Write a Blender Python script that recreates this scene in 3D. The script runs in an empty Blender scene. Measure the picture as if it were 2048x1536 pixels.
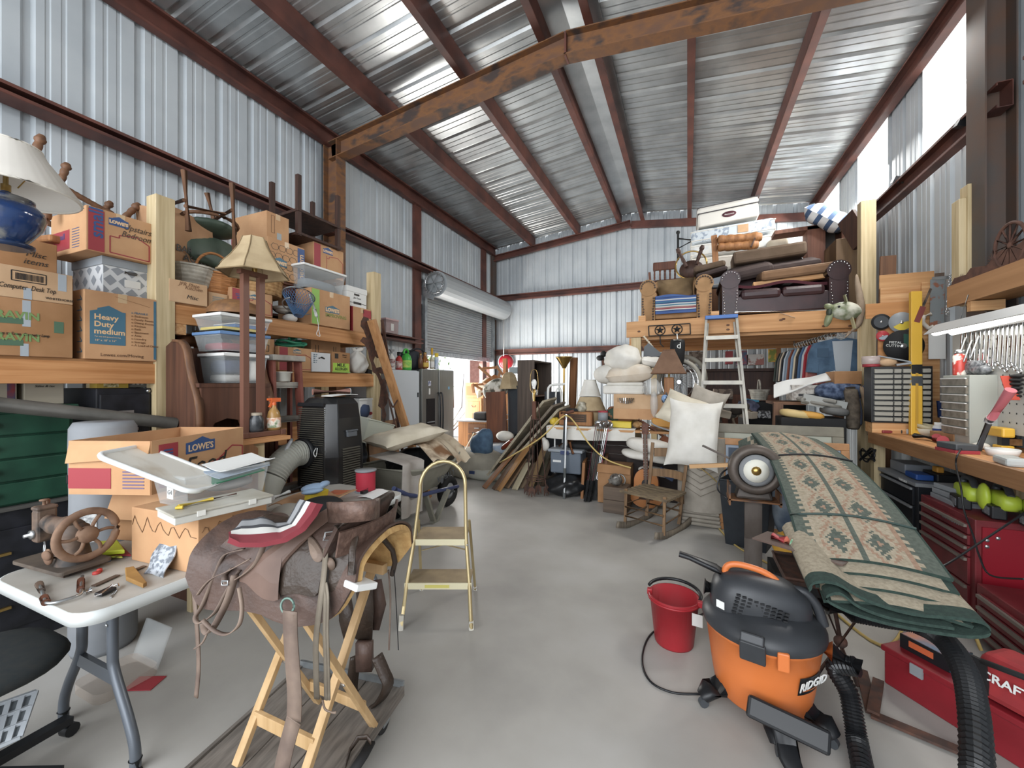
import bpy,math,random
from mathutils import Vector,Matrix,Euler
S = bpy.context.scene
COL = S.collection
random.seed(7)
PI = math.pi
V = Vector

# ---------------------------------------------------------------- camera
FPX,CU,CV,EYE = 810.0,1024.0,768.0,1.57  # focal length in pixels of the 2048 x 1536 frame, eye height
YAW = math.atan(351/810)
cd = bpy.data.cameras.new('camera'); cd.sensor_width = 36; cd.lens = FPX/2048*36
cd.clip_start = .05; cd.clip_end = 200
cam = bpy.data.objects.new('camera',cd); COL.objects.link(cam)
cam.location = (0,0,EYE); cam.rotation_euler = (PI/2,0,YAW)
S.camera = cam
S.view_settings.view_transform = 'Standard'; S.view_settings.look = 'None'
S.view_settings.exposure = 0.2; S.view_settings.gamma = 1
SN,CS = math.sin(YAW),math.cos(YAW)
def P(u,v,x=None,y=None,z=None,d=None):
    """world point on the sight line of photo point (u, v), on the plane X=x, Y=y, Z=z or at depth d"""
    a,b = (u - CU)/FPX,(CV - v)/FPX
    kx,ky = a*CS - SN,a*SN + CS
    if x is not None: d = x/kx
    elif y is not None: d = y/ky
    elif z is not None: d = (z - EYE)/b
    return V((kx*d,ky*d,EYE + b*d))

# ---------------------------------------------------------------- light
W = bpy.data.worlds.new('world'); S.world = W; W.use_nodes = True
nt = W.node_tree; nt.nodes.clear()
wo = nt.nodes.new('ShaderNodeOutputWorld'); wb = nt.nodes.new('ShaderNodeBackground')
wb.inputs[0].default_value = (.93,.96,1.0,1); wb.inputs[1].default_value = 1.25
nt.links.new(wb.outputs[0],wo.inputs[0])
def area(name,loc,rot,sx,sy,power,col=(1,1,1)):
    l = bpy.data.lights.new(name,'AREA'); l.shape = 'RECTANGLE'; l.size = sx; l.size_y = sy; l.energy = power; l.color = col
    o = bpy.data.objects.new(name,l); COL.objects.link(o); o.location = loc; o.rotation_euler = rot
    return o
sun = bpy.data.lights.new('sun','SUN'); sun.energy = 4.5; sun.angle = .02; sun.color = (1,.95,.88)
so = bpy.data.objects.new('sun',sun); COL.objects.link(so); so.rotation_euler = V((-.62,-.22,-.75)).to_track_quat('-Z','Y').to_euler()
# daylight entering by the wide open front of the shed, by the roller door and by the translucent panels
area('daylight_open_front',(-1.2,-4.2,3.3),(PI/2 -.02,0,0),8.5,5.0,640,(.90,.95,1.0))
area('daylight_roller_door',(-4.9,8.2,1.1),(0,-PI/2,0),2.0,2.9,420,(1,.98,.94))

# ---------------------------------------------------------------- materials
def lin(h):
    h = h.lstrip('#'); c = [int(h[i:i +2],16)/255 for i in (0,2,4)]
    g = .3*c[0] +.59*c[1] +.11*c[2]; c = [x + (g - x)*.14 for x in c]  # everything in the shed is dusty
    return tuple((x/12.92 if x <= .04045 else ((x +.055)/1.055) ** 2.4) for x in c) + (1,)
MATS = {}
def mat(name,c1,c2=None,rough=.6,metal=0,scale=6,stretch=(1,1,1),bump=0,alpha=1,emit=0,lo=.35,hi=.65,trans=0,detail=4,spec=.4,c3=None,bscale=None,wave=0):
    if name in MATS: return MATS[name]
    m = bpy.data.materials.new(name); m.use_nodes = True; MATS[name] = m
    n = m.node_tree.nodes; L = m.node_tree.links
    b = n['Principled BSDF']
    b.inputs['Roughness'].default_value = rough; b.inputs['Metallic'].default_value = metal
    b.inputs['Specular IOR Level'].default_value = spec
    b.inputs['Base Color'].default_value = lin(c1)
    if alpha < 1: b.inputs['Alpha'].default_value = alpha
    if trans: b.inputs['Transmission Weight'].default_value = trans
    if emit: b.inputs['Emission Color'].default_value = lin(c1); b.inputs['Emission Strength'].default_value = emit
    if c2 or bump:
        tc = n.new('ShaderNodeTexCoord'); mp = n.new('ShaderNodeMapping'); mp.inputs['Scale'].default_value = stretch
        L.new(tc.outputs['Object'],mp.inputs[0])
        if wave:
            tx = n.new('ShaderNodeTexWave'); tx.inputs['Scale'].default_value = scale; tx.inputs['Distortion'].default_value = wave
            tx.inputs['Detail'].default_value = 2; tx.inputs['Detail Scale'].default_value = 1.2
        else:
            tx = n.new('ShaderNodeTexNoise'); tx.inputs['Scale'].default_value = scale; tx.inputs['Detail'].default_value = detail
        L.new(mp.outputs[0],tx.inputs[0])
        if c2:
            r = n.new('ShaderNodeValToRGB'); L.new(tx.outputs[1 if wave else 0],r.inputs[0])
            r.color_ramp.elements[0].position = lo; r.color_ramp.elements[1].position = hi
            r.color_ramp.elements[0].color = lin(c1); r.color_ramp.elements[1].color = lin(c2)
            if c3: e = r.color_ramp.elements.new((lo + hi)/2); e.color = lin(c3)
            L.new(r.outputs[0],b.inputs['Base Color'])
        if bump:
            bp = n.new('ShaderNodeBump'); bp.inputs['Strength'].default_value = bump; bp.inputs['Distance'].default_value = .01
            src = tx
            if bscale:
                src = n.new('ShaderNodeTexNoise'); src.inputs['Scale'].default_value = bscale; L.new(tc.outputs['Object'],src.inputs[0])
            L.new(src.outputs[1 if (wave and src is tx) else 0],bp.inputs['Height']); L.new(bp.outputs[0],b.inputs['Normal'])
    return m
def wood(name,c1,c2,along='y',rough=.6,s=1.0,c3=None):
    st = {'x': (1.2,26,26),'y': (26,1.2,26),'z': (26,26,1.2)}[along]
    return mat(name,c1,c2,rough,scale=1.6*s,stretch=st,bump=.12,detail=3,lo=.3,hi=.7,c3=c3)
def plain(h,rough=.5,metal=0):
    return mat('paint_' + h.lstrip('#') + '_%d_%d' % (rough*100,metal*100),h,rough=rough,metal=metal)

CARD = mat('cardboard','#b8875c','#c39467',.85,scale=5)
CARD2 = mat('cardboard_pale','#c7a27b','#b8926b',.85,scale=4)
CARD3 = mat('cardboard_brown','#a97a50','#94683f',.85,scale=4)
CARDIN = mat('cardboard_inside','#8a6748','#9c7855',.9,scale=4)
PINE_X = wood('pine_along_x','#d9a871','#b87a42','x',s=.9)
PINE_Y = wood('pine_along_y','#cd9159','#aa6c37','y',s=.8)
PINE_Z = wood('pine_along_z','#cdb88e','#ab9468','z',s=.8)
PLY = wood('plywood','#cf9a62','#b27a45','x',s=.5)
PLYY = wood('plywood_shelf','#c08c58','#a87443','y',s=.5)
PRIMER = mat('red_primer_steel','#6a3c31','#4b2c27',.55,scale=3,c3='#5c352c',bump=.05)
RUSTB = mat('rusty_beam_steel','#6b4a37','#463934',.7,scale=4,c3='#80532f',stretch=(1,1,2))
COLST = mat('dark_column_steel','#4b4440','#5b4234',.6,scale=3,bump=.05)
GALV = mat('galvanised_steel','#a9afb2','#8d9396',.38,.75,scale=12)
ROOF = mat('galvalume_roof','#c0c3c3','#a9acad',.30,.75,scale=3)
WALL = mat('pale_grey_wall_panel','#b9c0c4','#aab2b8',.5,.15,scale=1.5)
CONC = mat('concrete','#b0ada8','#938f89',.5,scale=1.3,c3='#a4a099',bump=.04,detail=9,lo=.3,hi=.72)
DARKW = wood('dark_walnut','#4a2e22','#33201a','z',s=.8)
REDW = wood('reddish_wood','#6e3f2a','#532d1e','z',s=.8)
OAK = wood('honey_oak','#a8713f','#8a5730','z',s=.9)
BRNW = wood('brown_wood','#7a5236','#5e3e29','z',s=.9)
BRNX = wood('brown_wood_x','#7a5236','#5e3e29','x',s=.9)
GREYW = wood('weathered_wood','#8a7d6b','#6b6052','z',s=.9)
LEA = mat('saddle_leather','#574137','#3a2c27',.5,scale=7,bump=.25,c3='#543f36',bscale=60)
LEAL = mat('dry_strap_leather','#857060','#66544a',.65,scale=8,bump=.15,bscale=50)
LEAD = mat('dark_saddle_leather','#43352c','#33281f',.45,scale=8,bump=.3,bscale=60)
FLEECE = mat('yellowed_fleece','#d2a868','#b98d52',.95,scale=30,bump=.8)
IRON = mat('rusted_iron','#5e3c2e','#40302a',.8,scale=20,bump=.2)
BLK = mat('black_plastic','#17181b',rough=.4)
BLKM = mat('black_matte','#1b1b1c',rough=.75)
DGREY = mat('dark_grey_plastic','#3f4347',rough=.45)
GREY = mat('grey_plastic','#83878a',rough=.5)
WHT = mat('white_plastic','#dcdcd8',rough=.45)
PAPER = mat('white_paper','#d8d8d4',rough=.8)
STEEL = mat('bright_steel','#b8babb',rough=.28,metal=.9)
BRASS = mat('brass','#b08d4a',rough=.3,metal=.9)
CHROME = mat('chrome','#d0d2d4',rough=.12,metal=1)
def clear(name,tint='#dfe5e6',a=.13):
    return mat(name,tint,rough=.25,alpha=a,spec=.6)
CLEAR = clear('clear_plastic')
LINEN = mat('white_linen','#d9d5cc','#cbc6bb',.9,scale=5,bump=.15,bscale=14)
CREAM = mat('cream_linen','#cfc5b0','#bfb49d',.9,scale=5,bump=.15,bscale=14)
QUILT = mat('grey_quilt','#a0978a','#8d8578',.9,scale=6,bump=.3,bscale=30)
SHADE = mat('parchment_shade','#b9a27c','#a28a65',.8,scale=5)

# ---------------------------------------------------------------- mesh builder
def frame_of(d,up=(0,0,1)):
    d = V(d).normalized(); up = V(up)
    if abs(d.dot(up)) > .98: up = V((0,1,0)) if abs(d.y) < .9 else V((1,0,0))
    x = d.cross(up).normalized(); y = x.cross(d).normalized()
    return x,y,d
def R(ax=0,ay=0,az=0):
    return Euler((math.radians(ax),math.radians(ay),math.radians(az))).to_matrix()
class MB:
    def __init__(s): s.v = []; s.f = []; s.m = []; s.s = []
    def add(s,vs,fs,mi=0,sm=False,X=None):
        o = len(s.v)
        s.v += [X @ V(p) for p in vs] if X is not None else [V(p) for p in vs]
        for k,f in enumerate(fs):
            s.f.append([o + i for i in f]); s.m.append(mi[k] if isinstance(mi,(list,tuple)) else mi); s.s.append(sm)
        return s
    def box(s,c,z,rot=None,mi=0,tp=1.0):
        """box at centre c of size z; tp tapers the top"""
        a,b,h = z[0]/2,z[1]/2,z[2]/2
        vs = [V((sx*a*t,sy*b*t,sz*h)) for sz,t in ((-1,1),(1,tp)) for sx,sy in ((-1,-1),(1,-1),(1,1),(-1,1))]
        if rot is not None: vs = [rot @ p for p in vs]
        c = V(c)
        return s.add([p + c for p in vs],[(3,2,1,0),(4,5,6,7),(0,1,5,4),(1,2,6,5),(2,3,7,6),(3,0,4,7)],mi)
    def bar(s,p0,p1,w,h,up=(0,0,1),mi=0,tp=1.0):
        p0,p1 = V(p0),V(p1); x,y,d = frame_of(p1 - p0,up)
        vs = [p + x*(a*w/2*t) + y*(b*h/2*t) for p,t in ((p0,1),(p1,tp)) for a,b in ((-1,-1),(1,-1),(1,1),(-1,1))]
        return s.add(vs,[(3,2,1,0),(4,5,6,7),(0,1,5,4),(1,2,6,5),(2,3,7,6),(3,0,4,7)],mi)
    def tube(s,pts,r,n=8,cap=True,mi=0,flat=1.0,closed=False,sm=True,up=(0,0,1)):
        pts = [V(p) for p in pts]; N = len(pts); vs = []; fs = []
        ref = None
        for i,p in enumerate(pts):
            a = pts[i -1] if (i > 0 or closed) else p; b = pts[(i +1) % N] if (i < N -1 or closed) else p
            d = (b - a)
            if d.length < 1e-9: d = V((0,0,1))
            if ref is None: x,y,d = frame_of(d,up)
            else:
                d.normalize(); x = (ref - d*ref.dot(d))
                x = x.normalized() if x.length > 1e-6 else frame_of(d)[0]
                y = x.cross(d)*-1
                y = d.cross(x)
            ref = x
            rr = r[i] if isinstance(r,(list,tuple)) else r
            for k in range(n):
                t = 2*PI*k/n
                vs.append(p + x*(rr*math.cos(t)) + y*(rr*flat*math.sin(t)))
        for i in range(N if closed else N -1):
            j = (i +1) % N
            for k in range(n):
                fs.append((i*n + k,i*n + (k +1) % n,j*n + (k +1) % n,j*n + k))
        s.add(vs,fs,mi,sm)
        if cap and not closed:
            s.add(vs[:n],[tuple(range(n -1,-1,-1))],mi); s.add(vs[-n:],[tuple(range(n))],mi)
        return s
    def strap(s,pts,w,t=.004,side=(0,1,0),mi=0):
        """flat strap through pts, its width along side"""
        pts = [V(p) for p in pts]; vs = []; fs = []; N = len(pts)
        for i,p in enumerate(pts):
            d = (pts[min(i +1,N -1)] - pts[max(i -1,0)]).normalized(); sd = V(side[i] if isinstance(side,list) else side)
            x = (sd - d*sd.dot(d)).normalized(); n = d.cross(x)
            ww = w[i] if isinstance(w,(list,tuple)) else w
            vs += [p + x*ww/2 + n*t/2,p - x*ww/2 + n*t/2,p - x*ww/2 - n*t/2,p + x*ww/2 - n*t/2]
        for i in range(N -1):
            for k in range(4): fs.append((i*4 + k,i*4 + (k +1) % 4,i*4 +4 + (k +1) % 4,i*4 +4 + k))
        fs += [(3,2,1,0),tuple(range(4*N -4,4*N))]
        return s.add(vs,fs,mi,True)
    def lathe(s,prof,c=(0,0,0),n=18,rot=None,mi=0,sm=True,sx=1,sy=1,cap=True,pleat=0,arc=(0,2*PI)):
        vs = []; fs = []; c = V(c); full = abs(arc[1] - arc[0] -2*PI) < 1e-6; nn = n if full else n +1
        for (r,z) in prof:
            for k in range(nn):
                t = arc[0] + (arc[1] - arc[0])*k/n; q = r*(1 + (pleat if k % 2 else 0))
                p = V((q*math.cos(t)*sx,q*math.sin(t)*sy,z))
                vs.append((rot @ p if rot is not None else p) + c)
        for i in range(len(prof) -1):
            for k in range(n):
                k2 = (k +1) % nn
                fs.append((i*nn + k,i*nn + k2,(i +1)*nn + k2,(i +1)*nn + k))
        s.add(vs,fs,mi,sm)
        if cap and full:
            if prof[0][0] > 1e-5: s.add(vs[:nn],[tuple(range(nn -1,-1,-1))],mi)
            if prof[-1][0] > 1e-5: s.add(vs[-nn:],[tuple(range(nn))],mi)
        return s
    def grid(s,fn,nu,nv,mi=0,sm=True,cu=False):
        vs = [fn(i/nu,j/nv) for j in range(nv +1) for i in range(nu if cu else nu +1)]; w = nu if cu else nu +1; fs = []; ms = []
        for j in range(nv):
            for i in range(nu):
                i2 = (i +1) % w
                fs.append((j*w + i,j*w + i2,(j +1)*w + i2,(j +1)*w + i)); ms.append(mi(i,j) if callable(mi) else mi)
        return s.add(vs,fs,ms,sm)
    def sheet(s,fn,nu,nv,t=.006,mi=0,sm=True):
        """cloth with thickness: two offset layers and an edge"""
        e = 1e-3
        def nrm(a,b):
            a = min(max(a,e),1 - e); b = min(max(b,e),1 - e)
            n = (V(fn(a + e,b)) - V(fn(a - e,b))).cross(V(fn(a,b + e)) - V(fn(a,b - e)))
            return n.normalized() if n.length > 1e-12 else V((0,0,1))
        top = lambda a,b: V(fn(a,b)) + nrm(a,b)*t/2
        bot = lambda a,b: V(fn(a,b)) - nrm(a,b)*t/2
        s.grid(top,nu,nv,mi,sm); s.grid(lambda a,b: bot(1 - a,b),nu,nv,(lambda i,j: mi(nu -1 - i,j)) if callable(mi) else mi,sm)
        m0 = mi(0,0) if callable(mi) else mi
        for q in (lambda a,k: (a,0.0),lambda a,k: (1.0,a),lambda a,k: (1 - a,1.0),lambda a,k: (0.0,1 - a)):
            s.grid(lambda a,b: (top if b > .5 else bot)(*q(a,0)),max(nu,nv),1,m0,sm)
        return s
    def prism(s,poly,h,X=None,mi=0,sm=False):
        n = len(poly); vs = [V((p[0],p[1],0)) for p in poly] + [V((p[0],p[1],h)) for p in poly]
        fs = [tuple(range(n -1,-1,-1)),tuple(range(n,2*n))] + [(k,(k +1) % n,n + (k +1) % n,n + k) for k in range(n)]
        return s.add(vs,fs,mi,sm,X)
    def ell(s,c,r,rot=None,nu=14,nv=9,mi=0,fn=None,e=1.0):
        c = V(c)
        def f(a,b):
            t = 2*PI*a; q = PI*(b -.5)
            sg = lambda x: math.copysign(abs(x) ** e,x)
            p = V((sg(math.cos(t))*sg(math.cos(q)),sg(math.sin(t))*sg(math.cos(q)),sg(math.sin(q))))
            if fn: p = fn(p)
            p = V((p.x*r[0],p.y*r[1],p.z*r[2]))
            return (rot @ p if rot is not None else p) + c
        return s.grid(f,nu,nv,mi,True,True)
    def pillow(s,c,sz,rot=None,mi=0,n=16,seed=1,wr=.03):
        rd = random.Random(seed); ph = [rd.uniform(0,6.3) for _ in range(6)]; c = V(c)
        def f(sgn):
            def g(a,b):
                x,y = 2*a -1,2*b -1
                h = (max(0,1 - x ** 4)*max(0,1 - y ** 4)) ** .55
                pin = 1 -.10*(1 - abs(x) ** 3)*abs(y) ** 2 -0
                pin2 = 1 -.10*(1 - abs(y) ** 3)*abs(x) ** 2
                w = wr*(math.sin(5*x + ph[0] +3*y) + math.sin(7*y + ph[1] -2*x) +.6*math.sin(11*x + ph[2])*math.sin(9*y + ph[3]))
                p = V((x*sz[0]/2*pin2,y*sz[1]/2*pin,sgn*sz[2]/2*h*(1 + w*3) + w*.3*sz[2]))
                return (rot @ p if rot is not None else p) + c
            return g
        s.grid(f(1),n,n,mi); s.grid(lambda a,b: f(-1)(1 - a,b),n,n,mi)
        return s
    def move(s,X):
        s.v = [X @ p for p in s.v]; return s

def mesh_of(name,mb,mats,base=None,bevel=0):
    me = bpy.data.meshes.new(name)
    vs = [base @ p for p in mb.v] if base is not None else mb.v
    me.from_pydata([tuple(p) for p in vs],[],mb.f)
    for m in (mats if isinstance(mats,(list,tuple)) else [mats]): me.materials.append(m)
    me.polygons.foreach_set('material_index',mb.m); me.polygons.foreach_set('use_smooth',mb.s)
    me.update()
    o = bpy.data.objects.new(name,me); COL.objects.link(o)
    if bevel:
        b = o.modifiers.new('edge','BEVEL'); b.width = bevel; b.segments = 2; b.limit_method = 'ANGLE'; b.angle_limit = .7
    return o
def tag(o,label=None,cat=None,group=None,kind=None):
    for k,v in (('label',label),('category',cat),('group',group),('kind',kind)):
        if v: o[k] = v
    return o
class T:
    """a thing: an Empty at its base; parts are given in its own frame (or in the world's with world=True)"""
    def __init__(s,name,label,cat,loc=(0,0,0),rz=0,group=None,rot=None):
        s.o = bpy.data.objects.new(name,None); COL.objects.link(s.o); s.o.empty_display_size = .05
        s.X = Matrix.Translation(V(loc)) @ ((rot if rot is not None else R(0,0,rz)).to_4x4())
        s.o.matrix_basis = s.X; s.I = s.X.inverted(); s.world = False
        tag(s.o,label,cat,group)
    def part(s,name,mb,m,parent=None,bevel=0,world=None,label=None,kind=None):
        w = s.world if world is None else world
        o = mesh_of(name,mb,m,s.I if w else None,bevel); o.parent = parent or s.o
        return tag(o,label,None,None,kind)
    def text(s,txt,size,m,loc,xdir,updir,parent=None,name='lettering',align='CENTER',depth=.0012,bold=0,shear=0,world=None,sx=1):
        w = s.world if world is None else world
        c = bpy.data.curves.new(name,'FONT'); c.body = txt; c.size = size; c.align_x = align; c.align_y = 'CENTER'; c.extrude = depth
        c.offset = bold; c.shear = shear; c.resolution_u = 2
        tmp = bpy.data.objects.new(name,c); COL.objects.link(tmp)
        bpy.context.view_layer.update()
        me = bpy.data.meshes.new_from_object(tmp.evaluated_get(bpy.context.evaluated_depsgraph_get()))
        bpy.data.objects.remove(tmp); bpy.data.curves.remove(c)
        x = V(xdir).normalized(); y = V(updir); y = (y - x*y.dot(x)).normalized(); z = x.cross(y)
        X = Matrix((x*sx,y,z)).transposed().to_4x4(); X.translation = V(loc)
        me.transform((s.I if w else Matrix()) @ X); me.materials.clear(); me.materials.append(m)
        o = bpy.data.objects.new(name,me); COL.objects.link(o); o.parent = parent or s.o
        return o
def solo(name,label,cat,mb,m,group=None,kind=None,bevel=0):
    """a thing that is one mesh, given in world coordinates; its origin goes to the middle of its base"""
    lo = [min(p[k] for p in mb.v) for k in range(3)]; hi = [max(p[k] for p in mb.v) for k in range(3)]
    b = V(((lo[0] + hi[0])/2,(lo[1] + hi[1])/2,lo[2]))
    o = mesh_of(name,mb,m,Matrix.Translation(-b),bevel); o.location = b
    return tag(o,label,cat,group,kind)
def struct(name,mb,m,bevel=0):
    return tag(mesh_of(name,mb,m,None,bevel),kind='structure')
def copy_tree(o,parent=None):
    c = o.copy(); COL.objects.link(c)
    if parent: c.parent = parent
    for ch in list(o.children): copy_tree(ch,c)
    return c
def place(o,loc,rz=0,label=None,group=None,rot=None):
    c = copy_tree(o); c.matrix_basis = Matrix.Translation(V(loc)) @ (rot if rot is not None else R(0,0,rz)).to_4x4()
    if label: c['label'] = label
    if group: c['group'] = group
    return c
def arc(c,r,a0,a1,n,ax=V((1,0,0)),ay=V((0,0,1))):
    return [V(c) + V(ax)*(r*math.cos(math.radians(a0 + (a1 - a0)*k/n))) + V(ay)*(r*math.sin(math.radians(a0 + (a1 - a0)*k/n))) for k in range(n +1)]
def spline(pts,k=6):
    pts = [V(p) for p in pts]; out = []
    for i in range(len(pts) -1):
        a,b,c,d = pts[max(i -1,0)],pts[i],pts[i +1],pts[min(i +2,len(pts) -1)]
        for j in range(k):
            t = j/k
            out.append(.5*((2*b) + (c - a)*t + (2*a -5*b +4*c - d)*t*t + (3*b - a -3*c + d)*t ** 3))
    return out + [pts[-1]]
# ================================================================ the shed
XL,XR,YB,YF,XC = -4.85,2.40,10.0,-1.5,-1.225
EAVE,RIDGE = 5.02,5.41  # undersides of the purlins
RIB = [(0,0),(.012,0),(.03,-.028),(.065,-.028),(.083,0),(.125,0),(.132,-.006),(.15,-.006),(.157,0),(.205,0),(.212,-.006),(.23,-.006),(.237,0)]
def ribs(a,b,pitch=.36):
    out = []; t = a
    while t < b:
        out += [(t + p*pitch/.305,q) for p,q in RIB if t + p*pitch/.305 < b]; t += pitch
    return out + [(b,0)]
def panel(prof,lo,hi):
    """ribbed sheet: lo(t, q) and hi(t, q) give its two edges"""
    m = MB(); vs = [lo(t,q) for t,q in prof] + [hi(t,q) for t,q in prof]; n = len(prof)
    return m.add(vs,[(k,k +1,n + k +1,n + k) for k in range(n -1)])
def wall_seg(name,x,sg,y0,y1,z0,z1,m=WALL):
    return panel(ribs(y0,y1),lambda t,q: (x - sg*q,t,z0),lambda t,q: (x - sg*q,t,z1))
DY0,DY1,DZ = 6.7,9.7,2.17  # roller door: jambs and the bottom edge of its curtain
gap = MB()
struct('floor',MB().box((-1.2,3.0,-.05),(14,15,.1)),CONC)
m = wall_seg('a',XL,-1,YF,DY0 -.02,0,5.24); q = wall_seg('b',XL,-1,DY1 +.02,YB,0,5.24); m.add(q.v,q.f)
q = wall_seg('c',XL,-1,DY0 -.02,DY1 +.02,3.45,5.24); m.add(q.v,q.f)
struct('wall_left',m,WALL)
GIRT2 = 3.86
m = wall_seg('a',XR,1,YF,YB,0,GIRT2)
PAN = [(4.9,5.95),(6.8,7.83),(8.65,9.68)]
ys = [YF] + [y for p in PAN for y in p] + [YB]
for k in range(0,len(ys),2):
    q = wall_seg('b',XR,1,ys[k],ys[k +1],GIRT2,5.24); m.add(q.v,q.f)
struct('wall_right',m,WALL)
FIBER = mat('translucent_panel','#eef4f4',rough=.6,emit=1.6)
for k,(a,b) in enumerate(PAN):
    q = wall_seg('p',XR,1,a,b,GIRT2,5.24); struct('window_%d' % (k +1),q,FIBER); area('daylight_panel',(XR -.06,(a + b)/2,4.5),(0,.85,0),1.1,.9,95,(1,.985,.95))
def roofz(x,off=0):
    return (RIDGE - (RIDGE - EAVE)*abs(x - XC)/((XC - XL) if x < XC else (XR - XC))) + off
struct('wall_back',panel(ribs(XL,XR),lambda t,q: (t,YB - q,0),lambda t,q: (t,YB - q,roofz(t,.24))),WALL)
q1 = panel(ribs(YF,YB,.38),lambda t,q: (XL,t,roofz(XL,.24) - q),lambda t,q: (XC,t,roofz(XC,.24) - q))
q2 = panel(ribs(YF,YB,.38),lambda t,q: (XR,t,roofz(XR,.24) - q),lambda t,q: (XC,t,roofz(XC,.24) - q))
q1.add(q2.v,q2.f)
q1.box((XC -.18,4.2,RIDGE +.2),(.38,11.4,.012),R(0,-6,0)); q1.box((XC +.18,4.2,RIDGE +.2),(.38,11.4,.012),R(0,6,0))
struct('ceiling',q1,ROOF)
TN = [0]
def trim(mb,m,bevel=0):
    TN[0] += 1; return struct('trim_%d' % TN[0],mb,m,bevel)
def channel(m,p0,p1,web,fl,up=(0,0,1),t=.006,sgn=1):
    """C channel: web of height web, flanges fl long"""
    p0,p1 = V(p0),V(p1); x,y,d = frame_of(p1 - p0,up)
    m.bar(p0,p1,t,web,up)
    for s in (-1,1):
        o = y*(s*web/2) + x*(sgn*fl/2); m.bar(p0 + o,p1 + o,fl,t,up)
        o = y*(s*(web/2 -.012)) + x*(sgn*fl); m.bar(p0 + o,p1 + o,t,.024,up)
    return m
for x in (-3.66,-2.46,-1.45,-1.0,0.0,1.18):
    trim(channel(MB(),(x,YF,roofz(x,.12)),(x,YB -.02,roofz(x,.12)),.23,.08,sgn=(-1 if x < XC else 1)),PRIMER)
for x,s in ((XL +.03,1),(XR -.03,-1)):
    trim(channel(MB(),(x,YF,EAVE +.11),(x,YB -.02,EAVE +.11),.23,.09,sgn=s),PRIMER)
def hbeam(m,p0,p1,dep,fw,up,tf=.012,tw=.008):
    p0,p1 = V(p0),V(p1); x,y,d = frame_of(p1 - p0,up)
    m.bar(p0,p1,tw,dep,up)
    for s in (-1,1): m.bar(p0 + y*s*dep/2,p1 + y*s*dep/2,fw,tf,up)
    return m
YR = 4.35
hb = .24
trim(hbeam(MB(),(XL +.12,YR,roofz(XL +.12) - hb/2),(XC,YR,RIDGE - hb/2),hb,.16,(0,0,1)),RUSTB)
trim(hbeam(MB(),(XR -.12,YR,roofz(XR -.12) - hb/2),(XC,YR,RIDGE - hb/2),hb,.16,(0,0,1)),RUSTB)
trim(MB().box((XC,YR,RIDGE - hb/2),(.02,.13,hb +.03)),PRIMER)
trim(hbeam(MB(),(XL +.17,YR,0),(XL +.17,YR,roofz(XL +.17)),.24,.17,(1,0,0)),RUSTB)
trim(hbeam(MB(),(XR -.11,4.62,0),(XR -.11,4.62,roofz(XR -.1)),.18,.24,(1,0,0)),COLST)
# back frame, corner posts, girts
trim(channel(MB(),(XL +.05,YB -.12,roofz(XL) -.07),(XC,YB -.12,RIDGE -.07),.15,.08),PRIMER)
trim(channel(MB(),(XR -.05,YB -.12,roofz(XR) -.07),(XC,YB -.12,RIDGE -.07),.15,.08),PRIMER)
for y in (6.48,9.28,9.88):
    trim(channel(MB(),(XL +.06,y,0),(XL +.06,y,EAVE),.2,.1,(0,1,0)),PRIMER if y < 9.8 else COLST)
for (y0,y1,z) in ((YF,YR,3.76),(YR,YB,3.83),(YF,6.4,2.38)):
    trim(channel(MB(),(XL +.05,y0,z),(XL +.05,y1,z),.09,.19,sgn=1,up=(0,0,1)).box((XL +.12,(y0 + y1)/2,z +.04),(.2,y1 - y0,.006)),PRIMER)
for (y0,y1) in ((YF,YR -.15),(YR +.12,YB)):
    trim(channel(MB(),(XR -.06,y0,3.86),(XR -.06,y1,3.86),.2,.09,sgn=-1),PRIMER)
for z in (2.42,3.88):
    trim(channel(MB(),(XL,YB -.05,z),(XR,YB -.05,z),.15,.08,sgn=1),PRIMER)
# roller door on the left wall
d = MB(); n = 30
for k in range(n):  # slats
    z0 = DZ +.08 + k*.055
    if z0 > 3.5: break
    d.add([(XL +.03,DY0,z0),(XL +.03,DY1,z0),(XL +.045,DY1,z0 +.012),(XL +.045,DY0,z0 +.012),(XL +.045,DY1,z0 +.044),(XL +.045,DY0,z0 +.044),(XL +.03,DY1,z0 +.055),(XL +.03,DY0,z0 +.055)],[(0,1,2,3),(3,2,4,5),(5,4,6,7)])
dr = struct('door_1',d,mat('roller_door_grey','#9ca1a3','#90959a',.5,.2,scale=2))
def dpart(name,mb,m):
    o = mesh_of(name,mb,m); o.parent = dr; return o
dpart('bottom_bar',MB().box((XL +.04,(DY0 + DY1)/2,DZ +.03),(.05,DY1 - DY0,.1)),GALV)
dpart('door_coil',MB().lathe([(.21 -.012*(k % 2),0) for k in range(1)] or [],n=3) if 0 else MB().lathe([(.0,0),(.25,0),(.25,DY1 - DY0 +.1),(0,DY1 - DY0 +.1)],(XL +.36,DY0 -.05,3.52),20,R(-90,0,0),sm=False),mat('coil_grey','#a8adb0',rough=.45,metal=.3))
for y in (DY0 -.03,DY1 +.03):
    dpart('guide_rail',MB().box((XL +.06,y,1.7),(.11,.08,3.4)),GALV)
g = MB().tube(arc((XL +.36,DY0 -.13,3.52),.2,0,360,24,V((1,0,0)),V((0,0,1)))[:-1],.014,6,closed=True)
for k in range(6):
    a = k*PI/3; g.bar((XL +.36,DY0 -.13,3.52),(XL +.36 +.2*math.cos(a),DY0 -.13,3.52 +.2*math.sin(a)),.03,.012)
for k in range(24):
    a = k*PI/12; g.box((XL +.36 +.215*math.cos(a),DY0 -.13,3.52 +.215*math.sin(a)),(.02,.03,.02),R(0,-math.degrees(a),0))
dpart('chain_wheel',g,STEEL)
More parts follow.
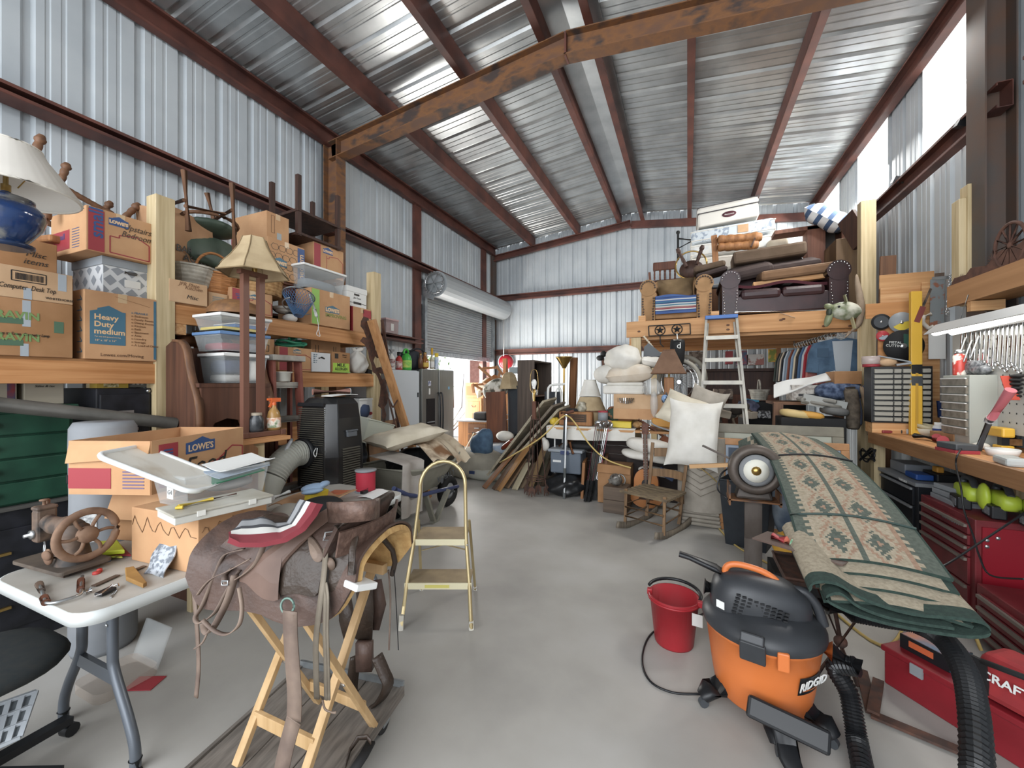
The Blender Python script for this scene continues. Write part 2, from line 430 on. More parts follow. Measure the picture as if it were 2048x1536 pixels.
dpart('bracket',MB().box((XL +.2,DY0 -.08,3.4),(.36,.012,.26),R(0,25,0)).box((XL +.03,DY0 -.08,3.4),(.02,.14,.5)),GALV)
dpart('bracket',MB().box((XL +.2,DY1 +.08,3.4),(.36,.012,.26),R(0,25,0)),GALV)
cable = MB().tube([(XL +.36,DY1 +.1,3.3),(XL +.36,DY1 +.1,.8)],.012,6)
dpart('pull_chain',cable,STEEL)
# daylight spotted outside the roller door: gravel, bushes, a brick column of the next building
GND = mat('pale_gravel','#d9d4c8','#c2bcae',.9,scale=3)
struct('ground',MB().box((-16.3,8,-.06),(16,26,.1)),GND)
LEAF = mat('sunlit_leaves','#8fae6e','#6c8f52',.7,scale=9)
rd = random.Random(3)
def bush(c,r,n,name,label,m):
    b = MB()
    for k in range(n):
        t,f = rd.uniform(0,6.28),rd.uniform(-1.2,1.5); q = r*rd.uniform(.55,1)
        p = V(c) + V((q*math.cos(t)*math.cos(f),q*math.sin(t)*math.cos(f),q*math.sin(f)))
        X = R(rd.uniform(0,360),rd.uniform(0,360),rd.uniform(0,360)); w = rd.uniform(.06,.13)
        b.add([p + X @ V(z) for z in ((-w,0,0),(0,-w*.5,.02),(w,0,0),(0,w*.5,.02))],[(0,1,2,3)])
    solo(name,label,'bush',b,m,kind=None)
bush((-9.6,12.4,1.7),1.7,700,'bush','sunlit green bush outside the half open roller door',LEAF)
bush((-13.5,15.0,1.6),2.2,700,'bush','pale far bush beyond the gravel outside the roller door',mat('pale_leaves','#c4cfae','#aab892',.7,scale=9))
st = MB()
for k in range(6):
    st.tube([(-7.6 +.1*k,11.4,0),(-7.7 +.25*k,11.5 +.1*k,.8),(-7.9 +.4*k,11.5,1.6 +.1*k)],[.02,.014,.006],5)
solo('bare_shrub','bare branching shrub on bright gravel outside the roller door','bush',st,BRNW)
solo('brick_column','pinkish brick column outside by the roller door jamb','column',MB().box((-5.7,10.75,1.4),(.5,.34,2.8)),mat('pink_brick','#b98a80','#a8776d',.9,scale=14))
# ================================================================ cartons and tubs
XS = -3.6  # front plane of the shelving along the left wall
BLUE = plain('#2f4f86'); RED = plain('#a03038'); TEAL = plain('#3f6a80'); INK = plain('#2b2622'); GREEN = plain('#47664e')
GREEN2 = plain('#86b848'); SILV = mat('silver_tape','#a9b2ba',rough=.35,metal=.3); INKB = plain('#7a5233')
class Carton(T):
    """closed cardboard box; near left edge of its front at (x, y0)"""
    def __init__(s,label,x,y0,y1,z0,z1,dep,m=CARD,rz=0,group=None,name='cardboard_box',cat='box',body=True,tape=True,seam=None):
        s.w,s.h,s.dep = y1 - y0,z1 - z0,dep
        T.__init__(s,name,label,cat,(x,y0,z0),rz,group)
        if body:
            w,h,d = s.w,s.h,dep
            b = MB().box((-d/2,w/2,h/2),(d,w,h))
            s.body = s.part('body',b,m,bevel=.004)
            if tape: s.part('tape',MB().box((-d/2,w/2,h +.0006),(d*.99,.05,.0012)).box((.0006,w/2,h -.03),(.0012,.05,.06)),SILV if tape == 2 else mat('clear_tape','#c7a67c',rough=.25))
    def rect(s,name,a0,a1,b0,b1,m,face='F',o=.0012,parent=None):
        mb = MB()
        if face == 'F': mb.box((o/2,s.w*(a0 + a1)/2,s.h*(b0 + b1)/2),(o,s.w*(a1 - a0),s.h*(b1 - b0)))
        else: mb.box((-s.dep*(1 - (a0 + a1)/2),-o/2,s.h*(b0 + b1)/2),(s.dep*(a1 - a0),o,s.h*(b1 - b0)))
        return s.part(name,mb,m,parent or s.body)
    def at(s,a,b,face='F',o=.002):
        return V((o,s.w*a,s.h*b)) if face == 'F' else V((-s.dep*(1 - a),-o,s.h*b))
    def write(s,txt,size,m,a,b,face='F',up=False,bold=0,shear=0,align='CENTER',sx=1,name='lettering'):
        xd,ud = (V((0,1,0)) if face == 'F' else V((1,0,0))),V((0,0,1))
        if up: xd,ud = ud,-xd
        return s.text(txt,size,m,s.at(a,b,face),xd,ud,s.body,name,align,.0006,bold,shear,sx=sx)
    def line(s,pts,w,m,face='F',name='printed_line'):
        mb = MB(); q = [s.at(a,b,face,.001) for a,b in pts]; n = V((1,0,0)) if face == 'F' else V((0,-1,0))
        for i in range(len(q) -1): mb.bar(q[i],q[i +1],w,.001,n)
        return s.part(name,mb,m,s.body)
    def house(s,a0,a1,b0,b1,m,txt='LOWE\'S',col=None,face='F',h=.72):
        """gabled store emblem with its name"""
        f = lambda a,b: s.at(a0 + (a1 - a0)*a,b0 + (b1 - b0)*b,face,.001)
        pts = [(0,0),(1,0),(1,h),(.9,h),(.52,1),(.2,h +.04),(.2,h),(0,h -.05)]
        n = V((.001,0,0)) if face == 'F' else V((0,-.001,0)); q = [f(*p) for p in pts]; k = len(q)
        s.part('emblem',MB().add(q + [p + n for p in q],[tuple(range(k,2*k))] + [(i,(i +1) % k,k + (i +1) % k,k + i) for i in range(k)]),m,s.body)
        if txt:
            xd = V((0,1,0)) if face == 'F' else V((1,0,0))
            w = (s.w if face == 'F' else s.dep)*(a1 - a0)
            s.text(txt,w*.27,col or plain('#d8b48a'),f(.5,.34) + n*1.5,xd,V((0,0,1)),s.body,'lettering','CENTER',.0006,.002*w/.1)
def span(u0,u1,vt,vb,x=XS):
    p,q,r = P(u0,vt,x=x),P(u0,vb,x=x),P(u1,CV,x=x)
    return p.y,r.y,q.z,p.z
def cart(label,u0,u1,vt,vb,x=XS,dep=.45,z0=None,z1=None,**k):
    y0,y1,a,b = span(u0,u1,vt,vb,x)
    return Carton(label,x,y0,y1,z0 if z0 is not None else a,z1 if z1 is not None else b,dep,**k)
def outline(c,w=.006,m=None):
    """red house outline printed on the moving boxes"""
    c.line([(.42,.93 -.25),(.42,.08),(.97,.08),(.97,.58),(.78,.72),(.5,.66),(.5,.6),(.42,.6)],w,m or RED)

# ---------------------------------------------------------------- the shelving
ZA,ZB,ZC,ZD = 1.735,2.20,1.70,1.14
rack = T('lumber_shelving','long pine storage shelving of posts, beams and decks along the left wall','shelving',(XS -.6,2.9,0))
rack.world = True
yp = [1.76,4.03]
PX = XS -.005
for x in (PX -.06,XL +.28):
    for y in yp:
        rack.part('post',MB().box((x,y,1.49 if x > -4 else 1.0),(.125,.125,2.98 if x > -4 else 2.0)),PINE_Z,bevel=.004)
for (y0,y1,z) in ((.2,1.70,ZA),(1.82,4.0,ZB),(1.82,4.0,ZC),(1.82,4.0,ZD)):
    rack.part('front_beam',MB().box((PX -.03,(y0 + y1)/2,z -.09),(.045,y1 - y0,.145)),PINE_Y,bevel=.003)
    rack.part('deck',MB().box(((PX + XL +.2)/2 -.02,(y0 + y1)/2,z -.0125),(PX - XL -.22,y1 - y0,.024)),PLYY)
    for y in ((y0 +.04),(y0 + y1)/2,y1 -.04):
        rack.part('joist',MB().box(((PX + XL)/2 +.05,y,z -.09),(PX - XL -.3,.04,.13)),PINE_X)
for z in (ZB -.2,ZC -.2,ZA -.2):
    rack.part('cleat',MB().box((PX -.06,1.86,z),(.09,.09,.09)),PINE_X)

# ---------------------------------------------------------------- cartons above the desk end
c = cart('big brown produce carton with green leaf print and silver tape, under the barcode carton',-70,146,583,703,z0=ZA,dep=.55,m=CARD3,tape=False)
c.rect('duct_tape',.49,.57,.52,.98,SILV); c.rect('duct_tape',.47,.55,.0,.22,SILV)
for b in (.60,.22):
    c.line([(.22,b),(.5,b +.01)],.035,GREEN); c.write('CRAVIN',.06,plain('#6d8a4e'),.4,b +.1,bold=.002)
c.rect('green_stamp',.8,.9,.45,.66,GREEN); c.write('up to Town  Computer Lamp',.026,INK,.29,.38,shear=.3,align='LEFT',sx=.62)
zt = c.X.translation.z + c.h
c = cart('pale corrugated carton with printed barcode and silver tape, under a blue table lamp',-70,146,514,583,z0=zt +.001,dep=.55,m=CARD2,tape=False)
c.line([(.39,.86),(.72,.86),(.72,.55),(.39,.55),(.39,.86)],.005,INK,name='barcode_frame')
mb = MB(); rd = random.Random(5)
for k in range(20): mb.box((.001,c.w*(.43 + k*.0135),c.h*.7),(.0014,rd.choice((.002,.003,.004)),c.h*.2))
c.part('barcode',mb,INK,c.body)
c.rect('duct_tape',.84,.93,.42,.98,SILV); c.rect('duct_tape',.5,.58,.0,.36,SILV)
c.write('Computer  Desk Top',.042,INK,.27,.36,shear=.3,align='LEFT',sx=.62); c.write('WHITEHORSE',.02,INK,.86,.12)
ztop2 = c.X.translation.z + c.h
c = cart('tan moving carton printed Heavy Duty medium on a blue panel beside the shelf post',168,313,577,707,z0=ZA,dep=.5)
c.house(.07,.54,.22,.80,TEAL,None,h=.87)
for k,t in enumerate(('Heavy','Duty','medium')): c.write(t,.05,plain('#d9b07d'),.12,.62 -.105*k,bold=.0012,align='LEFT')
c.write('For any and general moving',.012,plain('#d9b07d'),.13,.335,align='LEFT'); c.write('18" x 18" x 16"',.018,plain('#d9b07d'),.13,.28,align='LEFT')
for k,t in enumerate('FRAGILE,Bedroom,Family Room,Dining Room,Kitchen,Bath,Basement,Attic,Laundry,Storage,A Load of Other'.split(',')):
    c.write('o ' + t,.021,INKB if k else TEAL,.62,.74 -.05*k,align='LEFT')
c.write('Lowes.com/Moving',.03,plain('#6a4a34'),.5,.07); c.rect('edge_stripe',.955,.995,.03,.97,TEAL)
c.line([(.4,.95),(.9,.86)],.002,plain('#8a5d3a'))
for k in range(6): c.line([(.82,.1 +.15*k),(.95,.1 +.15*k),(.9,.16 +.15*k)],.006,TEAL,'N')
zt = c.X.translation.z + c.h
DIAM = plain('#8b9198'); LW = plain('#c9ccce')
y0,y1,a,b = span(205,304,517,587,XS -.12)
c = Carton('grey and white lattice patterned storage box with grey lid, label and cut handle',XS -.12,y0,y1,zt +.001,zt +.26,.42,LW,name='lidded_storage_box',tape=False)
mb = MB()
for i in range(4):
    for j in range(3):
        for f in 'FN':
            w = c.w if f == 'F' else c.dep; cy,cz = w*(i + (.5 if j % 2 else 0))/3.5,c.h*(.12 +.3*j); r = .037
            q = [(cy + r*dx,cz + r*1.05*dz) for dx,dz in ((-1,0),(0,-1),(1,0),(0,1))]
            q = [(min(max(p,.004),w -.004),min(max(z,.004),c.h*.8)) for p,z in q]
            if f == 'F': mb.add([V((.001,p,z)) for p,z in q],[(0,1,2,3)])
            else: mb.add([V((-c.dep + p,-.001,z)) for p,z in q],[(0,1,2,3)])
c.part('lattice_print',mb,DIAM,c.body)
c.part('lid',MB().box((-c.dep/2,c.w/2,c.h -.02),(c.dep +.014,c.w +.014,.06)),mat('grey_lid','#8d959c',rough=.5),bevel=.003)
c.part('handle',MB().tube([(.003,c.w*.42,c.h*.7),(.006,c.w*.5,c.h*.69),(.003,c.w*.66,c.h*.7)],.011,8),plain('#4c4a48'))
c.rect('label_card',.42,.75,.3,.5,PAPER,o=.003)
zt = c.X.translation.z + c.h +.012
y0,y1,a,b = span(172,303,425,515,XS -.06)
c = Carton('small moving carton lettered Upstairs Bedroom by hand, on the lattice patterned box',XS -.06,y0,y1,zt,zt + b - a,.5)
c.rect('red_band',.03,.26,.02,.95,RED); c.write('small',.1,BLUE,.15,.66,up=True,bold=.002,name='lettering')
c.house(.32,.62,.70,.93,BLUE); c.write('Upstairs',.06,plain('#4a3a2c'),.76,.74,shear=.35,sx=.8); c.write('Bedroom',.06,plain('#4a3a2c'),.76,.56,shear=.35,sx=.8)
c.line([(.34,.06),(.96,.04),(.96,.42),(.75,.56),(.48,.5),(.48,.44),(.34,.44),(.34,.06)],.007,RED)
c.rect('red_panel',.0,.55,.12,.56,RED,'N'); c.write('small',.06,BLUE,.3,.42,'N')
for k in range(8): c.line([(.62,.12 +.06*k),(.82,.12 +.06*k)],.004,BLUE,'N')
c = Carton('brown carton with pen notes standing behind the small moving carton',XS -.28,.95,1.28,ztop2 +.002,ztop2 +.24,.4,CARD3,tape=False)
c.write('Misc\nitems',.05,INK,.7,.5,shear=.3)
solo('cardboard_sheet','upright strip of cardboard standing behind the blue lamp','cardboard',MB().box((XS -.58,1.02,ztop2 +.24),(.03,.14,.48),R(0,3,0)),CARD)
# blue ginger-jar lamp
lp = P(38,497,z=ztop2)
t = T('table_lamp','blue glazed jar table lamp with pleated white shade on top of the barcode carton','lamp',(lp.x -.05,lp.y -.03,ztop2 +.001))
GLAZE = mat('blue_glaze','#1c3768','#6b6a68',.12,scale=11,c3='#1f3358',spec=.7,lo=.42,hi=.62)
t.part('base',MB().lathe([(.085,0),(.1,.008),(.1,.02),(.07,.028)],n=24),plain('#20304f',.2))
t.part('jar',MB().lathe([(.07,.028),(.085,.05),(.125,.11),(.14,.16),(.135,.195),(.11,.222),(.09,.232),(.1,.24),(.1,.252),(.06,.266),(.02,.274),(.018,.285)],n=28),GLAZE)
t.part('neck',MB().lathe([(.018,.285),(.018,.32),(.01,.32),(.01,.45)],n=10),BRASS)
t.part('harp',MB().tube([(0,-.04,.32),(0,-.07,.38),(0,-.04,.5),(0,0,.52),(0,.04,.5),(0,.07,.38),(0,.04,.32)],.003,6),BRASS)
t.part('shade',MB().lathe([(.262,.285),(.265,.29),(.225,.35),(.18,.42),(.14,.48),(.122,.52)],n=84,pleat=.035,cap=False),mat('pleated_shade','#cfc9bf',rough=.8))
t.part('shade_rim',MB().tube(arc((0,0,.285),.264,0,360,40,V((1,0,0)),V((0,1,0)))[:-1],.006,6,closed=True).tube(arc((0,0,.52),.124,0,360,30,V((1,0,0)),V((0,1,0)))[:-1],.005,6,closed=True),mat('shade_trim','#d8d2c6',rough=.8))
t.part('lamp_cord',MB().tube(spline([(.02,-.09,.02),(.1,-.13,.06),(.13,-.1,.2),(.1,-.1,.3)]),.003,6),plain('#8a6a55'))
# upside-down turned chair behind the cartons
def turned(m,p0,p1,r,beads=4):
    p0,p1 = V(p0),V(p1); pts = []; rs = []
    for k in range(25):
        t = k/24; pts.append(p0.lerp(p1,t)); rs.append(r*(.82 +.18*abs(math.sin(t*PI*beads)) + (.25 if .78 < t < .84 or .87 < t < .9 else 0)))
    rs[-1] = r*.7
    return m.tube(pts,rs,10)
XB = -4.25
q = lambda u,v,x=XB: P(u,v,x=x)
t = T('wooden_chair','upturned wooden chair with turned legs and rope carved stretcher, behind the moving cartons','chair',q(150,520)); t.world = True
t.part('seat',MB().box(q(160,500),(.45,.5,.05),R(0,4,3)),OAK,bevel=.015)
for a,b,dx in (((60,330),(84,271),.3),((118,372),(135,327),-.05),((92,440),(106,380),.25),((195,440),(222,404),-.25),((238,446),(278,408),0.12)):
    t.part('leg',turned(MB(),q(*a,XB + dx),q(*b,XB + dx),.024),BRNX)
t.part('stretcher',turned(MB(),q(122,372),q(236,436),.022,14),BRNW); t.part('stretcher',turned(MB(),q(88,440),q(122,462),.02,2),BRNW)

# ---------------------------------------------------------------- upper deck between the posts
c = cart('plain pink-brown carton with pen writing, under the whitewashed basket',338,415,556,622,z0=ZB,dep=.4,m=CARD2,tape=False)
c.write('Kitchen',.04,INKB,.62,.72,shear=.3); c.write('JFR Plate',.04,INKB,.5,.86,shear=.3); c.write('Misc',.045,INK,.58,.3,shear=.3)
zt = ZB + c.h
def basket(label,p,r0,r1,h,m,group=None,name='basket',rz=0,n=26,sy=1.0,handles=True,hoop=False,hm=None):
    t = T(name,label,'basket',p,rz)
    pr = [(r0*.96,0)] + [(r0 + (r1 - r0)*k/10 + (.004 if k % 2 else 0),h*k/10) for k in range(11)] + [(r1 +.012,h),(r1 +.012,h +.014),(r1 -.012,h +.014),(r1 -.014,h -.01),(r0 -.012,.012),(0,.012)]
    t.part('body',MB().lathe(pr,n=n,sy=sy,pleat=.02,sm=False),m)
    hm = hm or LEAL
    if handles:
        for s in (-1,1): t.part('handle',MB().strap([(-.05,s*r1*sy,h*.6),(-.05,s*(r1*sy +.01),h +.03),(0,s*(r1*sy +.025),h +.06),(.05,s*(r1*sy +.01),h +.03),(.05,s*r1*sy,h*.6)],.025,.004,(1,0,0) if 0 else (0,0,1)),hm)
    if hoop: t.part('handle',MB().tube(arc((0,0,h),r1*sy,0,180,16,V((0,1,0)),V((0,0,1.25))),.011,8),m)
    return t
WICK = mat('honey_wicker','#b5763f','#8a5428',.7,scale=14,stretch=(1,1,8),bump=.3)
WASH = mat('whitewashed_splint','#b8b1a2','#857f72',.8,scale=10,bump=.3)
TANW = mat('tan_woven_straw','#b58c58','#94693a',.8,scale=26,bump=.4)
p = P(376,560,x=XS -.22); t = basket('whitewashed splint basket with leather loop handles on the pink-brown carton',(p.x,p.y,zt +.002),.14,.19,.15,WASH)
p = P(430,592,x=XS -.2); basket('round honey wicker basket with a hoop handle, on the small carton by the lamp shade',(p.x,p.y,p.z),.13,.16,.17,WICK,handles=False,hoop=True)
c = cart('small pale carton with grey printing, under the honey wicker basket',417,456,590,632,x=XS -.05,z0=ZB,z1=P(430,592,x=XS -.2).z -.002,dep=.35,m=CARD2,tape=False)
mb = MB()
for k in range(5): mb.box((.001,c.w*.5,c.h*(.25 +.12*k)),(.001,c.w*.6,.012))
c.part('printed_list',mb,plain('#8c8474'),c.body)
# paper grocery bag
p = P(352,512,x=-4.05)
t = T('paper_bag','open brown paper bag printed BARREL AGED behind the whitewashed basket','bag',(p.x,p.y,zt +.17),8); w,h = .2,p.z - zt -.17 +.34
KRAFT = mat('kraft_paper','#b98d66','#a67a54',.85,scale=5,bump=.2)
mb = MB()
for s,(ax,ay) in (((0,-1),(w,0)),((0,1),(w,0)),((-1,0),(0,w)),((1,0),(0,w))):
    o = V((s[0]*w*.7,s[1]*w,0)); sd = V((ax*.7,ay,0))
    mb.sheet(lambda a,b: o*(1 +.06*b) + sd*(2*a -1)*(1 +.06*b) + V((s[0],s[1],0))*(.012*math.sin(6*b +5*a)) + V((0,0,h*b +.012*math.sin(7*a)*b)),8,8,.003)
t.part('body',mb.box((0,0,.003),(w*1.4,w*2,.005)),KRAFT)
t.text('BARREL',.075,INK,(w*.78,.02,h*.34),(0,1,0),(0,0,1),bold=.001); t.text('AGED',.075,INK,(w*.77,.05,h*.2),(0,1,0),(0,0,1),bold=.001)
# two upturned green-seated chairs
GRN = mat('green_vinyl','#4a5a4b','#3c4a3e',.5,scale=6,bump=.1)
XB = -4.0
t = T('upturned_chair','upturned bent wood chair with a green padded seat and tall straight legs, above the baskets','chair',q(420,470,XB)); t.world = True
sx = R(0,-8,4)
t.part('seat',MB().ell(q(420,458,XB),(.18,.22,.06),sx,20,8),GRN); t.part('seat_rim',MB().tube([q(420,446,XB) + sx @ (V((.185*math.cos(a),.225*math.sin(a),0))) for a in [k*PI/12 for k in range(24)]],.016,6,closed=True),BRNW)
for a,b,dx in (((377,462),(368,341),.22),((470,505),(464,367),.22),((428,442),(414,386),-.22),((340,450),(341,416),-.2)):
    t.part('leg',MB().tube([q(*a,XB + dx),q(*b,XB + dx)],.024,8),BRNW)
for a,b,d0,d1 in (((330,413),(368,400),-.2,.22),((370,412),(450,428),.22,.1),((428,440),(464,420),-.22,.22),((345,440),(370,425),-.2,.22)):
    t.part('stretcher',MB().tube([q(*a,XB + d0),q(*b,XB + d1)],.015,8),BRNW)
t.part('backrest',MB().ell(q(425,505,XB +.05),(.05,.23,.14),R(0,-8,4),20,8,e=.6),GRN)
# lamp-side cartons
c = cart('open topped tan carton stacked above the hexagon printed moving carton',533,578,420,478,x=XS -.3,dep=.55)
c.rect('grey_stamp',.45,.65,.1,.35,plain('#98a0a2')); c.line([(.2,.9),(.2,.3),(.34,.3),(.34,.9),(.2,.9)],.005,INKB)
c.rect('red_tab',.0,.06,.05,.4,RED,'N')
zt = c.X.translation.z
c = cart('tan moving carton with hexagon outlines and a blue band reading medium',535,609,463,553,x=XS -.2,dep=.55,z1=zt -.002)
mb = MB()
for i in range(4):
    for j in range(4):
        cy,cz = c.w*(.1 +.19*i + (.09 if j % 2 else 0)),c.h*(.14 +.22*j)
        h6 = [V((.001,cy +.045*math.cos(k*PI/3),cz +.034*math.sin(k*PI/3))) for k in range(7)]
        for k in range(6): mb.bar(h6[k],h6[k +1],.004,.001,(1,0,0))
c.part('hexagon_print',mb,plain('#55483a'),c.body); c.house(.12,.5,.34,.56,TEAL)
c.rect('blue_band',.80,1.0,.0,.96,BLUE); c.write('medium',.09,plain('#d9b07d'),.9,.45,up=True,bold=.001)
c.rect('blue_patch',.72,.98,.45,.62,BLUE,'N')
zt = c.X.translation.z
y0,y1,a,b = span(540,600,560,640,XS -.22)
t = T('side_table','small reddish wooden table carrying the hexagon printed carton','table',(XS -.5,(y0 + y1)/2,ZB)); h = zt - ZB -.003; w = (y1 - y0)/2
t.part('top',MB().box((0,0,h -.012),(.56,2*w +.06,.024)),REDW,bevel=.004); t.part('apron',MB().box((0,0,h -.07),(.5,2*w,.09)),REDW)
for sx_ in (-.24,.24):
    for sy_ in (-1,1): t.part('leg',MB().box((sx_,sy_*(w -.02),h/2 -.012),(.045,.045,h -.026)),REDW)
# dark two-tier end table, upside down
t = T('end_table','upturned dark wooden end table with four legs in the air, near the steel column','table',q(630,505,-4.1)); t.world = True
for u,v,x in ((630,482,-3.85),(630,440,-3.95)):
    pass
c0,c1 = q(612,490,-4.1),q(612,447,-4.1)
for cc in (c0,c1): t.part('shelf' if cc is c1 else 'top',MB().box(cc,(.48,.60,.03),R(0,-3,0)),DARKW,bevel=.004)
for dx in (-.21,.21):
    for dy in (-.27,.27): t.part('leg',MB().box((c0.x + dx,c0.y + dy,c0.z +.32),(.045,.045,.66)),DARKW)
# small carton, clear tub, two cartons and a file box at the far post
c = cart('small moving carton with a red band under the dark end table',627,687,482,545,x=XS -.3,dep=.5)
c.rect('red_band',.02,.22,.03,.97,RED); c.house(.3,.62,.74,.96,BLUE); outline(c)
def tub(label,y0,y1,z0,z1,x,dep,lid=WHT,m=CLEAR,stuff=(),group=None,name='clear_storage_tub',rz=0,lidz=True):
    w,h = y1 - y0,z1 - z0
    t = T(name,label,'storage tub',(x,y0,z0),rz,group); t.w,t.h,t.dep = w,h,dep
    mb = MB(); e = .003; k = .88
    for (s,sg) in ((0,1),(0,-1),(1,1),(1,-1)):
        A = dep if s == 0 else w
        def f(a,b,s=s,sg=sg):
            sc = k + (1 - k)*b; X_,Y_ = (sg*dep/2*sc,(2*a -1)*w/2*sc) if s == 0 else ((2*a -1)*dep/2*sc,sg*w/2*sc)
            return V((X_ - dep/2,Y_ + w/2,b*h))
        mb.sheet(f,1,1,.005,sm=False)
    mb.box((-dep/2,w/2,.004),(dep*k,w*k,.006))
    for z in (h,): mb.tube([(0,0,z),(0,w,z),(-dep,w,z),(-dep,0,z)],.009,6,closed=True,sm=False)
    t.part('body',mb,m)
    if lid: t.part('lid',MB().box((-dep/2,w/2,h +.012),(dep +.03,w +.03,.024)).box((-dep/2,w/2,h +.026),(dep*.85,w*.85,.012)),lid,bevel=.006)
    return t
def fill(label,t,a0,a1,b0,b1,z0,z1,m,cat='cloth',name='folded_cloth',group=None,soft=True,seed=1):
    """a soft or hard thing lying in tub t, in fractions of its width, depth and height"""
    mb = MB(); c = V((-t.dep*(1 - (b0 + b1)/2),t.w*(a0 + a1)/2,t.h*(z0 + z1)/2)); s = (t.dep*(b1 - b0),t.w*(a1 - a0),t.h*(z1 - z0))
    if soft: mb.ell(c,(s[0]/2,s[1]/2,s[2]/2),None,16,8,e=.45)
    else: mb.box(c,s)
    return solo(name,label,cat,mb.move(t.X),m,group)
c4 = cart('large brown moving carton with green band and a blue emblem, beside the landing net',622,700,574,652,z0=ZB,dep=.5,x=XS -.01)
c4.rect('green_band',.02,.2,.02,.98,GREEN2); c4.house(.34,.70,.40,.62,TEAL); c4.write('IMPROVING',.055,plain('#7f8a3c'),.62,.32,bold=.001)
t = tub('clear tub with white lid on the green banded carton',*span(608,690,533,580,XS -.03)[:2],ZB + c4.h +.002,ZB + c4.h +.22,XS -.03,.4)
fill('grey cloths seen inside the clear tub below the small red banded carton',t,.1,.9,.1,.9,.03,.55,plain('#7c858c',.9))
c = cart('red edged brown carton under the white file box',706,742,612,662,z0=ZB,dep=.45,x=XS -.04)
c.rect('red_panel',.55,1.0,.62,.95,RED); c.rect('red_side',.3,1,0,1,RED,'N')
zt = ZB + c.h
c = cart('white file storage box with lid, stacked beside the pale shelf post',694,733,570,612,z0=zt +.002,dep=.42,x=XS -.06,m=PAPER,tape=False)
c.part('lid',MB().box((-c.dep/2,c.w/2,c.h -.03),(c.dep +.012,c.w +.012,.065)),PAPER,bevel=.003)
c.rect('handle_hole',.35,.62,.58,.68,INK); c.line([(.02,.2),(.98,.2)],.006,INK); c.rect('black_logo',.32,.72,.14,.26,INK); c.write('Jan Taxes',.03,INK,.5,.46,shear=.3)
c = cart('tan moving carton with red band under the straw basket',462,545,573,638,z0=ZB,dep=.45,x=XS -.02)
c.rect('red_band',.03,.3,.03,.97,RED); c.house(.42,.66,.66,.88,TEAL); c.write('small',.06,BLUE,.16,.5,up=True); outline(c)
zt = ZB + c.h
p = P(505,578,x=XS -.25)
basket('low tan straw basket on the red banded carton behind the floor lamp',(p.x,p.y,zt +.002),.24,.25,.15,TANW,handles=False)
c = cart('brown printed carton behind the clear tubs on the middle shelf',520,549,662,708,z0=ZC,z1=ZB -.2,x=XS -.06,dep=.4)
c.write('ALWAYS',.03,INK,.5,.3); c.line([(.4,.8),(.6,.8),(.6,.6),(.4,.6)],.006,INK)
# ================================================================ middle and low shelves, settle, ladder, air conditioner
c = cart('white printed carton lettered Cookies in pen, under the copper pot',340,388,690,746,z0=ZC,x=XS -.02,dep=.4,m=PAPER,tape=False)
c.write('Cookies',.05,INK,.72,.88,shear=.3); c.write('pots',.05,INK,.75,.6,shear=.3); c.rect('stamp',.62,.9,.34,.46,plain('#5a5550'))
for k in range(8): c.line([(.08,.9 -.1*k),(.4,.9 -.1*k)],.006,plain('#8a4a58'))
COPPER = mat('copper','#8a5a3a','#6b452e',.3,.85,scale=8)
p = P(366,690,x=XS -.2); zt = ZC + c.h +.002
t = T('copper_pot','round copper pot with brass loop handles on the white Cookies carton','pot',(p.x,p.y,zt),20)
t.part('body',MB().lathe([(0,0),(.105,0),(.12,.02),(.125,.10),(.118,.10),(.112,.02),(0,.012)],n=24),COPPER)
t.part('rim',MB().tube(arc((0,0,.1),.124,0,360,24,V((1,0,0)),V((0,1,0)))[:-1],.006,6,closed=True),COPPER)
for s in (-1,1): t.part('handle',MB().tube([V((0,s*.12,.09)) + V((.035*math.cos(a),s*.012,.03 +.032*math.sin(a))) for a in [k*PI/8 for k in range(16)]],.006,6,closed=True),BRASS)
c = cart('tan moving carton with red band and blue emblem behind the stepladder',556,624,692,749,z0=ZC,dep=.42,x=XS -.02)
c.rect('red_band',.04,.27,.02,.98,RED); c.house(.42,.66,.76,.95,TEAL); outline(c); zt = ZC + c.h
hz = MB(); rd = random.Random(2); pts = []
for k in range(40):
    a = k*.5; pts.append(P(582,684,x=XS -.12) + V((.06*math.sin(a*1.3),.13*math.cos(a)*(1 if k < 30 else .5),zt - P(582,684,x=XS -.12).z +.02 +.002*k +.012*math.sin(a*2.1))))
solo('garden_hose','coiled green flat hose on top of a red banded moving carton','hose',MB().tube(spline(pts,3),.013,6),plain('#2f8a68',.45))
c = cart('open topped brown flat carton with upright arrow marks',622,681,684,706,x=XS -.2,dep=.3,z0=ZC +.0,z1=P(650,682,x=XS -.2).z,tape=False)
for a in (.15,.75): c.line([(a,.62),(a,.85)],.006,INK); c.line([(a +.08,.62),(a +.08,.85)],.006,INK)
solo('paper_sheet','white paper sheet lying on the brown flat carton','paper',MB().sheet(lambda a,b: c.X @ V((-.3*b,c.w*(.1 +.8*a),c.h +.006 +.012*math.sin(3*a))),6,3,.002),PAPER)
c = cart('white archive box with curved hand slot on the middle shelf',624,661,704,748,z0=ZC,dep=.18,x=XS -.005,m=LW,tape=False)
c.part('hand_slot',MB().tube([c.at(.35,.70),c.at(.5,.76),c.at(.65,.70)],.009,6),INK)
for k in range(5): c.write('LBL 04'[: 6 - k % 3],.018,TEAL,.06,.88 -.1*k,align='LEFT')
c = cart('brown carton with a lime panel reading MILK ALLERGEN',664,700,703,748,z0=ZC,dep=.3,x=XS -.005,m=CARD3,tape=False)
c.rect('lime_panel',.05,.95,.06,.46,plain('#9ac23c')); c.write('MILK',.055,INK,.5,.36,bold=.001); c.write('ALLERGEN',.047,INK,.5,.17,bold=.001,sx=.8)
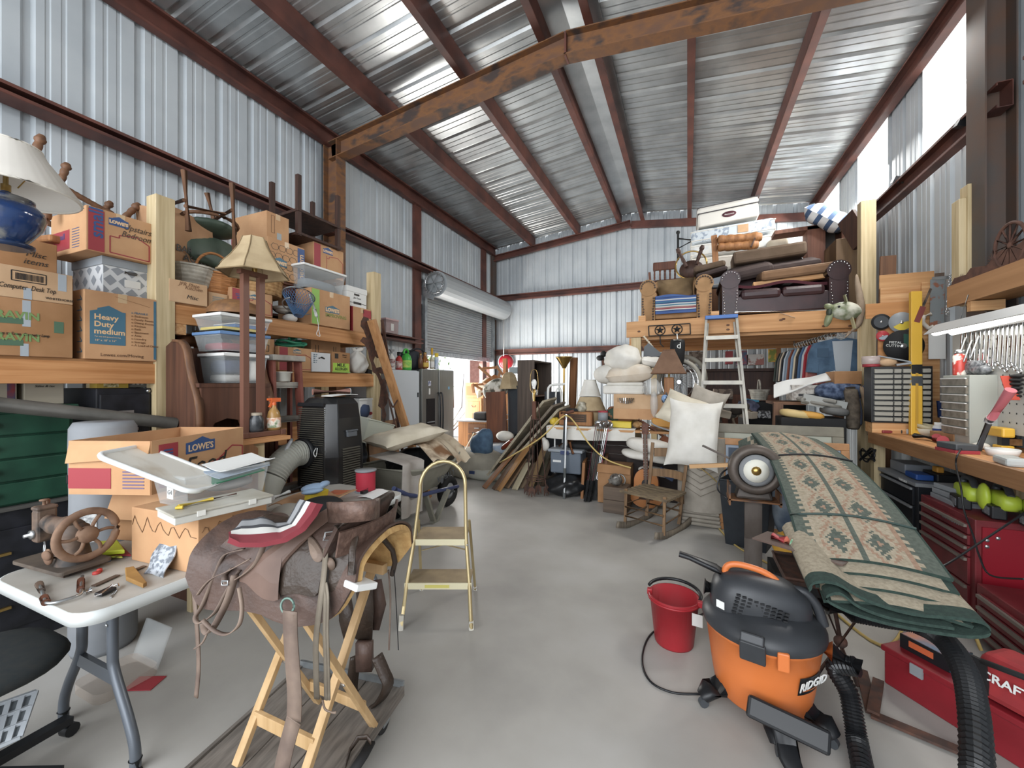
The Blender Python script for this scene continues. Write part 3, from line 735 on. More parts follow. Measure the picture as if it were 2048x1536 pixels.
c.rect('green_edge',.0,1,.0,.05,GREEN2); c.rect('black_print',.15,.34,.68,.92,INK); c.write('Alliance\nFoods',.022,INK,.68,.82)
p = P(715,748,x=XS -.1)
def sack(n,label,cat,p,r,h,m,seed=1,knot=True):
    rd = random.Random(seed); ph = [rd.uniform(0,6) for _ in range(8)]
    def f(q):
        t = math.atan2(q.y,q.x); k = 1 +.09*math.sin(3*t + ph[0] +3*q.z) +.07*math.sin(5*t -6*q.z + ph[1]) +.05*math.sin(9*t +4*q.z + ph[2])
        k *= (1.12 -.30*max(0,q.z) ** 2) if not knot else (1.1 if q.z < .2 else 1.1 -.75*((q.z -.2)/.8) ** 1.5)
        return V((q.x*k +.12*q.z*q.z*math.sin(ph[3]),q.y*k,max(q.z,-.93)))
    mb = MB().ell((p.x,p.y,p.z + h*.465),(r,r,h*.5),None,32,20,fn=f,e=.8)
    if knot: mb.ell((p.x +.02,p.y +.01,p.z + h*.97),(r*.38,r*.6,h*.09),R(25,20,0),12,6).ell((p.x -.01,p.y -.03,p.z + h*.93),(r*.3,r*.55,h*.07),R(-30,10,0),12,6)
    return solo(n,label,cat,mb,m)
sack('cloth_sack','knotted white cloth sack at the end of the middle shelf','sack',V((p.x,p.y,ZC)),.1,.30,LINEN,3)
solo('cordless_drill','small black power tool beside the white sack','tool',MB().bar(P(733,742,x=XS -.06),P(745,746,x=XS -.06),.05,.05).bar(P(736,743,x=XS -.06),P(737,747.5,x=XS -.06),.04,.05),BLK)
# low shelf
c = cart('white plastic crate with a red oval badge on the low shelf',719,749,797,836,z0=ZD,x=XS -.03,dep=.4,m=WHT,tape=False,name='plastic_crate')
c.part('rim',MB().box((-c.dep/2,c.w/2,c.h -.012),(c.dep +.02,c.w +.02,.024)),WHT)
c.part('badge',MB().ell(c.at(.72,.25),(.002,.035,.02)),RED,c.body)
for k,(u,v,w,h,m,l) in enumerate(((672,772,.3,.06,plain('#a9a48c',.8),'olive folded tarp on the low shelf behind the air conditioner'),(715,776,.2,.1,plain('#3e4d6a',.9),'dark blue patterned cloth bundle on the low shelf'))):
    p = P(u,v +10,x=XS -.15); solo('folded_cloth',l,'cloth',MB().ell((p.x,p.y,ZD + h/1.0),(.16,w/2,h),None,16,8,fn=lambda q: q + V((0,0,.12*math.sin(7*q.y +4*q.x))),e=.7),m)
rack.part('deck',MB().box((PX -.6,2.9,.52),(1.1,2.1,.03)),PLYY)
sack('backpack','dark backpack with grey and navy panels on the lowest shelf','bag',V((PX -.1,3.55,.54)),.24,.45,mat('navy_pack','#2d3748','#5a5f66',.8,scale=3),9,False)
t = tub('tipped pale plastic tub on the lowest shelf behind the air conditioner',0,.46,0,.26,0,.25,None,plain('#c6cbbb',.5),rz=0)
t.X = Matrix.Translation(V((PX +.33,3.42,.93))) @ R(-14,10,0).to_4x4(); t.o.matrix_basis = t.X; t.o.name = 'plastic_tub'

# brown settle holding three clear tubs
t = T('wooden_settle','dark brown arm settle with curved sides and arched apron, holding three clear tubs','furniture',(-3.4,2.1,0)); t.world = True
SETW = wood('settle_wood','#5f3a28','#452a1e','z',s=.7)
side = [(-3.58,0),(-3.2,0),(-3.2,1.25),(-3.21,1.40),(-3.25,1.52),(-3.30,1.62),(-3.33,1.72),(-3.36,1.82),(-3.42,1.88),(-3.50,1.89),(-3.58,1.85)]
for y,n in ((1.75,'side_panel'),(2.30,'side_panel')):
    X = Matrix(((1,0,0,0),(0,0,-1,y +.035),(0,1,0,0),(0,0,0,1)))
    o = t.part(n,MB().prism(side,.035,X),SETW)
    t.part('edge_trim',MB().strap(spline([(p[0] +.01,y +.0175,p[1]) for p in side[2:10]],3),.05,.02,(0,1,0)),BRNW,o)
t.part('seat',MB().box((-3.39,2.04,1.56),(.37,.54,.03)),SETW)
ap = [(0,1.55),(.52,1.55),(.52,1.22),(.48,1.22),(.46,1.28),(.42,1.31),(.36,1.29),(.34,1.22),(.30,1.22),(.27,1.29),(.18,1.31),(.09,1.28),(.06,1.22),(0,1.22)]
t.part('apron',MB().prism(ap,.025,Matrix(((0,0,1,-3.235),(1,0,0,1.785),(0,1,0,0),(0,0,0,1)))),SETW)
t.part('back',MB().box((-3.57,2.04,.95),(.025,.54,1.8)),SETW)
t.part('leg',MB().box((-3.24,2.09,.62),(.04,.05,1.24)),SETW)
t1 = tub('lowest of three stacked clear tubs on the settle, white lid, dark and white cloths',1.96,2.30,1.578,1.785,-3.24,.30)
fill('navy folded cloth in the lowest clear tub on the settle',t1,.1,.62,.1,.95,.35,.9,plain('#39435e',.9)); fill('white woolly cloth in the lowest clear tub on the settle',t1,.66,.95,.1,.95,.05,.9,LINEN); fill('grey folded cloth under the navy one in the lowest clear tub',t1,.08,.62,.1,.95,.03,.33,plain('#a5a29c',.9))
t2 = tub('middle one of three stacked clear tubs on the settle, blue lid',1.93,2.31,1.828,1.95,-3.235,.32,plain('#5f86b8',.4))
fill('red printed cloth in the blue lidded clear tub',t2,.08,.6,.1,.95,.03,.55,plain('#8e2f38',.9)); fill('grey cloth beside the red one in the blue lidded tub',t2,.62,.94,.1,.95,.03,.6,plain('#807d80',.9))
t3 = tub('topmost of three stacked clear tubs on the settle, white lid',1.93,2.32,1.992,2.09,-3.23,.32)
fill('yellow folder lying in the topmost clear tub',t3,.05,.9,.1,.95,.03,.22,plain('#c9b24a'),'folder','document_folder',soft=False); fill('blue folder on the yellow one in the topmost clear tub',t3,.3,.95,.1,.95,.26,.5,plain('#3567a3'),'folder','document_folder',soft=False); fill('white card on the blue folder in the topmost clear tub',t3,.3,.95,.1,.95,.54,.6,PAPER,'card','white_card',soft=False)
p = P(472,636,x=-3.39)
solo('wooden_bowl','upturned dark wooden dough bowl on the topmost clear tub','bowl',MB().lathe([(.19,0),(.185,.04),(.15,.09),(.09,.115),(0,.12),(0,.11),(.14,.08),(.18,0)],(p.x,p.y,2.132),26,sy=1.05,cap=False),wood('bowl_wood','#6b4a30','#8f6238','y',s=.6))

# plank bench with round hole, floor lamp and bottles on it
t = T('plank_bench','rough plank bench with a round hole cut in its front board','bench',(-3.0,1.98,0)); t.world = True
t.part('top',MB().box((-2.98,1.91,1.165),(.42,.5,.03)),PINE_Y,bevel=.004)
hole = [(0,.62),(.6,.62),(.6,1.15),(0,1.15)]
def ringboard(m,x,y0,y1,z0,z1,cy,cz,r,th,n=24):
    a = []; b = []
    for k in range(n):
        t_ = 2*PI*k/n; c_,s_ = math.cos(t_),math.sin(t_); q_ = min((y1 - cy)/c_ if c_ > 1e-6 else ((y0 - cy)/c_ if c_ < -1e-6 else 9),(z1 - cz)/s_ if s_ > 1e-6 else ((z0 - cz)/s_ if s_ < -1e-6 else 9))
        a.append((cy + r*c_,cz + r*s_)); b.append((cy + q_*c_,cz + q_*s_))
    vs = [V((x + d,*p)) for d in (0,th) for p in a + b]; fs = []
    for k in range(n):
        j = (k +1) % n
        fs += [(k,j,n + j,n + k),(2*n + k,3*n + k,3*n + j,2*n + j),(k,2*n + k,2*n + j,j),(n + k,n + j,3*n + j,3*n + k)]
    return m.add(vs,fs)
t.part('front_board',ringboard(MB(),-2.79,1.66,1.90,.7,1.15,1.78,1.0,.1,.025),wood('board_wood','#9c6a40','#7f5232','z',s=.6))
for y in (1.93,):
    t.part('leg',MB().box((-2.83,y,.575),(.05,.09,1.15)),PINE_Z)
t.part('leg',MB().box((-3.15,1.72,.575),(.05,.09,1.15)),PINE_Z); t.part('leg',MB().box((-3.15,2.12,.575),(.05,.09,1.15)),PINE_Z)
FX,FY,FZ = -2.95,2.0,1.182
t = T('floor_lamp','wooden lamp of two square posts with a laced parchment bell shade, on the plank bench','lamp',(FX,FY,FZ)); RB = plain('#6e4636',.5)
t.part('base',MB().box((0,.03,.018),(.16,.30,.035)).box((0,-.12,.02),(.18,.035,.04)).box((0,.17,.02),(.18,.035,.04)),RB,bevel=.003)
for dy in (-.075,.045): t.part('post',MB().box((0,dy,.62),(.042,.042,1.18)),RB)
t.part('crosspiece',MB().box((0,-.015,1.2),(.05,.2,.03)),RB)
t.part('socket',MB().lathe([(.012,1.21),(.018,1.23),(.018,1.3),(.03,1.32),(.035,1.36),(0,1.4)],n=10),BRASS)
sh = MB().lathe([(.235,1.20),(.20,1.26),(.15,1.32),(.10,1.40),(.075,1.47)],n=6,rot=R(0,0,10),cap=False,sm=False)
o = t.part('shade',sh,SHADE)
lace = MB(); rt = R(0,0,10)
for k in range(6):
    a = k*PI/3; lace.tube([rt @ V((r*math.cos(a),r*math.sin(a),z)) for r,z in ((.237,1.20),(.202,1.26),(.152,1.32),(.102,1.40),(.077,1.47))],.004,5)
lace.tube([rt @ V((.237*math.cos(k*PI/3),.237*math.sin(k*PI/3),1.2)) for k in range(6)],.005,5,closed=True,sm=False)
t.part('lacing',lace,plain('#8a7350',.8),o)
def bottle(name,label,p,prof,m,cap=None,capm=None,cat='bottle',lab=None,labm=None,group=None,trig=None,n=16):
    t = T(name,label,cat,p,0,group)
    t.part('body',MB().lathe(prof,n=n),m)
    if cap: t.part('cap',MB().lathe(cap,n=12),capm)
    if lab: t.part('label_band',MB().lathe(lab,n=n,cap=False),labm)
    if trig:
        z = trig
        t.part('spray_head',MB().box((0,.01,z +.025),(.03,.075,.03)).box((0,-.035,z +.03),(.02,.03,.016)).bar((0,-.01,z +.015),(0,-.035,z -.03),.014,.014).lathe([(.014,z -.03),(.018,z),(.014,z +.012)],n=10),capm)
    return t
p = (FX +.03,FY +.13,FZ +.036)
bottle('spray_bottle','clear cleaner bottle with orange trigger spray head on the lamp base',p,[(0,0),(.045,0),(.048,.02),(.047,.10),(.038,.14),(.018,.17),(.016,.19)],mat('amber_cleaner','#b98b4a',rough=.15,alpha=.75),capm=plain('#e0622a',.4),lab=[(.0485,.02),(.0495,.03),(.0485,.095)],labm=mat('cleaner_label','#d9772f','#4f7a3f',.5,scale=18,c3='#e8e0cf'),trig=.205)
bottle('glass_jar','black wrapped jar with pale lid on the lamp base',(FX +.02,FY -.0,FZ +.036),[(0,0),(.045,0),(.05,.02),(.05,.09),(.035,.115),(.035,.12)],mat('black_wrap','#26282b','#4a4d50',.3,scale=25),[(.037,.12),(.037,.14),(0,.14)],plain('#9a8c78'),'jar')
# landing net
t = T('landing_net','blue landing net with a white handle hung on the shelf edge','net',P(600,612,x=-3.52)); t.world = True
c0 = P(598,592,x=-3.5); up = V((0,.02,.05)); rad = (.12,.155)
rim = [c0 + V((rad[0]*math.cos(a),rad[1]*math.sin(a),-.04*math.sin(a) +.04*math.cos(a))) for a in [k*PI/14 for k in range(28)]]
t.part('hoop',MB().tube(rim,.006,6,closed=True),GALV)
rim2 = [p + V((.015,-.01,-.105)) for p in rim]
t.part('hoop',MB().tube(rim2[8:24],.006,6),GALV)
nm = MB(); N = 28
def netp(a,b): p = rim[a % N].lerp(c0 + V((0,-.01,-.17)),b*.85); return p + V((0,0,-.12*math.sin(b*PI/2)*.6))
for k in range(N):
    nm.tube([netp(k + j,j/7) for j in range(7)],.0022,4,cap=False); nm.tube([netp(k - j,j/7) for j in range(7)],.0022,4,cap=False)
t.part('mesh',nm,plain('#4a6f9a',.7))
t.part('handle',MB().tube([P(620,588,x=-3.46),P(634,634,x=-3.45)],.012,8),plain('#c9cdc4',.4))
t.part('grip',MB().tube([P(629,618,x=-3.45),P(633,632,x=-3.45)],.016,8),plain('#dfe0d8',.5))
t.part('wrist_cord',MB().tube(spline([P(634,634,x=-3.45),P(637,655,x=-3.45),P(633,668,x=-3.45),P(640,672,x=-3.45),P(636,655,x=-3.45)]),.0035,5),PAPER)
p = P(580,630,x=-3.75)
solo('white_mug','small white domed cup on the upper deck behind the net','cup',MB().ell((p.x,p.y,ZB +.045),(.07,.07,.045)),PAPER)
solo('black_hat','dark flat cap with white lining on the upper deck by the net','hat',MB().ell((P(575,615,x=-3.8).x,P(575,615,x=-3.8).y,ZB +.14),(.13,.17,.03)).ell((P(570,622,x=-3.8).x,P(570,622,x=-3.8).y,ZB +.12),(.1,.1,.03)),mat('dark_cap','#2a2c33','#c9c6bd',.9,scale=4,lo=.55,hi=.62))

# red stepladder
t = T('step_ladder','red fibreglass stepladder with worn aluminium steps beside the settle','ladder',(-3.34,2.52,0),0); RL = mat('red_fibreglass','#8a4a3c','#74392f',.6,scale=5); ALU = mat('worn_aluminium','#a9a59c','#8f8b83',.5,.3,scale=10)
ym = 2.54
for s in (-1,1):
    t.part('front_rail',MB().bar((.14,s*.15,0),(.03,s*.13,1.78),.028,.075,(1,0,0)),RL)
    t.part('rear_rail',MB().bar((-.10,s*.15,0),(-.05,s*.11,1.78),.025,.04,(1,0,0)),RL)
t.part('top_cap',MB().box((0,0,1.80),(.2,.32,.05)),ALU,bevel=.006)
for k in range(5):
    z = 1.57 - k*.305; f = (1.785 - z)/1.785
    t.part('step',MB().box((.03 +.11*f -.04,0,z),(.10,.23 +.04*f,.035)).box((.03 +.11*f,0,z -.01),(.006,.23 +.04*f,.05)),ALU)
for s in (-1,1): t.part('warning_sticker',MB().bar((.1,s*.141 +.016,.9),(.075,s*.137 +.016,1.3),.002,.03,(1,0,0)),PAPER)
bottle('enamel_pot','white enamel pot standing on the top step of the red stepladder',(-3.33,ym -.03,1.59),[(0,0),(.06,0),(.065,.01),(.07,.075),(.085,.085),(.085,.09),(.066,.088),(.06,.01),(0,.008)],plain('#c4c2b6',.35),cat='pot')

# portable air conditioner
t = T('portable_air_conditioner','black portable air conditioner with ribbed grilles and a grey exhaust hose','air conditioner',(-2.88,2.64,.66)); GLB = mat('glossy_black','#1a1b1d','#262422',.18,scale=6,spec=.6)
h = .80
bd = MB()
lv = [(0,.21,.19),(.05,.22,.20),(.3,.22,.20),(.62,.20,.185),(.74,.185,.175),(.79,.15,.15),(.80,.12,.12)]
pr = []
for z,a,b in lv:
    c_ = .05; pr.append([V(p) for p in ((-a,-b + c_,z),(-a + c_,-b,z),(a - c_*1.5,-b,z),(a,-b + c_*1.5,z),(a,b - c_,z),(a - c_,b,z),(-a + c_,b,z),(-a,b - c_,z))])
vs = [p for r in pr for p in r]; fs = [(i*8 + k,i*8 + (k +1) % 8,i*8 +8 + (k +1) % 8,i*8 +8 + k) for i in range(len(pr) -1) for k in range(8)] + [tuple(range(7,-1,-1)),tuple(range(len(vs) -8,len(vs)))]
t.part('body',bd.add(vs,fs),GLB,bevel=.006)
LOUV = mat('dusty_louvre','#4d493e',rough=.6)
def grille(x0,x1,z0,z1,n,face,off,slope=0):
    m_ = MB()
    for k in range(n):
        z = z0 + (z1 - z0)*k/(n -1); o_ = off - slope*(z - z0)
        if face == 'N': m_.box(((x0 + x1)/2,-o_,z),(x1 - x0,.014,(z1 - z0)/n*.28),R(-25,0,0))
        else: m_.box((o_,(x0 + x1)/2,z),(.014,x1 - x0,(z1 - z0)/n*.28),R(0,25,0))
    return m_
o = t.part('grille',grille(-.17,.13,.40,.70,18,'N',.2,.055),LOUV)
t.part('grille',grille(-.12,.13,.04,.33,17,'N',.205),LOUV); t.part('grille',grille(-.08,.11,.03,.36,17,'F',.222),LOUV)
t.part('handle',MB().box((.215,.02,.48),(.03,.1,.04)).box((.222,.02,.51),(.02,.12,.012)),plain('#5a5e62',.3))
t.part('control_panel',MB().box((-.02,-.19,.735),(.3,.02,.03),R(-20,0,0)),BLK)
t.part('hose_collar',MB().lathe([(.11,0),(.125,.0),(.125,.07),(.11,.07)],(-.08,-.17,.33),24,R(90,0,0)),BLK)
hp = spline([(-.08,-.22,.335),(-.075,-.33,.33),(-.06,-.44,.27),(-.055,-.53,.17),(-.05,-.60,.05)],12)
hose = MB().tube(hp[:34],[.098 + (.007 if k % 2 else 0) for k in range(34)],20,sm=False).tube(hp[33:],[.108]*(len(hp) -33),20)
o = t.part('exhaust_hose',hose,plain('#a3a398',.55),label='grey corrugated exhaust hose')
t.part('clip',MB().box(hp[36] + V((.05,-.1,.03)),(.02,.02,.015)),BRASS,o)
t.part('drain_hose',MB().tube(spline([(-.03,-.36,.47),(-.04,-.46,.3),(-.02,-.5,.15),(.03,-.52,.09)]),.014,8),plain('#b8bcc0',.4),label='thin pale drain hose')
t.part('pull_cord',MB().tube(spline([(.06,-.21,.38),(.05,-.225,.34),(.07,-.225,.31),(.085,-.225,.34),(.075,-.21,.38)]),.004,5),PAPER)
t.part('warning_label',MB().box((-.235 +.02,-.1,.12),(.002,.08,.2)),PAPER)
t = T('wooden_crate','wooden crate stand under the black air conditioner','crate',(-2.88,2.64,0)); cr = MB()
for k in range(4): t.part('side_board',MB().box((0,0,.08 +.165*k),(.5,.46,.14)),BRNX)
p = P(668,781,x=-2.97)
pp = [(-3.1,2.62,1.50),(-2.85,2.98,1.505)]
t = T('paper_roll','rolled reddish poster with white end on top of the air conditioner','paper roll',(-2.90,2.68,1.47)); t.part('roll',MB().tube([(-.1,-.13,.03),(.03,.16,.033)],.028,12),mat('reddish_print','#8a5a4a','#a9786a',.6,scale=12)); t.part('end',MB().tube([(.03,.16,.033),(.032,.165,.033)],.029,14),PAPER)
solo('magazine','white magazine lying on top of the air conditioner by the poster roll','magazine',MB().sheet(lambda a,b: V((-2.84 +.13*b,2.5 +.28*a,1.468 +.012*math.sin(2.5*a))),6,2,.006),PAPER)
# ================================================================ fridges, plank, metal cutouts, wheelbarrow
APP = mat('freezer_white','#c3cad0',rough=.35)
FRX = -3.9
t = T('chest_freezer','tall plain white upright freezer beside the stainless fridge','freezer',(FRX,4.57,0))
t.part('body',MB().box((-.36,.355,.89),(.7,.70,1.78)),APP,bevel=.012); t.part('door',MB().box((.0,.355,.91),(.05,.70,1.72)),APP,bevel=.01); t.part('latch',MB().box((.03,.66,1.4),(.014,.02,.07)),BLK)
t.o.name = 'upright_freezer'
SS = mat('stainless_door','#8f8f8a','#858580',.3,.55,scale=2,stretch=(1,40,1))
t = T('refrigerator','stainless side by side refrigerator with dark curved handles and ice dispenser','refrigerator',(FRX,5.33,0))
t.part('body',MB().box((-.38,.48,.9),(.7,.96,1.8)),plain('#4b4d4f',.4),bevel=.01)
a = t.part('door',MB().box((.0,.235,.92),(.07,.46,1.78)),SS,bevel=.015); b = t.part('door',MB().box((.0,.725,.92),(.07,.46,1.78)),SS,bevel=.015)
for d_,y in ((a,.44),(b,.52)): t.part('handle',MB().tube(spline([(.03,y,1.42),(.075,y,1.38),(.09,y,1.05),(.075,y,.7),(.03,y,.66)]),.014,8),plain('#2c2d2f',.3),d_)
t.part('ice_dispenser',MB().box((.037,.23,1.12),(.006,.24,.42)).box((.04,.23,1.28),(.006,.2,.08)),BLK,a); t.part('dispenser_tray',MB().box((.05,.23,.95),(.03,.2,.015)),GREY,a)
t.part('magnet',MB().box((.038,.2,1.58),(.004,.08,.08)),mat('photo_magnet','#4a5a92','#d8d8dc',.4,scale=30),a); t.part('magnet',MB().box((.038,.2,1.45),(.004,.04,.1)),PAPER,a); t.part('magnet',MB().box((.038,.78,1.5),(.004,.05,.05)),plain('#7fb2d4'),b)
FZ_,RZ_ = 1.785,1.825
x = FRX -.12
def on(u,z): q = P(u,733,x=x); return (q.x,q.y,z)
BT = [(0,0),(.045,0),(.05,.01),(.05,.17),(.035,.2),(.018,.22),(.018,.235)]
bottle('spray_bottle','white spray bottle with grey trigger at the near end of the freezer top',on(783,FZ_),BT,WHT,capm=GREY,lab=[(.051,.03),(.052,.04),(.051,.15)],labm=mat('white_red_label','#d8d8d4','#8a3a3a',.5,scale=22),trig=.26)
bottle('detergent_bottle','red and white bottle with black cap on the freezer top',on(798,FZ_),[(a*1.0,z*.95) for a,z in BT],plain('#b8302c',.4),[(.03,.215),(.03,.27),(0,.275)],BLK,lab=[(.051,.02),(.052,.03),(.051,.13)],labm=mat('red_white_label','#d9d2cc','#b33a34',.5,scale=20))
t = bottle('weed_spray_jug','bright green jug with curved sprayer handle on the freezer top',on(813,FZ_),[(0,0),(.075,0),(.08,.02),(.08,.17),(.06,.23),(.03,.26)],plain('#3fae3a',.35),lab=[(.081,.04),(.082,.05),(.081,.15)],labm=mat('green_label','#6fc04a','#c9d85a',.5,scale=15))
t.part('handle',MB().tube(arc((0,-.01,.27),.055,-20,200,10,V((0,1,0)),V((0,0,1))),.018,8),plain('#3fae3a',.35))
q = P(822,733,x=x -.2); t = T('backpack','dark navy backpack slumped behind the bottles on the freezer','bag',(q.x,q.y,FZ_),0)
t.part('body',MB().ell((0,0,.17),(.15,.24,.17),None,20,12,e=.7,fn=lambda p: p + V((0,0,.06*math.sin(4*p.y +2)))),plain('#2c3038',.8)); t.part('strap',MB().tube(spline([(.1,-.2,.3),(.14,-.05,.36),(.14,.15,.33),(.12,.22,.12)]),.015,6),plain('#23262c',.8))
t.part('patch',MB().box((.135,.17,.2),(.01,.03,.02)),PAPER)
def onf(u,z): q = P(u,735,x=x); return (q.x,q.y,z)
bottle('brown_bottle','short brown bottle on the near corner of the refrigerator',onf(841,RZ_),[(0,0),(.04,0),(.04,.14),(.02,.19),(.02,.22)],plain('#6f4a34',.3),[(.022,.22),(.022,.25),(0,.25)],BRASS)
bottle('liquor_bottle','amber liquor bottle with gold label on the refrigerator',onf(850,RZ_),[(0,0),(.06,0),(.065,.02),(.065,.13),(.03,.19),(.025,.25)],mat('amber_glass','#8a5220',rough=.1),[(.027,.25),(.027,.275),(0,.275)],BRASS,lab=[(.066,.03),(.067,.04),(.066,.1)],labm=plain('#c9a53c'))
bottle('wine_bottle','clear bottle with tall yellow neck and white label on the refrigerator',onf(864,RZ_),[(0,0),(.04,0),(.042,.02),(.042,.15),(.018,.22),(.016,.25)],mat('pale_glass','#a9a48c',rough=.1),[(.02,.25),(.02,.36),(0,.362)],plain('#c79a2a'),lab=[(.043,.03),(.044,.04),(.043,.13)],labm=PAPER)
bottle('aerosol_can','blue and white aerosol can with yellow cap on the refrigerator',onf(873,RZ_),[(0,0),(.035,0),(.036,.005),(.036,.2),(.028,.215)],mat('blue_white_can','#8fa6c4','#d4d8dc',.3,scale=10),[(.034,.215),(.034,.28),(0,.285)],plain('#d8b92a'))
# leaning plank and rusted cut-outs
solo('pine_plank','long pine two-by-four leaning against the far shelf post','plank',MB().bar(P(743,640,x=-3.40),(-3.24,4.6,.03),.045,.105,(1,0,0)),wood('plank_pine','#c08a56','#a06c3e','z',s=.7))
def cutout(name,label,pts,x,lean=.0,th=.006,cat='metal cutout',m=IRON):
    q = [P(u,v,x=x) for u,v in pts]; zb = min(p.z for p in q); n = len(q)
    q = [p + V((-lean*(p.z - zb),0,0)) for p in q]; d = V((th,0,0))
    return solo(name,label,cat,MB().add(q + [p + d for p in q],[tuple(range(n -1,-1,-1)),tuple(range(n,2*n))] + [(k,(k +1) % n,n + (k +1) % n,n + k) for k in range(n)]),m)
fig = [(722,642),(727,633),(736,636),(740,650),(743,668),(748,682),(750,700),(757,706),(760,716),(754,716),(750,712),(746,722),(752,736),(760,734),(768,742),(766,748),(758,746),(764,760),(768,757),(773,762),(772,775),(776,790),(774,806),(768,815),(772,830),(768,852),(765,838),(764,818),(756,812),(760,790),(761,772),(756,756),(752,748),(745,744),(742,726),(738,716),(736,702),(730,690),(720,682),(726,674),(733,676),(727,660),(721,652)]
cutout('iron_cutout','rusted iron rider silhouette leaning on the far shelf post',fig,-3.46)
solo('iron_bar','thin rusted iron bar standing beside the leaning plank','bar',MB().bar(P(764,640,x=-3.47),V((-3.42,4.45,0)),.012,.04,(1,0,0)),IRON)
solo('iron_cutout','small rusted branch-shaped iron cutout behind the leaning plank','metal cutout',MB().bar(P(778,800,x=-3.3),P(792,858,x=-3.3),.012,.02).bar(P(776,795,x=-3.3),P(786,815,x=-3.3),.01,.015).bar(P(786,815,x=-3.3),P(795,800,x=-3.3),.01,.015).bar(P(785,850,x=-3.3),P(793,835,x=-3.3),.01,.015),IRON)
p = P(778,880,x=-3.42)
solo('plywood_offcut','stained plywood board standing on the floor behind the wheelbarrow','board',MB().box((p.x -.1,p.y +.05,.55),(.02,.55,1.1),R(0,-6,0)),mat('stained_ply','#9a7350','#5e4533',.8,scale=4))
for k,(u,v) in enumerate(((783,895),(783,912))):
    p = P(u,v,x=-3.2); solo('cord_reel',['orange flat cord reel on top of a dark bucket','second orange cord reel just below the first'][k],'reel',MB().lathe([(.09,0),(.1,.01),(.1,.02),(.05,.03),(0,.03)],(p.x,p.y,p.z),20),plain('#c9793a',.5))
p = P(783,915,x=-3.2); solo('bucket','dark bucket under the orange cord reels','bucket',MB().lathe([(0,0),(.1,0),(.12,p.z -.03),(0,p.z -.03)],(p.x,p.y,0),20),BLKM)
# wheelbarrow
t = T('wheelbarrow','grey poly wheelbarrow with blue frame tubes, heaped with hides and a pillow','wheelbarrow',(-2.83,3.85,0)); t.world = True
POLY = mat('grey_poly','#8a8778','#7b786b',.55,scale=6); BLU = mat('blue_frame','#34406b',rough=.5)
rimp = [(-3.15,3.2),(-2.5,3.2),(-2.44,3.4),(-2.46,4.0),(-2.58,4.42),(-2.83,4.52),(-3.08,4.42),(-3.2,4.0),(-3.22,3.4)]
zz = [.72,.72,.70,.69,.78,.84,.78,.69,.70]
botp = [(-3.02,3.42),(-2.64,3.42),(-2.6,3.5),(-2.62,3.9),(-2.7,4.1),(-2.83,4.14),(-2.96,4.1),(-3.04,3.9),(-3.06,3.5)]
def ring(f): return [V((b[0] + (r[0] - b[0])*f,b[1] + (r[1] - b[1])*f,.42 + (z -.42)*f)) for b,r,z in zip(botp,rimp,zz)]
vs = []; 
for f in (0,.15,.5,1.0): vs += ring(f)
n = 9; fs = [tuple(range(n))] + [(i*n + k,i*n + (k +1) % n,i*n + n + (k +1) % n,i*n + n + k) for i in range(3) for k in range(n)]
mb = MB().add(vs,fs,sm=False); mb.add([p + V((0,0,-.012)) for p in vs],[f[::-1] for f in fs])
o = t.part('tray',mb,POLY); t.part('rim',MB().tube(ring(1.0),.014,8,closed=True,sm=False),POLY,o)
t.text('KOBALT',.085,plain('#4c4f52'),P(893,952,x=-2.515) ,P(920,940,x=-2.50) - P(880,960,x=-2.53),(0,0,1),o)
t.part('emblem',MB().ell(P(884,961,x=-2.525),(.006,.03,.035)),plain('#4c4f52'),o)
for s in (-1,1): t.part('frame_tube',MB().tube(spline([(-2.83 + s*.38,2.95,.62),(-2.83 + s*.34,3.3,.46),(-2.83 + s*.28,3.8,.38),(-2.83 + s*.09,4.55,.24)]),.022,8),BLU)
for s in (-1,1):
    t.part('leg',MB().bar((-2.83 + s*.3,3.55,.40),(-2.83 + s*.2,3.84,.02),.03,.06,(1,0,0)).bar((-2.83 + s*.26,4.05,.34),(-2.83 + s*.2,3.88,.02),.03,.06,(1,0,0)).bar((-2.83 + s*.2,3.80,.02),(-2.83 + s*.2,3.93,.02),.05,.03),POLY)
t.part('tyre',MB().tube([V((-2.83,4.45 +.145*math.cos(a),.20 +.145*math.sin(a))) for a in [k*PI/12 for k in range(24)]],.055,10,closed=True),BLKM)
t.part('wheel_hub',MB().lathe([(.1,-.03),(.1,.03),(.03,.05),(.03,-.05)],(-2.83,4.45,.2),18,R(0,90,0)),plain('#8a8d90'))
t.part('axle_bracket',MB().bar((-2.83 -.1,4.45,.2),(-2.83 +.1,4.45,.2),.02,.02),GALV)
HIDE = mat('suede_apron','#a39c94','#928a82',.9,scale=5,bump=.1)
def drape(p0,p1,q0,q1,amp,seed=0,sag=.0):
    p0,p1,q0,q1 = map(V,(p0,p1,q0,q1))
    def f(a,b):
        p = p0.lerp(p1,a).lerp(q0.lerp(q1,a),b)
        return p + V((amp*math.sin(9*a + seed +2*b),amp*.5*math.sin(7*b + seed),amp*.8*math.sin(6*a +4*b + seed) - sag*math.sin(PI*b)))
    return f
mb = MB().sheet(lambda a,b: (V((-2.9,3.15 +.3*a,.86 -.08*b)) if b < .01 else V((-2.95 +.75*min(b,.62) +.02*math.sin(8*a),3.12 +.33*a*(1 -.1*b) +.02*math.sin(5*b),.86 - (.10*b if b < .62 else .06 + (b -.62)*1.35)))),10,16,.008)
solo('leather_apron','grey suede apron hanging over the near side of the wheelbarrow','apron',mb,HIDE)
solo('pillow','flat cream pillow lying across the hides on the wheelbarrow','pillow',MB().pillow((-2.82,3.62,1.0),(.42,.86,.17),R(6,4,-12),seed=4),CREAM)
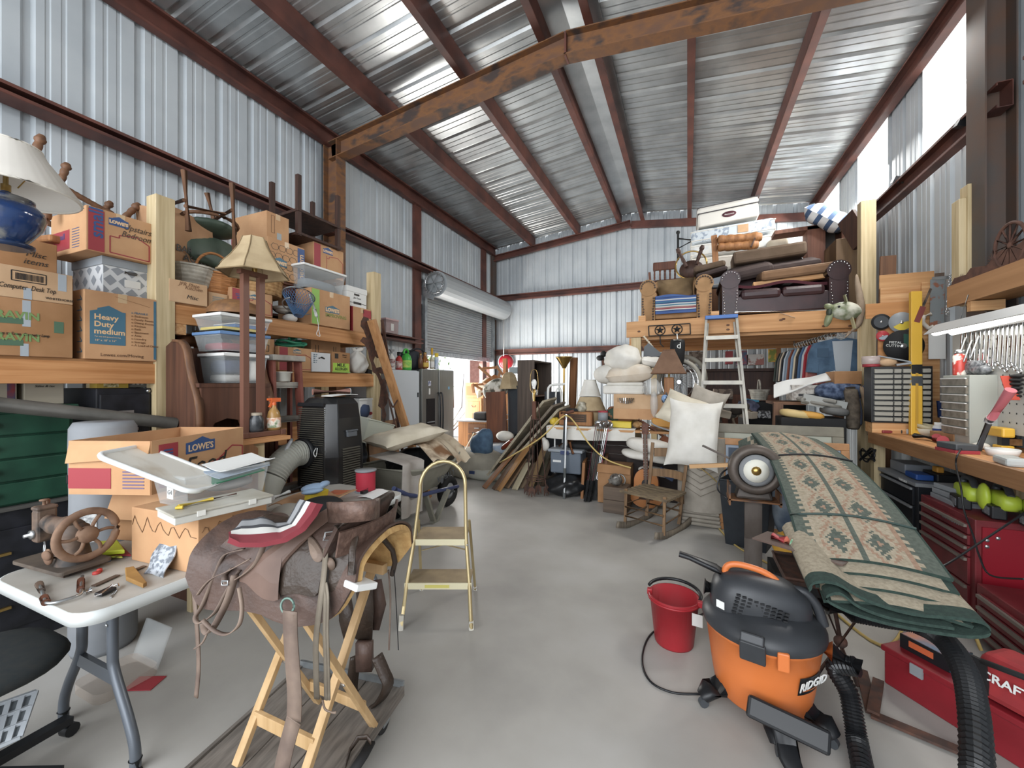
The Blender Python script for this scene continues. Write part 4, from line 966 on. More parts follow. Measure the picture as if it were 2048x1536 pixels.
COW = mat('cowhide','#7a5536','#5c3e28',.9,scale=3,c3='#c9b79c',lo=.42,hi=.7,bump=.2)
solo('cowhide','brown and white cowhide draped in the wheelbarrow under the pillow','hide',MB().sheet(lambda a,b: V((-3.0 +.55*b,3.62 +.38*a +.05*math.sin(4*b),.90 +.02*math.sin(9*a) - (.34*max(0,b -.55)))),10,12,.008),COW)
solo('cowhide','pale cowhide hanging over the wheelbarrow nose','hide',MB().sheet(lambda a,b: V((-2.85 +.42*b,4.05 +.28*a,.93 -.28*b*b +.02*math.sin(8*a))),8,10,.008),mat('pale_hide','#b7a78e','#8b6b4c',.9,scale=4,lo=.5,hi=.7))
sack('rubbish_bag','black plastic bag lying in the wheelbarrow tray','bag',V((-2.85,3.8,.44)),.26,.42,mat('black_bag','#1d1e20',rough=.3,bump=.4,scale=9),5,False)
PK = clear('pink_clear','#b99a98',.55); p = P(775,678,x=-4.68); t = T('pink_storage_box','clear pinkish storage box on the wall girt above the freezer','storage box',(-4.68,p.y,2.428)); t.part('body',MB().box((0,0,.11),(.2,.30,.22),tp=1.06),PK); t.part('lid',MB().box((0,0,.23),(.22,.33,.025)),plain('#c4a3a2')); t.part('white_card',MB().box((.104,0,.1),(.004,.07,.12)),PAPER)
# ================================================================ dresser, folding table and what lies on it
GRND = mat('green_paint','#1d4a36','#173d2d',.45,scale=8); BLKP = mat('black_paint','#15161a','#22232a',.5,scale=12)
DX = -3.72
t = T('chest_of_drawers','dark green chest of four drawers with brass knobs, stacked on a black cabinet','dresser',(DX,.62,.84))
t.part('case',MB().box((-.25,.34,.29),(.5,.68,.58)),GRND,bevel=.004); t.part('top',MB().box((-.24,.34,.585),(.54,.72,.03)),GRND,bevel=.008)
for k in range(4):
    z = .075 +.138*k; d = t.part('drawer',MB().box((.006,.34,z),(.03,.64,.126)),GRND,bevel=.006)
    t.part('knob',MB().lathe([(.006,0),(.008,.012),(.018,.018),(.018,.026),(0,.034)],(.02,.34,z),12,R(0,90,0)),BRASS,d)
t = T('cabinet','low black painted cabinet under the green chest of drawers','cabinet',(DX +.02,.58,0))
t.part('case',MB().box((-.28,.38,.41),(.56,.76,.82)),BLKP,bevel=.005); t.part('top',MB().box((-.27,.385,.828),(.6,.80,.022)),mat('dusty_black','#4a4844',rough=.8),bevel=.004)
for k in range(2):
    d = t.part('drawer',MB().box((.006,.38,.25 +.32*k),(.02,.70,.28)),BLKP,bevel=.006); t.part('handle',MB().box((.025,.38,.25 +.32*k),(.02,.12,.015)),BRASS,d)
t = T('file_cabinet','black metal file cabinet with a silver label holder behind the green dresser','file cabinet',(-3.66,1.40,0))
t.part('case',MB().box((-.3,.145,.77),(.6,.31,1.54)),BLKP,bevel=.006)
for k in range(3):
    d = t.part('drawer',MB().box((.004,.145,1.30 -.44*k),(.02,.28,.40)),BLKP,bevel=.006)
    t.part('label_holder',MB().box((.016,.145,1.36 -.44*k),(.004,.085,.045)).box((.018,.145,1.36 -.44*k),(.004,.06,.02)),STEEL,d)
    t.part('handle',MB().box((.025,.145,1.25 -.44*k),(.025,.12,.02)),STEEL,d)
t.part('lock',MB().lathe([(.012,0),(.012,.012),(0,.014)],(.004,.275,1.52),12,R(0,90,0)),STEEL)
p = P(226,776,x=-3.72)
t = T('yellow_carton','small yellow printed carton lying on the black file cabinet','box',(p.x,p.y -.06,1.542)); t.part('body',MB().box((-.05,.06,.022),(.1,.17,.044)),plain('#c9a63a')); t.part('printed_label',MB().box((.0008,.05,.022),(.002,.08,.034)),mat('yellow_print','#e3d9a8','#8a7a3a',.6,scale=60))
t = T('desk_telephone','grey keypad desk telephone leaning upright on the black file cabinet','telephone',(-3.74,1.60,1.542))
t.part('body',MB().box((-.03,.04,.075),(.03,.17,.15),R(0,-10,0)),plain('#3b3c3c'),bevel=.006); o = t.part('keypad',MB().box((-.008,.05,.07),(.012,.11,.135),R(0,-10,0)),plain('#77756d'))
for i in range(3):
    for j in range(4): t.part('key',MB().box((.004 -.004*j,.025 +.025*i,.028 +.023*j),(.008,.014,.012)),plain('#b5b3a8'),o)
c = cart('plain beige carton with faint pencil writing on the green dresser',48,128,748,800,z0=1.441,dep=.3,x=DX -.06,m=mat('beige_board','#b8ad98',rough=.85),tape=False); c.write('Sales & tax',.02,INK,.5,.6,shear=.3)
c = cart('beige box with a blue printed spine at the near end of the green dresser',-40,34,752,800,z0=1.441,dep=.3,x=DX -.06,m=mat('beige_board','#b8ad98',rough=.85),tape=False); c.rect('blue_spine',.72,.95,.05,.95,mat('blue_print','#2f5a80','#a03a3a',.5,scale=18))
solo('plastic_pipe','long grey plastic pipe lying from the green dresser to the shelf post','pipe',MB().tube([(-3.62,.45,1.505),(-3.62,.75,1.498),P(352,847,x=-3.45)],.042,16),mat('grey_pipe','#5d5a54','#4a4843',.6,scale=8))
# rolled sleeping pad
t = T('sleeping_pad','rolled grey padded mat in a sleeve with black strap, standing behind the table','roll',(-3.22,1.26,0),10); PAD = mat('grey_sleeve','#85888c','#767a7f',.7,scale=3,bump=.2,bscale=9)
prof = [(0,0),(.14,0),(.15,.03),(.15,.6),(.146,.9),(.15,1.2),(.148,1.31),(.13,1.345),(0,1.34)]
t.part('roll',MB().lathe(prof,n=24),PAD); t.part('strap',MB().lathe([(.151,1.0),(.154,1.002),(.154,1.045),(.151,1.047)],n=24,cap=False),BLKM)
t.part('care_label',MB().lathe([(.1515,.55),(.1515,.84)],n=8,cap=False,arc=(-1.55,-.75)),mat('printed_label','#c9cac8','#6d6f70',.7,scale=40))
# folding table
TZ = .74
def rrect(x0,x1,y0,y1,r,n=6):
    out = []
    for cx,cy,a in ((x1 - r,y1 - r,0),(x0 + r,y1 - r,90),(x0 + r,y0 + r,180),(x1 - r,y0 + r,270)):
        out += [(cx + r*math.cos(math.radians(a +90*k/n)),cy + r*math.sin(math.radians(a +90*k/n))) for k in range(n +1)]
    return out
t = T('folding_table','long white plastic folding table with grey bowed legs, cluttered with tools and boxes','table',(-2.36,1.6,0)); t.world = True
TBL = mat('dirty_table_top','#b6b2aa','#a09a90',.5,scale=5,lo=.3,hi=.75); TLEG = mat('table_leg_grey','#5c626a',rough=.35,metal=.3)
o = t.part('top',MB().prism(rrect(-2.74,-1.98,.71,2.52,.09),.014,Matrix.Translation((0,0,TZ -.014))),TBL)
pr = rrect(-2.745,-1.975,.705,2.525,.095); n = len(pr); rim = MB()
vs = [V((x,y,z)) for z,k in ((TZ -.001,1),(TZ -.05,1)) for x,y in pr]; inn = rrect(-2.735,-1.985,.715,2.515,.085); vs += [V((x,y,z)) for z in (TZ -.05,TZ -.001) for x,y in inn]
fs = []
for r0 in range(4):
    for k in range(n): fs.append((r0*n + k,((r0 +1) % 4)*n + k,((r0 +1) % 4)*n + (k +1) % n,r0*n + (k +1) % n))
t.part('edge',rim.add(vs,fs,sm=True),mat('table_edge','#c6cac8',rough=.45))
for y in (.9,2.3):
    for s in (-1,1):
        pts = spline([(-2.36 + s*.13,y,.72),(-2.36 + s*.13,y,.45),(-2.36 + s*.145,y,.36),(-2.36 + s*.25,y,.2),(-2.36 + s*.30,y,.1),(-2.36 + s*.305,y,.015)],5)
        l = t.part('leg',MB().tube(pts,.019,12),TLEG); t.part('rubber_foot',MB().tube([(-2.36 + s*.305,y,.0),(-2.36 + s*.305,y,.05)],.023,12),BLK,l)
        t.part('bolt',MB().ell((-2.36 + s*.13,y -.02,.56),(.007,.005,.007)),STEEL,l)
    t.part('crossbar',MB().box((-2.36,y,.335),(.30,.02,.055)),TLEG)
    t.part('brace',MB().bar((-2.36,y,.58),(-2.36,y + (.35 if y < 1 else -.35),.72),.02,.02).bar((-2.49,y,.6),(-2.23,y,.6),.02,.015),TLEG)
# sewing machine head
t = T('sewing_machine','rusted antique sewing machine with spoked handwheel on the near end of the table','sewing machine',(-2.60,.875,TZ +.022),4); OLD = mat('old_machine_iron','#4a3e36','#2e2a28',.6,scale=9,c3='#6a5546',bump=.12); RUSTL = mat('tan_rust','#8a6a52','#6d4f3c',.75,scale=14,bump=.2)
t.part('bed',MB().prism(rrect(-.19,.19,-.09,.09,.02),.016),mat('dusty_bed','#5d5044','#4a4038',.7,scale=10),bevel=.003); t.part('underside',MB().box((0,.0,-.012),(.3,.12,.02)),OLD)
t.part('pillar',MB().lathe([(.062,.016),(.055,.05),(.045,.10),(.05,.14),(.05,.17),(.03,.185)],(.09,0,0),18),OLD)
t.part('arm',MB().tube(spline([(.10,0,.155),(.03,0,.165),(-.06,0,.16),(-.12,0,.17)],5),[.042]*6 + [.034]*6 + [.03]*4,14,flat=1.15),OLD)
t.part('head',MB().box((-.145,0,.155),(.05,.07,.15)).box((-.145,0,.235),(.06,.075,.02)),OLD,bevel=.01)
t.part('face_plate',MB().box((-.173,0,.15),(.006,.06,.13)),RUSTL); t.part('thumb_screw',MB().lathe([(.006,0),(.006,.018),(.016,.02),(.016,.026),(0,.028)],(-.15,0,.245),10),RUSTL); t.part('thumb_screw',MB().lathe([(.008,0),(.008,.02),(0,.022)],(-.17,.02,.245),10),RUSTL)
t.part('needle_bar',MB().tube([(-.145,0,.09),(-.145,0,.03)],.006,8).tube([(-.13,.02,.1),(-.13,.02,.028)],.005,8).box((-.135,.01,.026),(.03,.02,.006)),STEEL)
t.part('tension_disc',MB().lathe([(.02,0),(.02,.01),(.008,.014),(.008,.03),(0,.03)],(-.15,-.036,.12),14,R(90,0,0)),STEEL)
w = MB(); wc = V((.19,0,.15))
w.tube([wc + V((0,.10*math.cos(k*PI/18),.10*math.sin(k*PI/18))) for k in range(36)],.013,10,closed=True,flat=1.2); o = t.part('handwheel',w,RUSTL)
for k in range(6): t.part('spoke',MB().tube(spline([wc + V((.0,.02*math.cos(k*PI/3),.02*math.sin(k*PI/3))),wc + V((.006,.06*math.cos(k*PI/3 +.12),.06*math.sin(k*PI/3 +.12))),wc + V((0,.09*math.cos(k*PI/3),.09*math.sin(k*PI/3)))],3),.007,8),RUSTL,o)
t.part('hub',MB().lathe([(.035,-.012),(.035,.012),(.028,.02),(0,.022)],wc,20,R(0,90,0)),RUSTL,o); t.part('axle',MB().tube([wc,(.10,0,.15)],.014,10),OLD)
t.part('bobbin_winder',MB().ell((.06,-.07,.06),(.03,.012,.035)).ell((.085,-.085,.075),(.025,.01,.02),R(0,20,10)).tube([(.06,-.07,.06),(.06,-.02,.03)],.008,8),RUSTL)
lay = lambda u,v,z=TZ: P(u,v,z=z)
# hand brace
t = T('hand_brace','old iron hand brace with wooden grips lying on the table edge','tool',lay(120,1190)); t.world = True; z = TZ +.014
pts = [lay(165,1150,z),lay(163,1165,z),lay(163,1180,z),lay(158,1190,z),lay(115,1204,z),lay(95,1206,z),lay(90,1200,z),lay(86,1186,z),lay(80,1172,z)]
t.part('crank',MB().tube(spline(pts,4),.006,8),STEEL)
t.part('chuck',MB().tube([lay(84,1182,z),lay(78,1168,z)],[.010,.013],10),OLD); t.part('grip',MB().tube([lay(88,1195,z),lay(92,1205,z)],.013,10),REDW); t.part('grip',MB().tube([lay(162,1160,z),lay(161,1180,z)],.012,10),REDW)
t = T('bevel_square','carpenter square with brass-bound wooden handle lying on the table','tool',lay(250,1155)); t.world = True; z = TZ +.006
t.part('blade',MB().bar(lay(187,1172,z),lay(236,1150,z),.022,.004),mat('blade_brown','#5d4c40',rough=.5)); t.part('blade_end',MB().bar(lay(262,1143,z),lay(290,1132,z),.02,.004),mat('blade_brown','#5d4c40',rough=.5))
h4 = [lay(250,1143,z),lay(268,1140,z),lay(294,1172,z),lay(286,1177,z),lay(252,1162,z)]; t.part('handle',MB().add(h4 + [p + V((0,0,.018)) for p in h4],[(4,3,2,1,0),(5,6,7,8,9)] + [(k,(k +1) % 5,5 + (k +1) % 5,5 + k) for k in range(5)]),mat('boxwood','#a87c3e','#8f6630',.5,scale=8),bevel=.003)
t = T('hex_key_set','black hex key holder with chrome keys on the table','tool',lay(205,1182)); t.world = True; z = TZ +.012
t.part('holder',MB().bar(lay(196,1190,z),lay(226,1176,z),.035,.014),BLK,bevel=.003)
for k in range(5):
    a = lay(190 +3*k,1192 -1.0*k,z +.002*k); t.part('hex_key',MB().tube([lay(216 +2*k,1178 -2*k,z +.002*k),a],.0028,6),CHROME)
t.part('hex_key',MB().tube([lay(222,1173,z),lay(236,1168,z),lay(238,1174,z)],.004,6),CHROME); t.part('socket',MB().tube([lay(170,1184,z),lay(182,1180,z)],.010,10),CHROME)
solo('spade_bit','short steel bit lying beside the hex keys','drill bit',MB().tube([lay(221,1195,TZ +.004),lay(232,1181,TZ +.004)],.004,6),STEEL)
p = lay(193,1148); solo('bottle_cap','small red plastic cap on the table behind the brace','cap',MB().lathe([(.012,0),(.014,.002),(.013,.01),(0,.012)],p,12),plain('#c23a34')); p = lay(199,1144); solo('bottle_cap','second red plastic cap touching the first','cap',MB().lathe([(.009,0),(.01,.002),(.009,.014),(0,.016)],p,12),plain('#c23a34'))
# packets
t = T('tool_packet','yellow, grey and red plastic packet lying behind the sewing machine','packet',lay(212,1112)); t.world = True
a = [lay(160,1112,TZ +.012),lay(262,1112,TZ +.006),lay(240,1090,TZ +.012),lay(175,1088,TZ +.012)]
def slab(q,th): return MB().add(q + [p + V((0,0,th)) for p in q],[tuple(range(len(q)))[::-1],tuple(range(len(q),2*len(q)))] + [(k,(k +1) % len(q),len(q) + (k +1) % len(q),len(q) + k) for k in range(len(q))])
t.part('red_card',slab(a,.006),RED); t.part('yellow_pouch',slab([lay(203,1112,TZ +.02),lay(250,1108,TZ +.02),lay(236,1088,TZ +.02),lay(198,1090,TZ +.02)],.022),plain('#c8d32a',.5),bevel=.006); t.part('grey_pouch',slab([lay(170,1112,TZ +.02),lay(202,1112,TZ +.02),lay(197,1090,TZ +.02),lay(172,1092,TZ +.02)],.018),GREY,bevel=.004)
t.part('round_sticker',MB().lathe([(.012,0),(.012,.002)],lay(182,1108,TZ +.04),14),PAPER); t.part('printed_strip',slab([lay(205,1115,TZ +.012),lay(245,1116,TZ +.012),lay(243,1113,TZ +.012),lay(205,1112,TZ +.012)],.004),mat('yellow_black_print','#c9cf4a','#30302a',.5,scale=60))
solo('paper_packet','flat blue packet under the yellow and red packet','packet',slab([lay(198,1128,TZ +.001),lay(222,1122,TZ +.001),lay(220,1110,TZ +.001),lay(195,1114,TZ +.001)],.006),plain('#2f6fa8'))
t = T('foil_packet','crumpled silver printed packet leaning against the brown carton','packet',lay(308,1152),0); t.world = True
b0,b1 = lay(288,1148,TZ),lay(326,1156,TZ)
t.part('sheet',MB().sheet(lambda a,b: b0.lerp(b1,a) + V((-.03*b,.075*b +.006*math.sin(8*b +3*a),.115*b +.004*math.sin(6*a))),8,8,.004),mat('silver_print','#b9bfc6','#7b828c',.35,.3,scale=55,lo=.45,hi=.55))
# cartons and totes on the table
t = T('cardboard_box','water stained brown carton on the table under the white parts case','box',(-2.19,1.22,TZ),4); t.part('body',MB().box((0,0,.125),(.46,.33,.25)),CARD,bevel=.004)
st = MB()
rd = random.Random(8)
for (x0,x1,y,ax) in ((-.22,.22,-.1665,0),(-.15,.15,.2315,1)):
    pts = [(x0 + (x1 - x0)*k/24,.175 +.028*math.sin(k*1.3) + rd.uniform(-.012,.012)) for k in range(25)]
    st.tube([(a,y,z) if ax == 0 else (y,a,z) for a,z in pts],.0016,4)
t.part('water_stain',st,plain('#7d5a3c')); t.part('tape',MB().box((0,0,.2506),(.45,.05,.0012)),mat('clear_tape','#c7a67c'))
t = T('parts_case','flat white plastic parts case on top of the water stained carton','case',(-1.98,1.17,TZ +.252),-10); t.part('tray',MB().box((0,0,.016),(.2,.38,.032)),plain('#c4c3ba',.4),bevel=.004); t.part('lid',MB().box((0,0,.037),(.21,.39,.01)),mat('dusty_lid','#bdbbb0','#a09a8a',.45,scale=5),bevel=.003)
for s in (-1,1): t.part('latch',MB().box((.106,s*.1,.03),(.006,.03,.022)),plain('#d8d7cf'))
t = T('utility_knife','yellow hooked utility tool lying on the white parts case','tool',(-1.99,1.13,TZ +.295)); t.part('handle',MB().tube([(-.02,-.10,.008),(-.01,.03,.008)],.009,8),plain('#c9a92f',.5)); t.part('hook',MB().tube([(-.02,-.10,.008),(-.005,-.115,.008),(.01,-.10,.008)],.008,8),plain('#c9a92f',.5)); t.part('shaft',MB().tube([(-.01,.03,.008),(0,.13,.008)],.004,8),IRON)
zt = TZ +.253
t = tub('clear plastic tote full of papers on the water stained carton, its lid tipped in',1.10,1.50,zt,zt +.145,-2.10,.26,None)
t.part('sticker',MB().box((-.16,.022,.06),(.05,.002,.06)),PAPER); t.text('G4',.03,INK,(-.16,.0205,.06),(1,0,0),(0,0,1))
t2 = T('tub_lid','dusty white tub lid tipped up in the clear tote','lid',(-2.275,1.11,zt +.17)); d = V((.35,.19,-.175)).normalized(); n2 = V((-.19,.35,0)).normalized(); X = Matrix((d,n2,d.cross(n2))).transposed()
lidp = rrect(-.22,.22,-.13,.13,.05)
t2.part('panel',MB().prism(lidp,.01,X.to_4x4()),mat('dusty_white','#d3cfc4','#a8957a',.5,scale=4,stretch=(1,2,1),lo=.5,hi=.8)); t2.part('rim',MB().tube([X @ V((x,y,.008)) for x,y in lidp],.012,8,closed=True),plain('#d6d8d6',.4))
for k,(m,l,nm,z,a) in enumerate(((plain('#2f7a56',.5),'green folder sticking out of the clear tote','document_folder',.10,6),(plain('#9aa9ba',.6),'pale blue envelope with a blue stripe in the clear tote','envelope',.125,-4),(PAPER,'white envelope on top of the papers in the clear tote','envelope',.15,9),(plain('#8b8580',.7),'crumpled grey glove in the clear tote','glove',.06,0))):
    if nm == 'glove': mb = MB().ell((-2.2,1.35,zt +.06),(.09,.12,.03))
    else: mb = MB().sheet(lambda p,q: V((-2.30 +.2*p,1.22 +.26*q +.03*k,zt + z +.02*q +.012*math.sin(4*p + k))),5,5,.004)
    o = solo(nm,l,'paper' if nm != 'glove' else 'glove',mb,m)
t = T('curtain_rod','thin white rod with a black finial poking out beside the tub lid','rod',P(190,942,x=-2.75)); t.world = True; a,b = P(205,943,x=-2.72),P(300,965,x=-2.45)
t.part('rod',MB().tube([a,b],.006,8),WHT); t.part('finial',MB().tube([P(190,940,x=-2.75),P(196,942,x=-2.74),a],[.012,.008,.012],10),BLK)
# two cartons stacked at the back of the table
t = T('cardboard_box','lower brown carton with loose flap at the back of the table','box',(-2.66,1.38,TZ),14); t.part('body',MB().box((0,0,.14),(.38,.40,.28)),CARD3,bevel=.004)
t.part('flap',MB().sheet(lambda a,b: V((-.19 +.38*a,-.2 -.05*b,.28 -.15*b)),2,3,.005),CARD); t.part('tape',MB().box((-.0,-.202,.06),(.05,.002,.09)),SILV); t.text('Clothes & ...\nhandle like so',.018,INK,(0,-.203,.125),(1,0,0),(0,0,1))
t = T('cardboard_box','open moving carton with blue emblem, red band and Food scrawled in pen on the table','box',(-2.42,1.12,TZ +.284),21); w_,l_,h_ = .42,.64,.265
bx = MB()
for c_,s_ in (((0,l_/2,h_/2),(.006,l_,h_)),((-w_,l_/2,h_/2),(.006,l_,h_)),((-w_/2,0,h_/2),(w_,.006,h_)),((-w_/2,l_,h_/2),(w_,.006,h_)),((-w_/2,l_/2,.003),(w_,l_,.006))): bx.box(c_,s_)
o = t.part('body',bx,CARD)
def pr(a0,a1,z0,z1,m,nm,face='F'):
    if face == 'F': return t.part(nm,MB().box((.004,(a0 + a1)/2,(z0 + z1)/2),(.002,a1 - a0,z1 - z0)),m,o)
    return t.part(nm,MB().box(((a0 + a1)/2,-.004,(z0 + z1)/2),(a1 - a0,.002,z1 - z0)),m,o)
pr(.04,.15,.02,.24,RED,'red_band'); t.text('small',.075,BLUE,(.0055,.095,.14),(0,0,1),(0,-1,0),o,bold=.001); pr(-.42,-.2,.03,.13,RED,'red_panel','N')
for k in range(7): pr(-.14,-.03,.03 +.016*k,.037 +.016*k,plain('#6a5a7a'),'printed_line','N')
em = [(.2,.165),(.40,.165),(.40,.225),(.37,.225),(.31,.25),(.24,.228),(.2,.225)]
t.part('emblem',MB().prism(em,.0015,Matrix(((0,0,1,.004),(1,0,0,0),(0,1,0,0),(0,0,0,1)))),BLUE,o); t.text("LOWE'S",.05,plain('#d8b48a'),(.0062,.30,.192),(0,1,0),(0,0,1),o,bold=.001)
t.text('Food',.14,INK,(.0055,.33,.09),(0,1,0),(0,0,1),o,shear=.3)
rl = MB(); q = [(.3,.04),(.3,.07),(.43,.10),(.54,.165),(.63,.15),(.63,.03)]
for k in range(5): rl.bar((.005,*q[k]),(.005,*q[k +1]),.008,.001,(1,0,0))
t.part('red_line',rl,RED,o)
t.part('flap',MB().sheet(lambda a,b: V((-w_ + w_*a,.0 +.003,h_ -.11*b*(1 -.3*a))) + V((0,-.02*b,0)),4,3,.005),CARD)
# odds and ends toward the far end
solo('work_glove','pair of blue rubber gloves with yellow cuffs beside the pale drain hose','gloves',MB().ell((-2.32,1.98,TZ +.13),(.06,.09,.025)).ell((-2.30,2.05,TZ +.14),(.03,.06,.02),R(0,0,25)).ell((-2.26,1.92,TZ +.125),(.035,.07,.018),R(0,0,-20)),plain('#8ba6c4',.6))
solo('yellow_cuff','yellow cloth strip under the blue gloves','cloth',MB().box((-2.28,1.97,TZ +.09),(.05,.16,.04),R(0,10,8)),plain('#d0b62c'))
solo('paper_bag','flattened brown kraft paper bag under the blue gloves','paper',MB().sheet(lambda a,b: V((-2.45 +.3*a,1.75 +.45*b,TZ +.05 +.03*math.sin(5*a +3*b))),8,8,.005),KRAFT)
t = T('paint_roller','paint roller frame with black rod and white sleeve across the table','tool',(-2.3,1.7,TZ +.16)); t.world = True; t.part('rod',MB().tube([P(512,1008,x=-2.2),P(602,973,x=-2.3)],.007,8),BLK); t.part('sleeve',MB().tube([P(546,996,x=-2.21),P(578,984,x=-2.25)],.013,10),PAPER)
solo('work_glove','grey ribbed work glove lying by the striped saddle blanket','glove',MB().ell((-1.98 -.1,1.60,TZ +.09),(.09,.10,.06)).box((-2.06,1.52,TZ +.05),(.1,.06,.08)),mat('grey_glove','#8f8a80',rough=.9))
solo('cloth','dark blue and white striped cloth under the grey glove','cloth',MB().sheet(lambda a,b: V((-2.15 +.17*a,1.46 +.3*b,TZ +.02 +.02*math.sin(6*a))),8,6,.01,mi=lambda i,j: i % 2),[plain('#3a4254',.9),LINEN])
solo('rubber_pad','black rubber boot shape lying behind the saddle blanket','pad',MB().ell((-2.12,1.86,TZ +.06),(.1,.14,.06),R(0,0,-20)),BLKM)
t = T('cord_spool','spool of bright red cord at the far end of the table','spool',(-2.28,2.42,TZ)); t.part('cord',MB().lathe([(.0,.012)] + [(.07 + (.003 if k % 2 else 0),.012 +.0055*k) for k in range(28)] + [(0,.16)],n=20),plain('#b8283a',.6)); t.part('flange',MB().lathe([(.08,0),(.08,.012),(0,.012)],n=20),GREY); t.part('flange',MB().lathe([(0,.16),(.08,.16),(.08,.17),(0,.17)],n=20),GREY)
solo('paper_sheet','white receipt paper lying at the far corner of the table','paper',MB().sheet(lambda a,b: V((-2.2 +.2*a,2.25 +.22*b,TZ +.008 +.012*math.sin(4*a + b))),5,5,.002),PAPER)
solo('paper_sheet','orange packet lying by the red cord spool','paper',MB().box((-2.42,2.3,TZ +.008),(.13,.1,.012),R(0,0,20)),plain('#d0704a'))
solo('binder_clip','small black clip on the papers at the table end','clip',MB().box((-2.2,2.32,TZ +.03),(.03,.05,.02)).tube([(-2.2,2.32,TZ +.04),(-2.2,2.36,TZ +.05),(-2.18,2.33,TZ +.045)],.002,5),BLK)
# under the table, at the near left corner
t = T('office_chair','dark office chair with rounded seat at the near corner of the table','chair',(-2.47,.58,0)); t.part('seat',MB().ell((0,0,.49),(.27,.25,.045),None,26,8,e=.8),mat('dark_seat','#2b2d2c','#22282a',.9,scale=30)); t.part('post',MB().tube([(0,0,.08),(0,0,.46)],.03,10),BLK)
for k in range(5):
    a = math.radians(72*k +30); l = t.part('foot',MB().bar((0,0,.1),(.3*math.cos(a),.3*math.sin(a),.075),.05,.03),BLK); t.part('caster',MB().lathe([(.028,-.02),(.028,.02)],(.3*math.cos(a),.3*math.sin(a),.03),12,R(90,0,math.degrees(a))),BLK,l)
A,B,C,D = P(-40,1428,z=.26),P(72,1388,z=.26),P(40,1480,z=.17),P(-60,1525,z=.17)
t = T('plastic_crate','pale grey slotted plastic panel tilted beside the office chair','crate',(D.x,D.y,.03)); t.world = True
t.part('panel',slab([D,C,B,A],.004),mat('grey_panel','#7d8387',rough=.5)); n_ = V((0,0,.012))
for k in range(5): t.part('rib',MB().bar(A.lerp(B,k/4) + n_,D.lerp(C,k/4) + n_,.016,.012),plain('#b4bac0',.5))
for k in range(4): t.part('rib',MB().bar(A.lerp(D,k/3) + n_,B.lerp(C,k/3) + n_,.014,.012),plain('#b4bac0',.5))
t = T('plastic_clamshell','empty clear clamshell package lying on the floor under the table','package',P(220,1372,z=0)); b = t.part('tray',MB().prism(rrect(-.13,.13,-.1,.16,.05),.05),clear('amber_clear','#c9b8a8',.35)); t.part('lid',MB().box((0,.18,.12),(.24,.01,.2),R(-20,0,0)),CLEAR); t.part('red_card',MB().box((.15,.08,.004),(.14,.1,.004),R(0,0,25)),RED)
# ================================================================ saddle on its rack, dolly, step stool
t = T('flat_dolly','weathered plank dolly with a galvanised edge and rubber casters under the saddle rack','dolly',(-1.45,1.08,0),9)
DW = mat('dolly_wood','#7a7168','#5d564f',.85,scale=6,stretch=(8,1,8),bump=.2)
for k in range(3): t.part('plank',MB().box((-.185 +.185*k,0,.12),(.18,.86,.03)),DW,bevel=.003)
t.part('edge_rail',MB().box((0,.435,.135),(.58,.012,.06)),GALV)
for s in (-1,1): t.part('side_rail',MB().box((s*.285,0,.12),(.016,.87,.045)),DW)
for s in (-1,1):
    for q in (-1,1):
        c = t.part('caster',MB().box((s*.24,q*.33,.095),(.06,.08,.02)).box((s*.24 -.022,q*.33,.07),(.006,.05,.06)).box((s*.24 +.022,q*.33,.07),(.006,.05,.06)),GALV)
        t.part('wheel',MB().lathe([(.045,-.014),(.048,-.008),(.048,.008),(.045,.014)],(s*.24,q*.33,.048),16,R(0,90,0)),BLK,c)
DT = .136
ST = wood('stick_pine','#c49f6e','#b08a58','z',s=.7)
t = T('saddle_rack','folding crossed-leg pine rack carrying the western saddle','rack',(-1.39,1.17,DT)); t.world = True
def st(a,b,w=.03,h=.022,up=(1,0,0),n='leg'): t.part(n,MB().bar(a,b,w,h,up),ST,bevel=.002)
for x,d in ((-1.555,.012),(-1.235,.012)):
    st((x,.985,DT +.0),(x,1.36,.80),.022,.034); st((x +.026,1.33,DT),(x +.026,.98,.79),.022,.034)
    t.part('bolt',MB().lathe([(.006,0),(.006,.05)],(x -.015,1.165,.42),8,R(0,90,0)),STEEL)
st((-1.555,1.06,.265),(-1.235,1.06,.265),.018,.05,(0,0,1),'crossbar'); st((-1.53,1.28,.25),(-1.21,1.28,.25),.018,.04,(0,0,1),'crossbar')
st((-1.60,1.30,.81),(-1.14,1.32,.81),.03,.04,(0,0,1),'top_rail'); st((-1.56,1.02,.80),(-1.14,1.05,.80),.03,.04,(0,0,1),'top_rail')

t = T('saddle','worn brown western saddle with fleece lining, hanging straps and stirrup, on the pine rack','saddle',(-1.37,1.15,.80),12)
# arch of the skirts: a runs front to back, b from the near to the far edge
def arch(off,sh=0):
    def f(a,b):
        x = -.34 +.68*a; q = 2*b -1; s = 1 if q > 0 else -1; r = abs(q)
        wob = .02*math.sin(9*a +2*q)
        L = (.15 +.07*math.sin(PI*min(1,max(0,(a +.05)))) ** .7)*(1 -.55*max(0,(a -.86)/.14) ** 2 -.5*max(0,(.12 - a)/.12) ** 2) - sh
        y = s*(.16*math.sin(min(1,r*1.5)*PI/2) +.045*r)*(1 + off)
        z = .17 + off*.25 - L*max(0,r -.16) ** 1.25/.84 ** 1.25 +.05*(2*a -1) ** 2*(1 - r) + wob*r
        return V((x,y,z))
    return f
t.part('skirt',MB().sheet(arch(.04),30,28,.008),LEA); t.part('fleece_lining',MB().sheet(arch(-.04,.015),26,24,.022),FLEECE)
